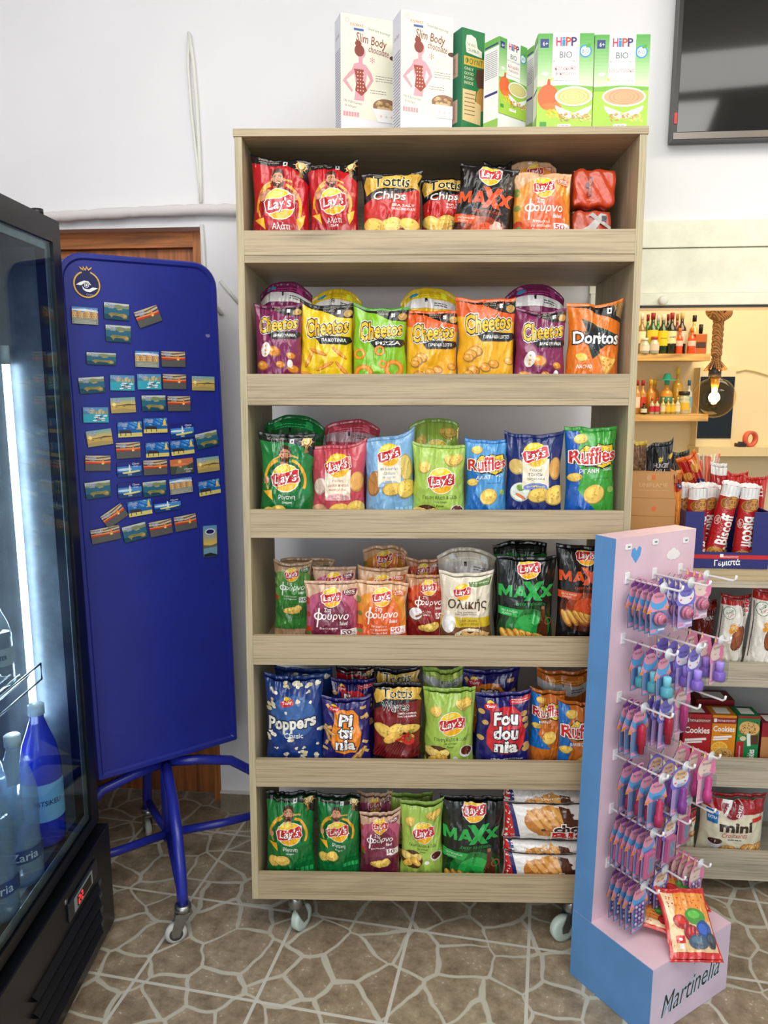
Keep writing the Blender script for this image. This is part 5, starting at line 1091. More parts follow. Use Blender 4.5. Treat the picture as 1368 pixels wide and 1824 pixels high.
fb('base_panel', (X0, FX + .02, FY0, FY1 + .018, .02, .325), bev=.003); fb('foot', (X0 + .05, FX - .1, FY0 + .05, FY1 - .05, 0, .02))
ft = .045
door = fb('door_frame', (BX + .0002, FX, FY1 - ft, FY1, .345, 1.945), (BX + .0002, FX, FY0, FY0 + ft, .345, 1.945), (BX + .0002, FX, FY0 + ft, FY1 - ft, 1.89, 1.945), (BX + .0002, FX, FY0 + ft, FY1 - ft, .345, .375))
s0 = .022; mm = mat((190, 196, 190), .28, .85, 'metal')
fb('metal_edge_strip', (FX - .012, FX - .010, FY1 - ft - s0, FY1 - ft, .375, 1.89), (FX - .012, FX - .010, FY0 + ft, FY0 + ft + s0, .375, 1.89), (FX - .012, FX - .010, FY0 + ft + s0, FY1 - ft - s0, .375, .40), (FX - .012, FX - .010, FY0 + ft + s0, FY1 - ft - s0, 1.87, 1.89), parent=door, m=mm)
fb('glass_pane', (FX - .008, FX - .004, FY0 + ft, FY1 - ft, .375, 1.89), parent=door, m=mat((226, 236, 240), .02, 0, 'glass', 0, .12))
mb = MB(); mb.M = fi; mb.tube([(FX - .03, FY1 - .05, 1.95), (FX - .03, FY1 - .05, 1.965)], .014, blk2); mb.build('hinge_cap', fr)
# lamp tube
led = mat((225, 242, 255), .5, 0, '', 14)
zt_, zb_ = atX(20, 604, -.93), atX(92, 1262, -.93)
mb = MB(); mb.M = fi; mb.tube([(-.93, FY1 - .06, .66), (-.93, FY1 - .06, 1.60)], .009, led, 10); tb = mb.build('lamp_tube', fr)
mb = MB(); mb.M = fi; mb.tube([(-.93, FY1 - .06, 1.60), (-.93, FY1 - .06, 1.645)], .011, mat((200, 205, 205), .3)); mb.tube([(-.93, FY1 - .06, .62), (-.93, FY1 - .06, .66)], .011, mat((200, 205, 205), .3)); mb.build('tube_socket', tb)
mb = MB(); mb.M = fi; dots = mat((190, 235, 240), .5, 0, '', 3)
for i in range(60): mb.box(-1.06, -1.054, FY1 - .038, FY1 - .036, .55 + i * .018, .556 + i * .018, dots)
mb.build('led_strip', fr)
# controller and louvres on the base
yc = lambda px, py: atX(px, py, FX + .02)
p = yc(118, 1603); q = yc(168, 1520); y0, y1 = p.y, q.y; zc = .265
mb = MB(); mb.M = fi; mb.box(FX + .02, FX + .026, y0, y1, zc - .025, zc + .025, mat((40, 44, 48), .25), .002); ct = mb.build('controller', fr)
mb = MB(); mb.M = fi; mb.box(FX + .0262, FX + .0275, y0 + .03, y1 - .04, zc - .018, zc + .018, mat((150, 160, 160), .3)); mb.box(FX + .0276, FX + .0282, y0 + .045, y1 - .05, zc - .014, zc + .014, mat((16, 10, 12), .2))
sg = mat((255, 40, 40), .5, 0, '', 3)
for k in (0, 1):
    yy = y0 + .052 + k * .017
    for dy_, dz_, w2, h2 in ((0, .0095, .010, .002), (0, 0, .010, .002), (0, -.0095, .010, .002), (.008, .005, .002, .009), (0, -.005, .002, .009)): mb.box(FX + .0283, FX + .0286, yy + dy_, yy + dy_ + w2, zc + dz_ - h2 / 2, zc + dz_ + h2 / 2, sg)
mb.build('red_display', ct)
mb = MB(); mb.M = fi
for i in range(4):
    z = .20 - i * .042; mb.add([(FX + .0205, y, z + dz) for y, dz in ((1.50, 0), (1.88, 0), (1.90, .014), (1.50, .014))] + [(FX + .034, y, z + .002) for y in (1.50, 1.88)], [(0, 1, 2, 3), (0, 1, 5, 4), (3, 2, 5, 4), (1, 2, 5)], blk2)
    mb.box(FX + .0203, FX + .021, 1.86, 1.92, z - .004, z + .012, mat((120, 60, 70), .6) if 0 else mat((70, 78, 84), .6))
mb.build('louvre', fr)
mb = MB(); mb.M = fi @ TR((FX + .02, 1.70, .30)) @ Matrix.Rotation(R(90), 4, 'Y'); mb.lathe([(.008, 0), (.007, .002), (.002, .003)], chrome, 14); mb.build('screw', fr)
# wire shelves
for z in (.84,):
    mb = MB(); mb.M = fi
    for i in range(18): x = FX - .08 - i * .024; mb.tube([(x, FY0 + .05, z), (x, FY1 - .17, z)], .002, chrome, 6)
    for y in (FY0 + .06, (FY0 + FY1) / 2, FY1 - .18): mb.tube([(FX - .08, y, z - .003), (FX - .50, y, z - .003)], .003, chrome, 6)
    mb.tube([(FX - .05, FY0 + .05, z + .03), (FX - .05, FY1 - .17, z + .03), (FX - .05, FY1 - .17, z - .01), (FX - .05, FY0 + .05, z - .01)], .0025, chrome, 6); mb.build('wire_shelf', fr)
# bottles
def bottle(name, label, p, H, rad, body, liquid, capc, labc=None, ltext=None, lz=(.25, .5), cat='bottle', group=None, waist=1, neck=.34, n=24, opaque=False, sq=False, yaw=0, ltc=(60, 50, 50)):
    root = thing(name, label, cat, TR(p, yaw), group); r = rad; nr = r * neck
    prof = [(r * .82, 0), (r * .97, H * .015), (r, H * .05)] + ([(r * (.965 if i % 2 else 1), H * (.08 + i * .035)) for i in range(1, 6)] if waist < 1 else []) + [(r * waist, H * .34), (r, H * .5), (r * .98, H * .6), (r * .8, H * .72), (r * .5, H * .83), (nr, H * .9), (nr, H * .95)]
    if 'kitchen shelves' in (group or ''): prof = [(r * .9, 0), (r, H * .02), (r, H * .56), (r * .86, H * .64), (nr * 1.25, H * .71), (nr, H * .76), (nr, H * .95)]
    mb = MB(); mb.lathe(prof, body, 4 if sq else n, cap=True); mb.build('bottle_body', root)
    if liquid: mb = MB(); mb.lathe([(max(a_ - .0022, .001), b_ + (.002 if i == 0 else 0)) for i, (a_, b_) in enumerate(prof) if b_ < H * .7], liquid, n); mb.build('drink', root)
    mb = MB(); mb.lathe([(nr * 1.2, H * (.84 if 'kitchen shelves' in (group or '') else .93)), (nr * 1.2, H * .995), (nr * 1.05, H)], mat(capc, .4), 14); mb.build('cap', root)
    if labc:
        mb = MB(); z0, z1 = H * lz[0], H * lz[1]; rr_ = r + .0012; vs = []; k = 16
        for zz in (z0, z1):
            for i in range(k + 1): t = R(-90 - 80 + 160 * i / k); vs.append((rr_ * math.cos(t), rr_ * math.sin(t), zz))
        mb.add(vs, [(i, i + 1, k + 2 + i, k + 1 + i) for i in range(k)], mat(labc, .5), True)
        if ltext:
            a = Art().txt(ltext[0], 0, 50, ltext[1], ltc, h=ltext[2], bold=.02)
            t = split_long(a.ops[-1][0], 6); pts = t.reshape(-1, 2); wv = r * 2.2 / 100
            vs = []
            for x, y in pts: th_ = R(-90) + x * wv / rr_; vs.append(((rr_ + .0006) * math.cos(th_), (rr_ + .0006) * math.sin(th_), (z0 + z1) / 2 - (y - 50) * wv))
            mb.add(vs, [(3 * i, 3 * i + 1, 3 * i + 2) for i in range(len(t))], mat(ltc, .5))
        mb.build('paper_label', root)
    return root
def tint(c, rough=.08): return mat(c, rough, 0, '', 0, 1, .8)
clearp = mat((214, 228, 240), .08, 0, '', 0, .3, 1); water = mat((120, 160, 200), .05, 0, '', 0, .3, .8)
BZ0 = .3755
bottle('sparkling_water_bottle', 'large deep blue sparkling water bottle with a white and blue label, by the lamp tube', (-.885, 1.845, BZ0), .375, .050, mat((40, 60, 220), .08, 0, '', 0, .8, .8), tint((16, 22, 110)), (226, 236, 246), (150, 205, 245), ('MiTSiKELi', 62, 12), (.20, .47), yaw=R(38), ltc=(40, 50, 110))
for i, (x, y, H_, lb) in enumerate(((-.866, 1.555, .37, 'clear water bottle standing nearest in the fridge'), (-.868, 1.682, .37, 'clear water bottle between the nearest one and the blue bottle'), (-.975, 1.745, .36, 'clear water bottle in the second line, behind the nearer two'))):
    bottle('water_bottle', lb, (x, y, BZ0), H_, .047, clearp, water, (226, 234, 240), (70, 84, 130), ('Zaria', 60, 20), (.18, .27), waist=.93, yaw=R(34), ltc=(236, 240, 246))
bottle('sparkling_water_bottle', 'blue bottle half hidden behind the clear ones', (-1.0, 1.62, BZ0), .37, .048, mat((40, 70, 220), .08, 0, '', 0, .8, .8), tint((20, 30, 130)), (226, 236, 246))
bottle('soft_drink_bottle', 'clear bottle with white cap and blue lettering on the wire shelf', (-.915, 1.74, .846), .21, .033, clearp, mat((60, 66, 80), .1, 0, '', 0, .5), (232, 236, 238), (196, 206, 216), ('WATER', 50, 14), (.25, .45), yaw=R(30), ltc=(40, 60, 120))
bottle('soft_drink_bottle', 'black bottle with yellow cap at the front of the wire shelf', (-.905, 1.645, .846), .155, .028, tint((20, 20, 22)), None, (236, 190, 40), (40, 36, 34), ('Sp', 40, 20), (.25, .6), yaw=R(30), ltc=(220, 220, 214))
# ================================================================== serving counter with shelves, at the right
Mu = TR((1.02, 2.135, 0), R(-4.5)); Mui = Mu.inverted(); UN = Mu.to_3x3() @ Vector((0, 1, 0))
def ul(px, py, off=0): return Mui @ hit(px, py, Mu @ Vector((0, off, 0)), UN)
CT = ul(1300, 1016).z; UX0, UX1, UD = -.355, 1.3, .30
uz = [ul(1300, y).z for y in (1046, 1182, 1210, 1223, 1353, 1392, 1402, 1518, 1553, 1567)]
owk = mat((188, 170, 134), .5, 0, 'oakx')
o2x, o2z = mat((186, 176, 156), .55, 0, 'oakx'), mat((186, 176, 156), .55, 0, 'oakz')
unit = thing('counter_shelves', 'low pale oak shelf unit of snacks under the serving counter', 'shelf', Mu)
for x0, x1 in ((UX0, UX0 + .018), (UX1 - .018, UX1)): mb = MB(); mb.box(x0, x1, 0, UD, .0, uz[0] - .0005, o2z); mb.build('side_panel', unit)
BZ = []
for a_, b_, c_ in ((uz[1], uz[2], uz[3]), (uz[4], uz[5], uz[6]), (uz[7], uz[8], uz[9])):
    mb = MB(); mb.box(UX0 + .018, UX1 - .018, .0005, UD, max(c_, .0), b_, o2x); mb.build('shelf_board', unit)
    mb = MB(); mb.box(UX0 + .018, UX1 - .018, 0, .018, b_ + .0005, a_, o2x, .0008); mb.build('front_lip', unit); BZ.append(b_)
mb = MB(); mb.box(UX0, UX1, -.003, UD, uz[0], uz[0] + .018, o2x); mb.build('top_board', unit)
mb = MB(); mb.box(UX0 + .018, UX1 - .018, UD - .01, UD, BZ[2] + .001, uz[0] - .001, mat((150, 152, 150), .7)); mb.build('back_panel', unit)
mb = MB(); mb.box(UX0, UX1, .004, UD + .01, uz[0] + .0185, CT, owk); hx_ = (Mui @ Mw @ Vector((HX0, 0, 1))).x + .015; mb.box(hx_, UX1, UD + .01, UD + .35, uz[0] + .0185, CT, owk); o = mb.build('worktop'); o.matrix_world = Mu; tag(o, 'long brown wood worktop running under the serving hatch', 'worktop')
def ub(bz, px0, px1, ytop, ybot, art, key, base, seal, label, name='snack_packet', dy=0, T=.035, cat='snack packet', rx=0, ry=0, **kw):
    Y = .024 + T + dy; ym = (ytop + ybot) / 2; a, b = ul(px0, ym, Y - T * .5), ul(px1, ym, Y - T * .5); z = ul((px0 + px1) / 2, ytop, Y).z; W = b.x - a.x; _nb[0] += 1
    z = min(z, kw.pop('zmax', uz[0] - .02)); M = Mu @ TR(((a.x + b.x) / 2, Y, bz + .002 + abs(math.sin(ry)) * W / 2), 0, rx, ry); kw.setdefault('ear', .03)
    return make_bag(name, key, art, W, z - bz - .002, T, base, seal, _nb[0], M, label, None, cat=cat, **kw)
# croissant sausages packets
def d_bigtaste(v=0):
    a = Art(); a.rect(-50, 0, 50, 40, (178, 34, 32)); a.poly([(-50, 34), (0, 26), (50, 44), (50, 220), (-50, 220)], (232, 228, 218))
    a.ell(-24, 56, 20, 22, (90, 140, 90)); a.ell(-24, 56, 18, 20, (246, 244, 240)); a.txt('Fresh', -24, 52, 24, (60, 130, 70), h=9, rot=-50, bold=.02); a.txt('Snack', -20, 62, 22, (200, 40, 40), h=8, rot=-50)
    a.txt('BIG', 36, 30, 40, (206, 34, 38), h=24, rot=80, bold=.09, out=W_, ow=.13); a.txt('taste', 20, 40, 40, (60, 50, 46), h=12, rot=75, bold=.03); a.lines(-14, 16, 88, 2, 5, (120, 110, 100))
    a.ell(16, 140, 24, 46, (120, 58, 32), 14); a.ell(13, 138, 19, 40, (156, 82, 48), 14); a.ell(10, 120, 8, 14, (190, 112, 70), 14); a.ell(18, 158, 6, 10, (180, 100, 60), 14)
    a.ell(-4, 104, 13, 12, (236, 150, 40)); a.ell(-4, 104, 9.5, 8.5, (250, 196, 90)); a.ell(-12, 118, 9, 8, (240, 160, 50))
    for q in (0, 60, 120): a.rect(-17, 103.5, 9, 104.5, W_, q)
    a.rect(-47, 40, -45, 210, (70, 70, 74)); a.lines(-44, -38, 44, 40, 4, (90, 90, 90)); return a
dbt = d_bigtaste()
ub(BZ[0], 1273, 1327, 1062, 1176, dbt, 'bt', (226, 222, 212), (178, 34, 32), 'white and red sausage croissant packet, left of two leaning on the top shelf', dy=.02, T=.03, ry=R(4), name='croissant_packet')
ub(BZ[0], 1331, 1392, 1046, 1176, dbt, 'bt', (226, 222, 212), (178, 34, 32), 'white and red sausage croissant packet cut by the photo edge, top shelf', T=.03, ry=R(3), name='croissant_packet')
dk_ = Art(); dk_.rect(-50, 0, 50, 34, (170, 36, 30)); dk_.txt('ΚΑΚΑΟ', 6, 66, 50, W_, h=14, bold=.07, out=INK, ow=.12); dk_.ell(-10, 50, 26, 9, (120, 70, 40))
ub(BZ[0], 1234, 1276, 1070, 1176, dk_, 'kak', (112, 40, 34), (150, 30, 30), 'dark red cocoa packet behind the hanging cards, top counter shelf', dy=.09, T=.03)
ub(BZ[0], 1262, 1290, 1150, 1178, None, None, (232, 190, 50), (70, 140, 70), 'small yellow and green packet low beside the leaning packets', T=.012)
def ubox(bz, px0, px1, ytop, base, art, label, dy=.03, depth=.07, name='cookie_box', yaw=0, z0=None):
    Y = .024 + dy; a, b = ul(px0, ytop + 40, Y), ul(px1, ytop + 40, Y); z = ul(px0, ytop, Y).z; z0 = z0 if z0 is not None else bz; W = b.x - a.x; H = z - z0 - .001; M = Mu @ TR(((a.x + b.x) / 2, Y, z0 + .001), yaw)
    root = thing(name, label, 'cookie box', M); mb = MB(); mb.box(-W / 2, W / 2, 0, depth, 0, H, card(base), .001); flat_art(mb, art, W, TR((0, 0, H)), step=.00008, ymax=H / W * 100); mb.build('carton_body', root)
    mb = MB(); mb.box(-W / 2 + .001, W / 2 - .001, .001, depth - .001, H + .0002, H + .001, card(tuple(int(c * .8) for c in base))); mb.box(-W * .3, W * .3, depth * .2, depth * .8, H + .0011, H + .0014, card((226, 224, 214))); mb.build('top_flap', root)
def d_cook(base, kind):
    a = Art(); a.rect(-50, 10, 50, 36, (150, 30, 36)); a.rect(-44, 14, -32, 30, W_); a.txt('ΠΑΠΑΔΟΠΟΥΛΟΥ', 8, 23, 74, W_, h=9, bold=.02)
    if kind == 'g':
        a = Art(); a.rect(-50, 0, 50, 12, (150, 30, 36)); 
        for x, y in ((14, 62), (-8, 58)): a.ell(x, y, 36, 34, (176, 126, 60)); a.ell(x, y - 1, 34, 31, (222, 180, 106))
        r = random.Random(1)
        for i in range(34): a.ell(r.uniform(-36, 42), r.uniform(32, 84), 3, 2, (70, 44, 34), r.uniform(0, 90), n=8)
        a.rect(14, 92, 46, 138, (84, 52, 40)); a.ell(-22, 110, 14, 12, (226, 206, 170)); a.ell(-36, 96, 9, 7, (90, 150, 60)); a.rect(-50, 126, -16, 215, (176, 32, 40)); a.rect(-4, 84, 12, 146, (230, 240, 230), -6); a.txt('Cookies', 18, 200, 74, W_, h=30, rot=-90, bold=.05); a.txt('ΠΑΠΑΔΟΠΟΥΛΟΥ', -33, 176, 60, W_, h=7, rot=-90); return a
    a.txt('Cookies', 0, 60, 88, W_, h=24, bold=.05); a.lines(-14, 36, 78, 1, 4, (90, 60, 30), 3); a.rect(-42, 92, 34, 101, W_, -5); a.rect(-44, 104, 20, 111, W_, -5)
    if kind == 'o': a.ell(-14, 146, 34, 28, (250, 206, 90)); a.ell(-14, 146, 29, 23, (246, 176, 40)); [a.rect(-42, 145, 14, 147, (252, 220, 130), q) for q in (0, 45, 90, 135)]
    a.ell(6 if kind == 'o' else 34, 176, 38, 30, (176, 126, 60)); a.ell(6 if kind == 'o' else 34, 174, 35, 27, (216, 168, 90)); r = random.Random(2)
    for i in range(26): a.ell((6 if kind == 'o' else 34) + r.uniform(-28, 28), r.uniform(154, 194), 3, 2, (70, 44, 34), r.uniform(0, 90), n=8)
    return a
ubox(BZ[1], 1216, 1266, 1272, (178, 26, 36), d_cook(0, 'r'), 'red cookie box with white lettering, beside the hanging cards', .03)
ubox(BZ[1], 1267, 1310, 1274, (226, 140, 24), d_cook(0, 'o'), 'orange cookie box with an orange slice picture', .03)
ubox(BZ[1], 1312, 1352, 1275, (22, 128, 70), d_cook(0, 'g'), 'green cookie box with big chocolate chip cookies', .03)
ubox(BZ[1], 1355, 1400, 1288, (150, 30, 40), Art().rect(-50, 60, 50, 150, (190, 130, 80)).ell(20, 100, 26, 24, (176, 30, 40)).ell(4, 120, 20, 18, (200, 50, 50)), 'dark red box with cherries at the photo edge', .035)
ubox(BZ[1], 1238, 1306, 1246, (140, 26, 34), Art(), 'dark red box lying further back behind the red and orange boxes', .14, .08)
ubox(BZ[1], 1208, 1240, 1240, (20, 96, 56), Art(), 'dark green box at the back behind the red cookie box', .195, .06)
# mini croissant bags
def d_mini():
    a = Art(); a.poly([(-50, 0), (50, 0), (50, 26), (0, 22), (-50, 18)], (176, 22, 34)); a.ell(-6, 16, 17, 16, (226, 190, 190)); a.ell(-6, 16, 15.5, 14.5, (140, 22, 34)); a.txt('7', -12, 16, 14, W_, h=22, shear=.1, bold=.04); a.txt('DAYS', 4, 19, 16, W_, h=6, rot=-65, bold=.04)
    a.poly([(-44, 20), (-28, 21), (-29, 40), (-43, 39)], (30, 120, 196)); a.txt('EXTRA', -36, 31, 12, W_, h=4, bold=.04); a.rect(26, 30, 44, 37, (220, 60, 40)); a.txt('mini', 0, 43, 50, (58, 38, 32), h=14, bold=.08); a.txt('Croissants', -2, 56, 40, (196, 40, 50), h=8, shear=.35, rot=-2); a.lines(-12, 10, 63, 1, 3, (60, 60, 110), 1.5)
    a.ell(-30, 72, 11, 8, (230, 228, 232)); a.ell(-30, 68, 10, 5, (70, 34, 28))
    for x, y, q in ((-12, 82, -15), (12, 86, 10), (34, 80, -25), (22, 78, 15)): a.ell(x, y, 14, 8, (190, 120, 50), q); a.ell(x, y - 1, 12, 6.4, (232, 170, 90), q); [a.ell(x + k * 5, y - 1, 1.2, 6, (250, 214, 150), q + 20) for k in (-1, 0, 1)]
    return a
dm = d_mini(); zlim = uz[6] - .006
ub(BZ[2], 1246, 1368, 1412, 1518, dm, 'mini', (232, 226, 200), (176, 22, 34), 'large cream and red bag of mini croissants on the bottom counter shelf', T=.05, cat='croissant bag', name='croissant_bag', zmax=zlim)
ub(BZ[2], 1194, 1242, 1440, 1518, dm, 'mini', (232, 226, 200), (176, 22, 34), 'cream and red croissant bag half hidden by the hanging cards', T=.035, dy=.03, cat='croissant bag', name='croissant_bag', zmax=zlim)

# ---- on the worktop
def on_ct(px, py, off): return ul(px, py, off)
# cardboard shipping box standing open
cb = mat((196, 144, 88), .7, 0, 'card'); a0 = ul(1118, 900, .10); a1 = ul(1206, 900, .06); zb = CT + .001
zt2 = ul(1180, 836, .09).z
root = thing('cardboard_box', 'plain brown cardboard box with faint orange flame prints, left end of the counter', 'box', Mu @ TR((a0.x, .085, zb), R(-6)))
W = a1.x - a0.x; H = zt2 - zb; mb = MB(); mb.box(0, W, 0, .004, 0, H * .98, cb); mb.box(0, .004, .004, .12, 0, H * .7, cb); mb.box(W - .004, W, .004, .12, 0, H * .7, cb); mb.box(0, W, .12, .124, 0, H * .7, cb); mb.box(.004, W - .004, .004, .12, 0, .004, cb)
a = Art(); a.ell(0, 13, 4, 6, (226, 110, 60)); a.ell(-10, 14, 5, 7, (206, 160, 110)); a.txt('UNIFLAME', 0, 30, 60, (214, 172, 124), h=9, bold=.02); a.lines(-34, 34, 42, 1, 3, (216, 176, 130)); a.rect(-50, 59, 50, 60, (160, 112, 62)); a.ell(4, 84, 5, 6, (226, 110, 60)); a.rect(-50, 100, 50, 101, (160, 112, 62))
flat_art(mb, a, W, TR((W / 2, 0, H * .98)), lambda c: mat(c, .7), ymax=H / W * 98); mb.build('box_walls', root)
mb = MB(); mb.M = TR((0, 0, H * .98)) @ Matrix.Rotation(R(-8), 4, 'X'); mb.box(.002, W - .004, -.001, .003, 0, .0015, cb); mb.build('flap_edge', root)
# nut pouches
def pouch(px0, px1, ytop, dy, label, base, art, key, T=.02, z0=None, name='snack_pouch', ry=0, seal=None, cat='snack pouch', **kw):
    a, b = ul(px0, ytop + 40, dy), ul(px1, ytop + 40, dy); z = ul((px0 + px1) / 2, ytop, dy).z; z0 = z0 or zb; W = b.x - a.x; _nb[0] += 1
    M = Mu @ TR(((a.x + b.x) / 2 - (z - z0) * math.sin(ry), dy, z0 + .001 + abs(math.sin(ry)) * W / 2), 0, 0, ry); kw.setdefault('ear', .02)
    return make_bag(name, key, art, W, z - z0 - .001, T, base, seal or base, _nb[0], M, label, None, cat=cat, **kw)
dh = Art(); hgt = 1.9; dh.rect(-46, 16, 46, 18, (60, 60, 62)); dh.txt('#', 0, 62, 16, (226, 200, 60), bold=.05); dh.txt('HUNGRY', 6, 84, 56, W_, h=17, bold=.01); dh.txt('DELI', 0, 104, 36, W_, h=14); dh.ell(40, 56, 9, 9, (226, 196, 80))
pouch(1148, 1197, 788, .26, 'black snack pouch with white capitals behind the cardboard box', (36, 38, 42), dh, 'hungry', ear=.05, earl=-.06)
dn = Art(); rr = random.Random(9)
for i in range(60): dn.ell(rr.uniform(-44, 44), rr.uniform(16, 200), 8, 7, rr.choice([(150, 112, 80), (120, 84, 58), (176, 140, 104)]), rr.uniform(0, 90), n=10)
dn.rect(-50, 0, 50, 14, (214, 60, 50)); dn.ell(0, 8, 14, 6, (240, 200, 60))
pouch(1120, 1150, 786, .32, 'clear bag of brown nuts with a red and yellow header, behind the box', (140, 104, 76), dn, 'nuts', T=.03, seal=(220, 190, 60))
pouch(1180, 1226, 806, .315, 'dark pouch with olive crumpled top beside the black snack pouch', (52, 50, 40), None, None, T=.02)
dor = Art(); dor.rect(-50, 0, 50, 200, (236, 110, 30)); dor.poly([(-50, 10), (10, 30), (50, 120), (20, 200), (-20, 200)], (176, 34, 30)); dor.ell(20, 60, 22, 26, (214, 150, 60)); dor.ell(-24, 96, 22, 20, (222, 160, 80)); dor.rect(-10, 130, 60, 170, (34, 40, 100), 40); dor.txt('ΤΟΣΤ', 24, 148, 40, W_, h=14, rot=50, bold=.05)
pouch(1200, 1238, 806, .235, 'bright orange toast packet leaning left above the blue display box', (232, 110, 34), dor, 'tost', T=.018, ry=R(-22), z0=zb, cat='snack packet', name='snack_packet')
pouch(1192, 1211, 838, .085, 'orange and gold packet tucked between the cardboard box and the toast packet', (226, 140, 50), dor, 'tost', T=.008, ry=R(-4), z0=zb, name='snack_packet', cat='snack packet')
# blue counter display box with biscuit tubes
b0 = ul(1214, 1000, .02); b1 = ul(1366, 1000, .02); BW = b1.x - b0.x; BXc = (b0.x + b1.x) / 2 + .004; BD = .17
navy = card((40, 44, 112)); zt3 = ul(1290, 912, .02).z - zb; zt4 = ul(1290, 984, .02).z - zb
box_ = thing('display_box', 'blue cardboard counter display box with a red stripe, full of biscuit tubes', 'display box', Mu @ TR((BXc, .02, zb)))
mb = MB(); hw = BW / 2; mb.box(-hw, hw, 0, .004, 0, zt4, navy); mb.box(-hw, -hw + BW * .22, 0, .004, zt4, zt3, navy); mb.box(hw - BW * .20, hw, 0, .004, zt4, zt3, navy); mb.box(-hw, -hw + .004, .004, BD, 0, zt3, navy); mb.box(hw - .004, hw, .004, BD, 0, zt3, navy); mb.box(-hw + .004, hw - .004, BD - .004, BD, 0, zt3, navy); mb.box(-hw + .004, hw - .004, .004, BD - .004, 0, .003, navy)
a = Art(); zz4 = zt4 / BW * 100; a.rect(-50, 3, 50, 8, (200, 40, 44)); a.rect(-7, 2, -3, 6, W_); a.txt('ΠΑΠΑΔΟΠΟΥΛΟΥ', 6, 5.4, 18, W_, h=2.4); a.txt('Γεμιστά', 2, 13, 30, W_, h=9, bold=.05, rot=-3)
flat_art(mb, a, BW, TR((0, 0, zt4))); mb.build('box_walls', box_)
def d_tube(v):
    a = Art(); a.rect(-50, 0, 50, 62, (232, 232, 230)); 
    for i in range(7): a.rect(-46 + i * 14, 0, -44 + i * 14, 50, (206, 206, 206))
    a.rect(-50, 60, 50, 64, (246, 246, 240)); c = (178, 28, 34)
    a.rect(-50, 64, 50, 700, c)
    for x, y in ((-6, 100), (10, 90)): a.ell(x, y, 32, 34, (140, 84, 34)); a.ell(x, y, 29, 31, (206, 144, 66)); a.ring(x, y, 17, 20, (170, 110, 44))
    a.txt('Biscoff', 8, 245, 170, W_, h=50, rot=-90 if v else 90, bold=.05); a.ell(-30, 200, 12, 26, (236, 226, 220)); a.ell(-30, 200, 10, 23, (178, 28, 34)); a.txt('Lotus', -30, 200, 34, W_, h=12, rot=-90 if v else 90)
    a.ell(-6, 380, 34, 34, (140, 84, 34)); a.ell(-6, 380, 31, 31, (206, 144, 66)); a.ell(30, 350, 12, 10, (236, 220, 190)); return a
dt = [d_tube(0), d_tube(1)]
def biscuit(px, pyt, dy, label, ry, v=0, r=.026, fx=0):
    p_ = ul(px, pyt, dy); H = p_.z - zb - .006; mb0 = None; L_ = H / math.cos(ry)
    xb = p_.x - H * math.tan(ry)
    M = Mu @ TR((xb, dy, zb + .006 + abs(math.sin(ry)) * r), 0, 0, ry); root = thing('biscuit_tube', label, 'biscuit tube', M, 'biscuit tubes in the blue box')
    L_ -= abs(math.sin(ry)) * r; mb = MB(); n = 24; prof = [(r * .9, 0), (r, .004), (r, L_ - .02), (r * 1.02, L_ - .008), (r * .95, L_)]; mb.lathe(prof, film((178, 28, 34)), n); wv = 2 * r / 100
    for i, (t, c) in enumerate(dt[v].ops):
        t = split_long(t, 16); t = t[(t[:, :, 1] * wv).max(1) < L_ - .001]; 
        if not len(t): continue
        pts = t.reshape(-1, 2); ro = r * 1.03 + .0003 + .0001 * i; vs = []
        for x, y in pts: th_ = R(-90) + x * wv / r * 1.35; vs.append((ro * math.cos(th_), ro * math.sin(th_), L_ - y * wv))
        mb.add(vs, [(3 * j, 3 * j + 1, 3 * j + 2) for j in range(len(t))], film(c), True)
    mb.build('wrapper', root); mb = MB()
    k = 16; vs = []
    for j, (rr_, z) in enumerate(((r * 1.0, L_ - .001), (r * .9, L_ + .006), (r * .4, L_ + .010))):
        for i in range(k): t = 2 * math.pi * i / k; q = 1 + .12 * (i % 2); vs.append((rr_ * q * math.cos(t), rr_ * q * math.sin(t) * .7, z + .003 * math.sin(i * 2.1)))
    mb.add(vs, [(j * k + i, j * k + (i + 1) % k, (j + 1) * k + (i + 1) % k, (j + 1) * k + i) for j in range(2) for i in range(k)] + [tuple(2 * k + i for i in range(k))], film((226, 226, 226))); mb.build('twisted_end', root)
biscuit(1218, 866, .125, 'biscuit tube at the left back of the blue box', 0)
biscuit(1243, 868, .065, 'upright biscuit tube left of the tilted one', R(-1))
biscuit(1262, 866, .13, 'biscuit tube standing behind, between the upright and the tilted one', R(2))
biscuit(1290, 872, .14, 'short shaded biscuit tube right behind the tilted one', R(3)) 
biscuit(1304, 864, .065, 'biscuit tube tilted to the right, lettering reading upwards', R(11), 1)
biscuit(1336, 868, .065, 'biscuit tube at the right with a price sticker over its lettering', R(3))
biscuit(1274, 826, .20, 'tall biscuit tube standing behind the blue box', R(0), 1) if 0 else None
pouch(1262, 1292, 826, .215, 'white-topped red biscuit tube pack standing behind the blue box', (178, 28, 34), Art().rect(-50, 0, 50, 70, (226, 226, 222)).txt('Biscoff', -10, 120, 70, W_, h=14, rot=-90), 'tallb', T=.02, name='biscuit_pack', cat='biscuit pack', seal=(226, 226, 222))
for i, (x0, x1, yt, dy, lb) in enumerate(((1290, 1330, 843, .215, 'red crisp packet behind the tilted tube'), (1320, 1364, 850, .205, 'red packet at the right behind the blue box, edge of the photo'))):
    pouch(x0, x1, yt, dy, lb, (196, 44, 36), Art().txt('KIT', 20, 60, 50, W_, h=18, rot=80, bold=.05) if i else None, 'kit' if i else None, T=.014, ear=.04, name='snack_packet', cat='snack packet')
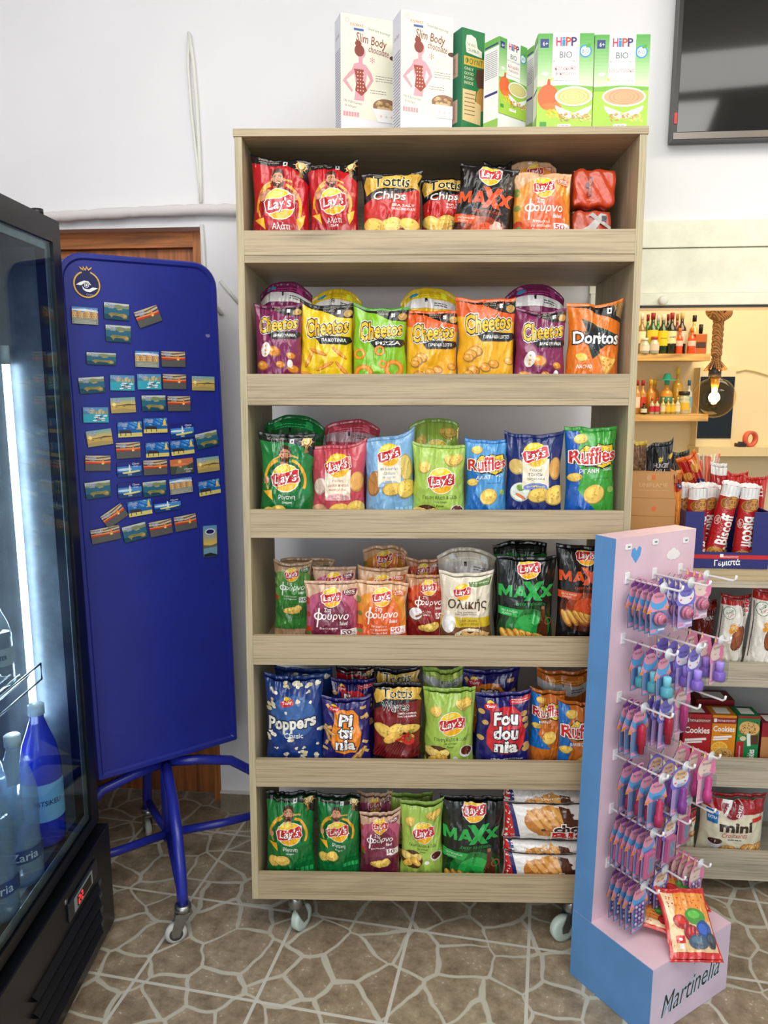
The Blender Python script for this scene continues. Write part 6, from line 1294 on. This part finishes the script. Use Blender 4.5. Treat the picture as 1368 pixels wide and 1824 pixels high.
# bunch of wrapped straws
st = thing('straw_bunch', 'bunch of red and white wrapped straws standing behind the orange packets', 'straws', Mu @ TR((ul(1256, 860, .31).x, .31, zb)))
rr = random.Random(4); zs = ul(1256, 812, .31).z - zb
for i in range(26):
    mb = MB(); x, y = rr.uniform(-.034, .034), rr.uniform(-.018, .018); c = rr.choice([(224, 70, 60), (236, 226, 200), (190, 180, 170), (232, 96, 70)])
    mb.tube([(x * .6, y * .6, .002), (x, y, zs * rr.uniform(.8, .9)), (x * 1.35, y * 1.3, zs * rr.uniform(.95, 1.03))], .003, mat(c, .4), 6); mb.build('straw', st)
mb = MB(); mb.lathe([(.026, 0), (.034, zs * .55), (.033, zs * .55), (.024, .003)], mat((214, 120, 110), .3), 20); mb.build('straw_cup', st)

# ================================================================== kitchen behind the hatch
KY = 3.88; wood = mat((222, 178, 110), .5, 0, 'pinex')
S1, S2 = atY(1200, 630, KY).z, atY(1200, 738, KY).z
k0 = atY(1128, 636, KY).x - .35; k1 = atY(1266, 636, KY).x; k2 = atY(1262, 742, KY).x
for z, x1, lb in ((S1, k1, 'upper pale wooden bottle shelf on the kitchen wall'), (S2, k2, 'lower pale wooden bottle shelf on the kitchen wall')):
    mb = MB(); mb.box(k0, x1, KY, 4.10, z - .035, z, wood, .002); o = mb.build('wall_shelf'); tag(o, lb, 'shelf')
def kb(px, pyt, wpx, sh, body, cap, lab=None, lt=None, label='', dy=.05, name='spirit_bottle', neck=.34, sq=False, lz=(.18, .5), capw=None):
    Y = KY + dy; p_ = atY(px, pyt, Y); H = p_.z - sh; r = wpx / 5.516 / 2 / 1370 * Y * 1.02
    return bottle(name, label, (p_.x, Y, sh + .0005), H, r * 1.06, tint(body, .05), None, cap, lab, lt, lz, neck=neck, group='bottles on the kitchen shelves', n=18)
def zx(x): return 1120 + x / 5.516
def zy(y): return 520 + y / 5.516
up = [(135, 210, 74, (150, 120, 70), (230, 226, 214), (236, 226, 196), None, 'amber bottle with white cap, leftmost on the upper kitchen shelf', .05),
 (192, 222, 66, (30, 120, 50), (150, 30, 40), None, None, 'green bottle with dark red cap in the back row', .15),
 (243, 207, 96, (22, 70, 34), (150, 30, 40), (226, 206, 60), None, 'dark green bottle with yellow crest label and red cap', .05),
 (293, 230, 70, (40, 140, 60), (206, 214, 210), None, None, 'green bottle with pale clear cap in the back row', .15),
 (345, 220, 88, (20, 56, 26), (236, 230, 214), (236, 206, 40), ('Jameson', 60, 14), 'dark bottle with large bright yellow label and white cap', .05),
 (390, 220, 60, (30, 26, 20), (130, 24, 34), None, None, 'dark bottle with dark red cap behind the cream-labelled one', .15),
 (430, 205, 90, (22, 30, 18), (160, 30, 36), (236, 224, 180), ('JAMES', 60, 14), 'dark bottle with cream label and red cap', .05),
 (482, 215, 62, (150, 30, 36), (176, 130, 70), None, None, 'red-necked bottle with gold cap in the back row', .16),
 (530, 202, 84, (50, 22, 16), (216, 186, 120), (230, 222, 206), None, 'dark brown bottle with white label and gold cap', .09),
 (650, 230, 88, (206, 190, 120), (24, 24, 26), (226, 214, 170), None, 'pale yellow bottle with black cap at the back', .15)]
for x, y, wd, c, cc, lc, lt, lb, dy in up: kb(zx(x), zy(y), wd, S1, c, cc, lc, lt, lb, dy, lz=(.2, .58) if lc and lc[0] > 220 and lc[2] < 70 else (.25, .55))
for x, y, wd, lb in ((505, 355, 60, 'small orange aperitif bottle beside the cream-labelled one'), (625, 355, 68, 'small orange aperitif bottle beside the square flask')): kb(zx(x), zy(y), wd, S1, (226, 84, 24), (236, 120, 40), (236, 200, 190), None, lb, .035, neck=.4, lz=(.3, .5))
for x, y, wd, c, lb in ((160, 455, 84, (226, 226, 214), 'short clear bottle with picture label in front'), (255, 440, 84, (220, 206, 190), 'short clear bottle with reddish cap in front')): kb(zx(x), zy(y), wd, S1, (196, 200, 186), (226, 222, 210) if c[0] > 222 else (190, 70, 50), c, None, lb, .015, neck=.6)
def flask(px, pyt, wpx, sh, body, capc, labc, label, dy=.05):
    Y = KY + dy; p_ = atY(px, pyt, Y); H = p_.z - sh; r = wpx / 5.516 / 2 / 1370 * Y; root = thing('square_flask', label, 'bottle', TR((p_.x, Y, sh + .0005)), 'bottles on the kitchen shelves')
    mb = MB(); mb.box(-r, r, -r * .5, r * .5, 0, H * .68, tint(body), .003); mb.build('bottle_body', root)
    mb = MB(); mb.lathe([(r * .3, H * .68), (r * .3, H * .76), (r * .34, H * .76), (r * .34, H)], mat(capc, .4), 14); mb.build('cap', root)
    mb = MB(); mb.box(-r * .8, r * .8, -r * .5 - .001, -r * .5, H * .2, H * .4, mat(labc, .5)); mb.build('paper_label', root)
flask(zx(712), zy(320), 112, S1, (190, 96, 40), (24, 22, 22), (70, 50, 40), 'square amber flask with black cap, rightmost on the upper shelf', .05)
lo = [(88, 868, 66, (206, 150, 80), (170, 30, 34), (236, 226, 200), 'bottle with red cap and cream label, leftmost on the lower shelf', .06),
 (142, 868, 72, (196, 140, 70), (170, 30, 34), (206, 60, 40), 'amber bottle with red cap and round red label', .06),
 (222, 862, 82, (206, 140, 40), (236, 200, 60), None, 'amber bottle with yellow cap, left of the hat-capped one', .08),
 (262, 860, 80, (216, 150, 50), (236, 200, 60), None, 'amber bottle with yellow cap, right next to its twin', .14),
 (490, 738, 92, (222, 176, 60), (236, 214, 90), None, 'tall golden bottle with yellow stopper on the lower shelf', .13),
 (597, 868, 66, (200, 206, 186), (40, 100, 140), (120, 176, 190), 'clear bottle with blue cap, right end of the lower shelf', .10)]
for x, y, wd, c, cc, lc, lb, dy in lo: kb(zx(x), zy(y), wd, S2, c, cc, lc, None, lb, dy)
t_ = kb(zx(378), zy(860), 108, S2, (222, 150, 40), (60, 170, 150), (70, 150, 140), ('Sierra', 56, 14), 'orange tequila bottle wearing a green hat-shaped cap', .07)
mb = MB(); hh_ = atY(zx(378), zy(860), KY + .07).z - S2; mb.lathe([(.052, hh_ * .97), (.05, hh_ * .985), (.022, hh_), (.016, hh_ + .026), (.006, hh_ + .03)], mat((50, 170, 150), .4), 20); mb.build('hat_brim', t_)
kb(zx(548), zy(978), 100, S2, (206, 206, 170), (50, 40, 44), (236, 190, 50), None, 'clear squat jar with dark lid and yellow label', .05, 'spirit_jar', neck=.8)
sm = [(150, 1092, 54, (20, 40, 24), (30, 40, 30), (226, 226, 200)), (232, 1045, 44, (200, 190, 160), (200, 60, 50), (206, 40, 60)), (282, 1045, 44, (200, 190, 160), (200, 60, 50), (206, 40, 60)), (340, 1040, 44, (206, 190, 110), (220, 200, 120), (230, 220, 190)), (390, 1045, 46, (206, 170, 80), (220, 200, 120), (236, 196, 40)), (436, 1045, 46, (206, 170, 80), (220, 200, 120), (236, 196, 40)), (484, 1035, 46, (200, 200, 170), (220, 200, 120), (236, 230, 200))]
smn = ['dark green miniature', 'miniature with crimson label, left one', 'miniature with crimson label, right one', 'pale miniature in front of the hat-capped bottle', 'miniature with yellow label, left one', 'miniature with yellow label, right one', 'clear miniature left of the squat jar']
for (x, y, wd, c, cc, lc), lb in zip(sm, smn): kb(zx(x), zy(y), wd, S2, c, cc, lc, None, lb + ' on the lower kitchen shelf', .012, 'miniature_bottle', lz=(.15, .5))
# hanging rope lamp
LY = 2.72; kt = atY(1281, 556, LY); bt = atY(1272, 708, LY); rb = 35.5 / 1370 * LY * 1.0; sk_ = atY(1274, 666, LY)
lamp = thing('rope_pendant_lamp', 'pendant lamp on thick knotted rope with a glowing amber globe bulb', 'lamp', TR((bt.x, LY, 0)))
rope = mat((196, 142, 84), .85, 0, 'rope'); lx = lambda px, py: (atY(px, py, LY).x - bt.x, atY(px, py, LY).z)
mb = MB(); P = []; x0, z0 = lx(1281, 556); x1, z1 = lx(1276, 632)
for ph in (0, 2.09, 4.19):
    P = [(x0 + (x1 - x0) * t + .009 * math.cos(ph + t * 15), .009 * math.sin(ph + t * 15), z0 + (z1 - z0) * t) for t in np.linspace(-1.6, 1, 70)]; mb.tube(P, .0105, rope, 8)
mb.build('rope', lamp)
mb = MB()
for k, (rx_, rz_, tl) in enumerate(((.034, .022, 20), (.032, .024, -30), (.030, .018, 75))):
    P = [(x0 + rx_ * math.cos(t) * math.cos(R(tl)) - rz_ * math.sin(t) * math.sin(R(tl)) * .4, .022 * math.sin(t + k), z0 + .002 + rx_ * math.cos(t) * math.sin(R(tl)) * .5 + rz_ * math.sin(t)) for t in np.linspace(0, 2 * math.pi, 28)]; mb.tube(P, .0125, rope, 8)
mb.build('knot', lamp)
xa, za = lx(1276, 632); xb, zb_2 = lx(1274, 656); rr = random.Random(2); mb = MB(); tip = mat((214, 110, 40), .9)
for i in range(60):
    t = rr.uniform(0, 6.28); q = rr.uniform(.3, 1); mb.tube([(xa + .012 * math.cos(t) * q, .012 * math.sin(t) * q, za + .012), (xa + .016 * math.cos(t) * q, .016 * math.sin(t) * q, (za + zb_2) / 2), (xb + .04 * math.cos(t) * q, .034 * math.sin(t) * q, zb_2 - .002 - rr.uniform(0, .008))], .0024, rope, 5)
mb.build('frayed_end', lamp); mb = MB(); mb.lathe([(.017, za - .004), (.018, za + .004), (.017, za + .01)], rope, 16, (xa, 0, 0)); mb.build('rope_binding', lamp)
xs_, z1_ = lx(1274, 655); xs2, z2_ = lx(1274, 671)
mb = MB(); mb.lathe([(.021, z2_), (.021, z1_)], mat((40, 36, 36), .4), 20, (xs_, 0, 0)); mb.build('lamp_socket', lamp)
zc_ = bt.z; top = z2_ - zc_; mb = MB(); prof = [(.001, -rb)] + [(rb * math.sin(t), -rb * math.cos(t)) for t in np.linspace(.15, 2.55, 22)] + [(.022, top * .92), (.021, top)]
mb.lathe(prof, mat((255, 234, 196), .03, 0, 'amber', 0, .16), 32, (0, 0, zc_), cap=False); bulb = mb.build('globe_bulb', lamp)
mb = MB(); fil = mat((255, 224, 150), .5, 0, '', 40)
for dx in (-.007, -.0025, .0025, .007): mb.tube([(dx * .9, 0, zc_ - .022), (dx, 0, zc_ + .034)], .0022, fil, 6)
mb.build('filament', bulb); mb = MB(); mb.lathe([(.010, zc_ + .03), (.014, zc_ + .05), (.016, z2_)], mat((214, 170, 90), .3, .6), 16); mb.build('bulb_stem', bulb)
l = bpy.data.lights.new('bulb_light', 'POINT'); l.energy = 5; l.color = (1, .72, .38); l.shadow_soft_size = .02; o = bpy.data.objects.new('bulb_light', l); COL.objects.link(o); o.location = (bt.x, LY, zc_)
# framed dark panel, ledge, tape, box
p0, p1 = atY(1234, 800, 4.05), atY(1307, 655, 4.05); fz0_, fz1_ = atY(1270, 780, 4.05).z, atY(1270, 671, 4.05).z
root = thing('wall_cabinet', 'cream wall cabinet with a dark glass front behind the lamp', 'cabinet', TR((p0.x, 4.02, p0.z)))
mb = MB(); W, H = p1.x - p0.x, p1.z - p0.z; mb.box(0, W, 0, .079, 0, H, mat((232, 218, 180), .6)); mb.build('cabinet_body', root)
mb = MB(); mb.box(.004, W - .004, -.004, -.0005, fz0_ - p0.z, fz1_ - p0.z, mat((16, 26, 32), .12)); mb.build('glass_door', root)
lz_ = atY(1300, 797, 3.95).z; lx0 = p0.x - .01
mb = MB(); mb.box(lx0, lx0 + 1.2, 3.95, 4.1, lz_ - .045, lz_, mat((232, 214, 170), .6)); o = mb.build('wall_ledge'); tag(o, 'long cream ledge along the kitchen wall below the cabinet', 'ledge')
tp = atY(1338, 783, 3.98); mb = MB(); rr_ = 14 / 1370 * 4; P = []
mb.M = TR((tp.x, 3.99, lz_ + rr_ + .0005), R(20)) @ Matrix.Rotation(R(90), 4, 'X'); mb.lathe([(rr_, -.012), (rr_, .012), (rr_ * .68, .012), (rr_ * .68, -.012), (rr_, -.012)], mat((222, 100, 80), .4), 30, cap=False); o = mb.build('tape_roll'); tag(o, 'roll of red packing tape standing on the kitchen ledge', 'tape')
tp = atY(1319, 793, 3.99); mb = MB(); mb.box(tp.x - .02, tp.x + .022, 3.97, 4.02, lz_ + .0005, lz_ + .018, mat((40, 40, 42), .4), .002); mb.box(tp.x - .01, tp.x + .01, 3.98, 4.0, lz_ + .018, lz_ + .026, mat((60, 60, 64), .4)); o = mb.build('black_gadget'); tag(o, 'small black plastic gadget lying beside the red tape roll', 'gadget')
mb = MB(); mb.tube([atY(x, y, 4.092) for x, y in ((1312, 662), (1328, 658), (1345, 661), (1368, 668), (1400, 674))], .004, mat((226, 206, 160), .6), 8); o = mb.build('wall_cable'); tag(o, 'thin cable tacked along the kitchen wall right of the lamp', 'cable')

# ================================================================== pink and blue accessory stand
A_, B_, C_ = Vector((.503, 1.823, 0)), Vector((.634, 1.605, 0)), Vector((.890, 1.768, 0))
Mt = TR(B_, math.atan2(C_.y - B_.y, C_.x - B_.x)); Mti = Mt.inverted(); SW, SD, SB = .303, .255, .19
pink, lbl, skb = card((232, 200, 212)), card((222, 204, 226)), card((92, 146, 204))
stand = thing('cardboard_display_stand', 'tall pink and sky blue cardboard stand hung with blister cards', 'display stand', Mt)
mb = MB(); mb.box(0, SW, 0, SD, .001, SB, lbl); base = mb.build('stand_base', stand)
mb = MB(); mb.box(-.0012, -.0002, .0005, SD, .001, SB, skb); mb.build('blue_side', base)
mb = MB(); mb.box(.0005, SW - .0005, .0005, SD - .062, SB + .0002, SB + .001, pink); mb.build('base_top', base)
def script(w): return lambda a: a
a = Art(); a.txt('Martinelia', 0, 36, 76, (44, 36, 40), h=19, shear=.45, bold=-.005, rot=-6, out=(206, 222, 240), ow=.09); a.txt('*', 4, 15, 7, (206, 30, 80), bold=.06)
mb = MB(); flat_art(mb, a, SW, TR((SW / 2, 0, SB)), step=.0002); mb.build('printed_name', base)
PT = .062; PY = SD - PT
Mq = TR((0, PY, SB)) @ Matrix.Rotation(R(1.1), 4, 'Y') @ TR((0, 0, 0)); Mqw = Mt @ Mq; Mqi = Mqw.inverted(); QN = Mqw.to_3x3() @ Vector((0, 1, 0))
def ql(px, py, off=0): return Mqi @ hit(px, py, Mqw @ Vector((0, off, 0)), QN)
PH = ql(1097, 960).z
mb = MB(); mb.M = Mq; mb.box(.0015, SW, 0, PT, .001, PH, pink); post = mb.build('back_panel', stand)
mb = MB(); mb.M = Mq; mb.box(0, .0013, -.0005, PT, .001, PH, skb); mb.build('blue_side', post)
a = Art(); hk = [ql(x, y) for x, y in ((1133, 988), (1199, 986), (1119, 974), (1167, 965), (1221, 962))]; f = lambda p: ((p.x - SW / 2) / SW * 100, (PH - p.z) / SW * 100)
x, y = f(hk[0]); a.poly([(x, y + 7), (x - 6, y), (x - 5, y - 5), (x - 2, y - 6), (x, y - 3), (x + 3, y - 7), (x + 6, y - 5), (x + 5, y + 1)], (90, 160, 224))
x, y = f(hk[1])
for dx, dy_ in ((-4, 0), (0, -2), (4, 0), (-2, 2), (2, 2), (5, 1), (-5, 1)): a.ell(x + dx, y + dy_, 3.4, 3, (244, 240, 236))
mb = MB(); mb.M = Mq; flat_art(mb, a, SW, TR((SW / 2, 0, PH))); mb.build('printed_motifs', post)
for p in hk[2:]:
    mb = MB(); mb.M = Mq @ TR((p.x, -.0008, p.z)); mb.prism(rrect(-.011, .011, -.007, .007, .003, .003, 3), -.0008, 0, mat((244, 244, 244), .5)); mb.box(-.003, .006, -.0012, -.0008, -.002, .002, mat((130, 130, 140), .5)); st_ = mb.build('price_sticker', post)
plast = mat((240, 238, 238), .3, 0)
disc = mat((236, 244, 246), .08, 0, '', 0, .55, .8)
HX = [.052, .152, .252]
hz = [ql(x, y).z for x, y in ((1110, 1032), (1104, 1139), (1099, 1243), (1094, 1345), (1089, 1440), (1083, 1536))]
# die-cut blister cards: one pattern per column, one product per row
PAL = [dict(body=(112, 142, 186), top=(230, 156, 180), tuft=(126, 66, 140), face=(96, 170, 226), beak=(236, 150, 50)), dict(body=(186, 164, 214), top=(130, 120, 210), tuft=(206, 220, 224), face=(240, 238, 244), beak=(226, 110, 140)), dict(body=(238, 188, 208), top=(236, 140, 180), tuft=(240, 120, 170), face=(240, 216, 204), beak=(206, 90, 130))]
PROD = [(226, 130, 150), (100, 180, 190), (206, 30, 60), (206, 40, 90), (232, 120, 160), (200, 150, 190)]
def card_proto(ci, ri):
    P_ = PAL[ci]; w_, h_ = .068, .118 if ri in (0, 1) else .125; dk = lambda c: tuple(int(v * .78) for v in c)
    x = w_ / 2
    if ci == 0: out = [(-.026, -h_), (.026, -h_), (.028, -.058), (.036, -.05), (.030, -.03), (.020, -.016), (.012, -.008), (.022, .012), (.010, .016), (-.004, .012), (-.018, .002), (-.022, -.016), (-.030, -.03), (-.038, -.052), (-.028, -.062)]
    elif ci == 1: out = [(-.027, -h_), (.027, -h_), (.027, -.056), (.035, -.044), (.031, -.020), (.026, -.006), (.027, .014), (.013, .002), (0, .004), (-.013, .002), (-.027, .014), (-.026, -.006), (-.031, -.020), (-.035, -.044), (-.027, -.056)]
    else: out = [(-.026, -h_), (.026, -h_), (.028, -.060), (.036, -.050), (.038, -.034), (.030, -.024), (.032, -.008), (.018, .006), (.004, .008), (-.010, .020), (-.012, .004), (-.024, -.010), (-.031, -.030), (-.031, -.052), (-.026, -.060)]
    root = bpy.data.objects.new('blister_card', None); root.empty_display_size = .01; COL.objects.link(root); root['category'] = 'blister card'
    mb = MB(); cen = (0, -.03)
    big = [((px_ - cen[0]) * 1.03 + cen[0], (pz - cen[1]) * 1.02 + cen[1]) for px_, pz in out]
    mb.prism(out, -.0006, .0006, card(P_['body']), card((60, 50, 60)))
    a = Art(); s = 100 / w_; F = lambda pts: [(px_ * s, -pz * s) for px_, pz in pts]
    a.poly(F(big), (52, 40, 54)) if 0 else None
    a.poly(F([p for p in out]), P_['top']); a.poly(F([(-.026, -h_), (.026, -h_), (.026, -.056), (-.026, -.056)]), P_['body'])
    a.ell(0, 44, 42, 34, P_['face'])
    if ci == 0: a.poly(F([(-.004, .010), (.018, .010), (.010, -.006), (-.016, -.012), (-.020, 0)]), P_['tuft']); a.ell(-2, 30, 36, 22, P_['top']); a.ell(-46, 80, 13, 5, P_['beak'], -25); a.ell(44, 74, 10, 5, P_['beak'])
    if ci == 1: a.poly([(-38, -18), (-22, 0), (-36, 8)], (236, 226, 160)); a.poly([(38, -18), (22, 0), (36, 8)], (236, 226, 160)); a.ell(0, 28, 34, 20, P_['top'] if ri < 3 else (240, 200, 160)); a.ell(-26, 58, 6, 4, (240, 120, 130)); a.ell(26, 58, 6, 4, (240, 120, 130)); a.ring(-15, 46, 5, 7, (60, 50, 70), 180, 360); a.ring(15, 46, 5, 7, (60, 50, 70), 180, 360)
    if ci == 2: a.ell(34, 40, 18, 26, (240, 130, 180)); a.ell(-4, 40, 32, 28, P_['face']); a.poly([(-16, -28), (-20, -2), (-6, -4)], (240, 214, 140)); a.ring(-8, 46, 5, 7, (60, 50, 70), 0, 180)
    a.txt('Martinelia', 0, 24, 46, (70, 50, 80), h=12, shear=.3)
    a.rect(-36, h_ * s - 22, 36, h_ * s - 4, tuple(min(255, int(c * 1.15) + 10) for c in P_['body'])); a.rect(2, h_ * s - 20, 34, h_ * s - 13, W_); a.lines(4, 34, h_ * s - 10, 2, 4, (170, 40, 90), 1.6); a.rect(-34, h_ * s - 20, -8, h_ * s - 8, (236, 150, 180))
    flat_art(mb, a, w_, TR((0, -.0006, 0)), lambda c: mat(c, .3), .00003, .0001); mb.build('printed_card', root)
    bl = mat((236, 242, 248), .05, 0, 'glass', 0, .2); pc = PROD[ri] if not (ci and ri in (1, 3)) else ((150, 110, 200), (150, 60, 150))[ri == 3]
    if ci == 2 and ri > 1: pc = (226, 70, 140)
    mb = MB(); m1 = MB()
    if ri == 0:
        for R_, y in ((.017, -.004), (.014, -.014), (.008, -.018)): mb.M = TR((0, y - .002, -.075)) @ Matrix.Rotation(R(90), 4, 'X'); mb.lathe([(R_, -.004), (R_, .002), (R_ * .8, .004)], mat(pc, .25), 20); 
        m1.M = TR((0, -.001, -.075)) @ Matrix.Rotation(R(90), 4, 'X'); m1.lathe([(.021, 0), (.020, .018), (.015, .023)], bl, 22)
    elif ri == 1:
        mb.lathe([(.015, 0), (.016, .004), (.016, .022), (.010, .026)], mat(pc, .2), 18, (0, -.014, -.105)); mb.lathe([(.010, .026), (.0105, .05), (.009, .052)], mat(tuple(min(255, c + 50) for c in pc), .4), 16, (0, -.014, -.105))
        m1.box(-.019, .019, -.031, -.001, -.108, -.048, bl, .006)
    elif ri == 2:
        mb.tube([(0, -.011, -.112), (0, -.011, -.092), (0, -.011, -.09), (0, -.011, -.045), (0, -.011, -.036)], [.008, .008, .0105, .010, .004], mat(pc, .25), 14); m1.box(-.014, .014, -.023, -.001, -.116, -.03, bl, .005)
    elif ri == 3:
        mb.tube([(0, -.013, -.115), (0, -.013, -.088), (0, -.013, -.087), (0, -.013, -.054), (0, -.013, -.046)], [.011, .011, .0085, .0085, .003], mat(pc, .3), 16); m1.box(-.015, .015, -.026, -.001, -.118, -.040, bl, .005)
    elif ri == 4:
        mb.box(-.019, .019, -.012, -.001, -.112, -.046, mat((226, 110, 150), .3), .002); mb.box(-.012, .012, -.0125, -.012, -.10, -.056, mat((190, 150, 190), .3)); mb.box(-.006, .006, -.0135, -.0125, -.095, -.06, mat((120, 170, 180), .3)); m1.box(-.021, .021, -.015, -.0008, -.114, -.044, bl, .003)
    else:
        for i in range(5):
            for j in range(3): mb.M = TR((-.013 + j * .013, -.002, -.052 - i * .012)) @ Matrix.Rotation(R(90), 4, 'X'); mb.lathe([(.0045, 0), (.0045, .002), (.002, .0035)], mat((190, 120, 180) if (i + j) % 2 else (232, 200, 226), .25), 10)
        m1.box(-.021, .021, -.009, -.0008, -.112, -.044, bl, .002)
    names = ['lip_balm_pot', 'nail_polish', 'lip_gloss_tube', 'lipstick', 'makeup_case', 'stick_on_nails']
    mb.build(names[ri], root); m1.build('blister', root)
    return root
cnt = [(5, 5, 3), (3, 4, 3), (3, 3, 1), (4, 3, 3), (6, 5, 3), (5, 4, 6)]
ANI = ['owl', 'fox', 'unicorn']; PRN = ['lip balm', 'nail polish', 'lip gloss', 'lipstick', 'make-up case', 'stick-on nails']; RW = ['top', 'second', 'third', 'fourth', 'fifth', 'lowest']
WHERE = {1: '', 2: 'second from the front', 3: 'third from the front', 4: 'fourth from the front', 5: 'fifth from the front', 6: 'rearmost'}
for ri in range(6):
    for ci in range(3):
        HL = .15; z = hz[ri]; x = HX[ci] - .004; hook = MB(); hook.M = Mqw
        hk_ = thing('display_hook', 'white plastic hook, %s row, %s column of the pink stand' % (RW[ri], ('left', 'middle', 'right')[ci]), 'hook', Mqw @ TR((x, 0, z)), 'white hooks on the pink stand')
        mb = MB(); mb.box(-.008, .008, -.003, -.0005, -.012, .016, plast, .001); mb.tube([(0, -.003, .001), (0, -HL, .004), (0, -HL - .006, .010), (0, -HL - .007, .018)], .0028, plast, 8); mb.build('peg', hk_)
        n = cnt[ri][ci]; proto = card_proto(ci, ri); sp = .0145 if ri < 4 and ri != 1 and ri != 3 else (.033 if ri in (1, 3) else .016); front_y = -(.022 + sp * n)
        front_y = max(front_y, -HL + .02); sp2 = (-front_y - .012) / max(n, 1)
        mb = MB(); mb.M = TR((0, front_y - .012, .002)) @ Matrix.Rotation(R(90), 4, 'X'); mb.lathe([(.003, -.001), (.013, -.001), (.014, .001), (.006, .003), (.003, .006)], disc, 18); mb.build('stopper_disc', hk_)
        for k in range(n):
            o = proto if k == 0 else copy_tree(proto); y = front_y + k * sp2
            o.matrix_world = Mqw @ TR((x, y, z - .006), R(((ci * 7 + ri * 5 + k * 11) % 7 - 3) * (1.5 if k else 2.5)), 0, R((k * 5 + ri) % 5 - 2)) @ Matrix.Scale(.9 if ri < 2 else .97, 4); o['group'] = 'blister cards on the pink stand'
            if k == 0: o['label'] = '%s %s card at the front of the %s-row hook, %s column' % (ANI[ci], PRN[ri], RW[ri], ('left', 'middle', 'right')[ci])
            else: o['label'] = '%s %s card, %s on the %s-row hook, %s column' % (ANI[ci], PRN[ri], WHERE[k + 1], RW[ri], ('left', 'middle', 'right')[ci])
# red pouches lying on the base
def d_red(full=True):
    a = Art(); a.rect(-44, 10, 44, 108, (236, 150, 60)); a.rect(-44, 58, 44, 108, (226, 190, 140)); a.poly([(-44, 10), (-20, 10), (-34, 60), (-44, 70)], (244, 214, 170))
    r = random.Random(7)
    for i in range(30): a.ell(r.uniform(-40, 40), r.uniform(14, 44), 1.4, 1.4, (214, 60, 30), n=7)
    for x, y, rx, ry, c, q in ((-20, 60, 16, 12, (170, 40, 40), 20), (12, 50, 22, 14, (80, 150, 60), 0), (24, 74, 16, 18, (50, 80, 150), 30), (-4, 78, 16, 14, (150, 36, 40), -20), (6, 92, 20, 12, (70, 90, 110), 0), (34, 90, 10, 14, (60, 70, 80), 20)): a.ell(x, y, rx, ry, c, q); a.ell(x - 2, y - 3, rx * .6, ry * .5, tuple(min(255, int(v * 1.3)) for v in c), q)
    a.rect(-36, 82, -20, 94, (206, 30, 36)); a.ell(-28, 88, 3, 2.5, W_); a.rect(-32, 95, -24, 103, (230, 230, 230)); a.lines(-30, 40, 126, 1, 4, (120, 30, 30), 2); a.txt('2.28', 36, 128, 14, (70, 20, 20), h=5); return a
dred = d_red(); DS['red'] = (dred, (206, 46, 40), (206, 46, 40))
e0 = Mti @ atZ(1180, 1655, SB + .03)
zf_ = SB + .004
make_bag('snack_pouch', 'redp', dred, .135, .165, .014, (206, 46, 40), (206, 46, 40), 91, Mt @ TR((.118, -.035, zf_ - .010), R(-18), R(-50), R(10)), 'red pouch with a colourful picture, on top of two others at the pink stand', None, cat='snack pouch', ear=.02, crum=.6)
make_bag('snack_pouch', 'redq', dred, .12, .13, .012, (206, 46, 40), (206, 46, 40), 92, Mt @ TR((.175, .035, zf_ + .016), R(35), R(-84), R(0)), 'red pouch lying flat underneath, sticking out to the left', None, cat='snack pouch', ear=.01, crum=.5)
make_bag('snack_pouch', 'redr', dred, .12, .13, .012, (206, 46, 40), (206, 46, 40), 93, Mt @ TR((.19, .05, zf_ + .042), R(-34), R(-74), R(0)), 'red pouch behind, its corner showing to the right', None, cat='snack pouch', ear=.01, crum=.5)
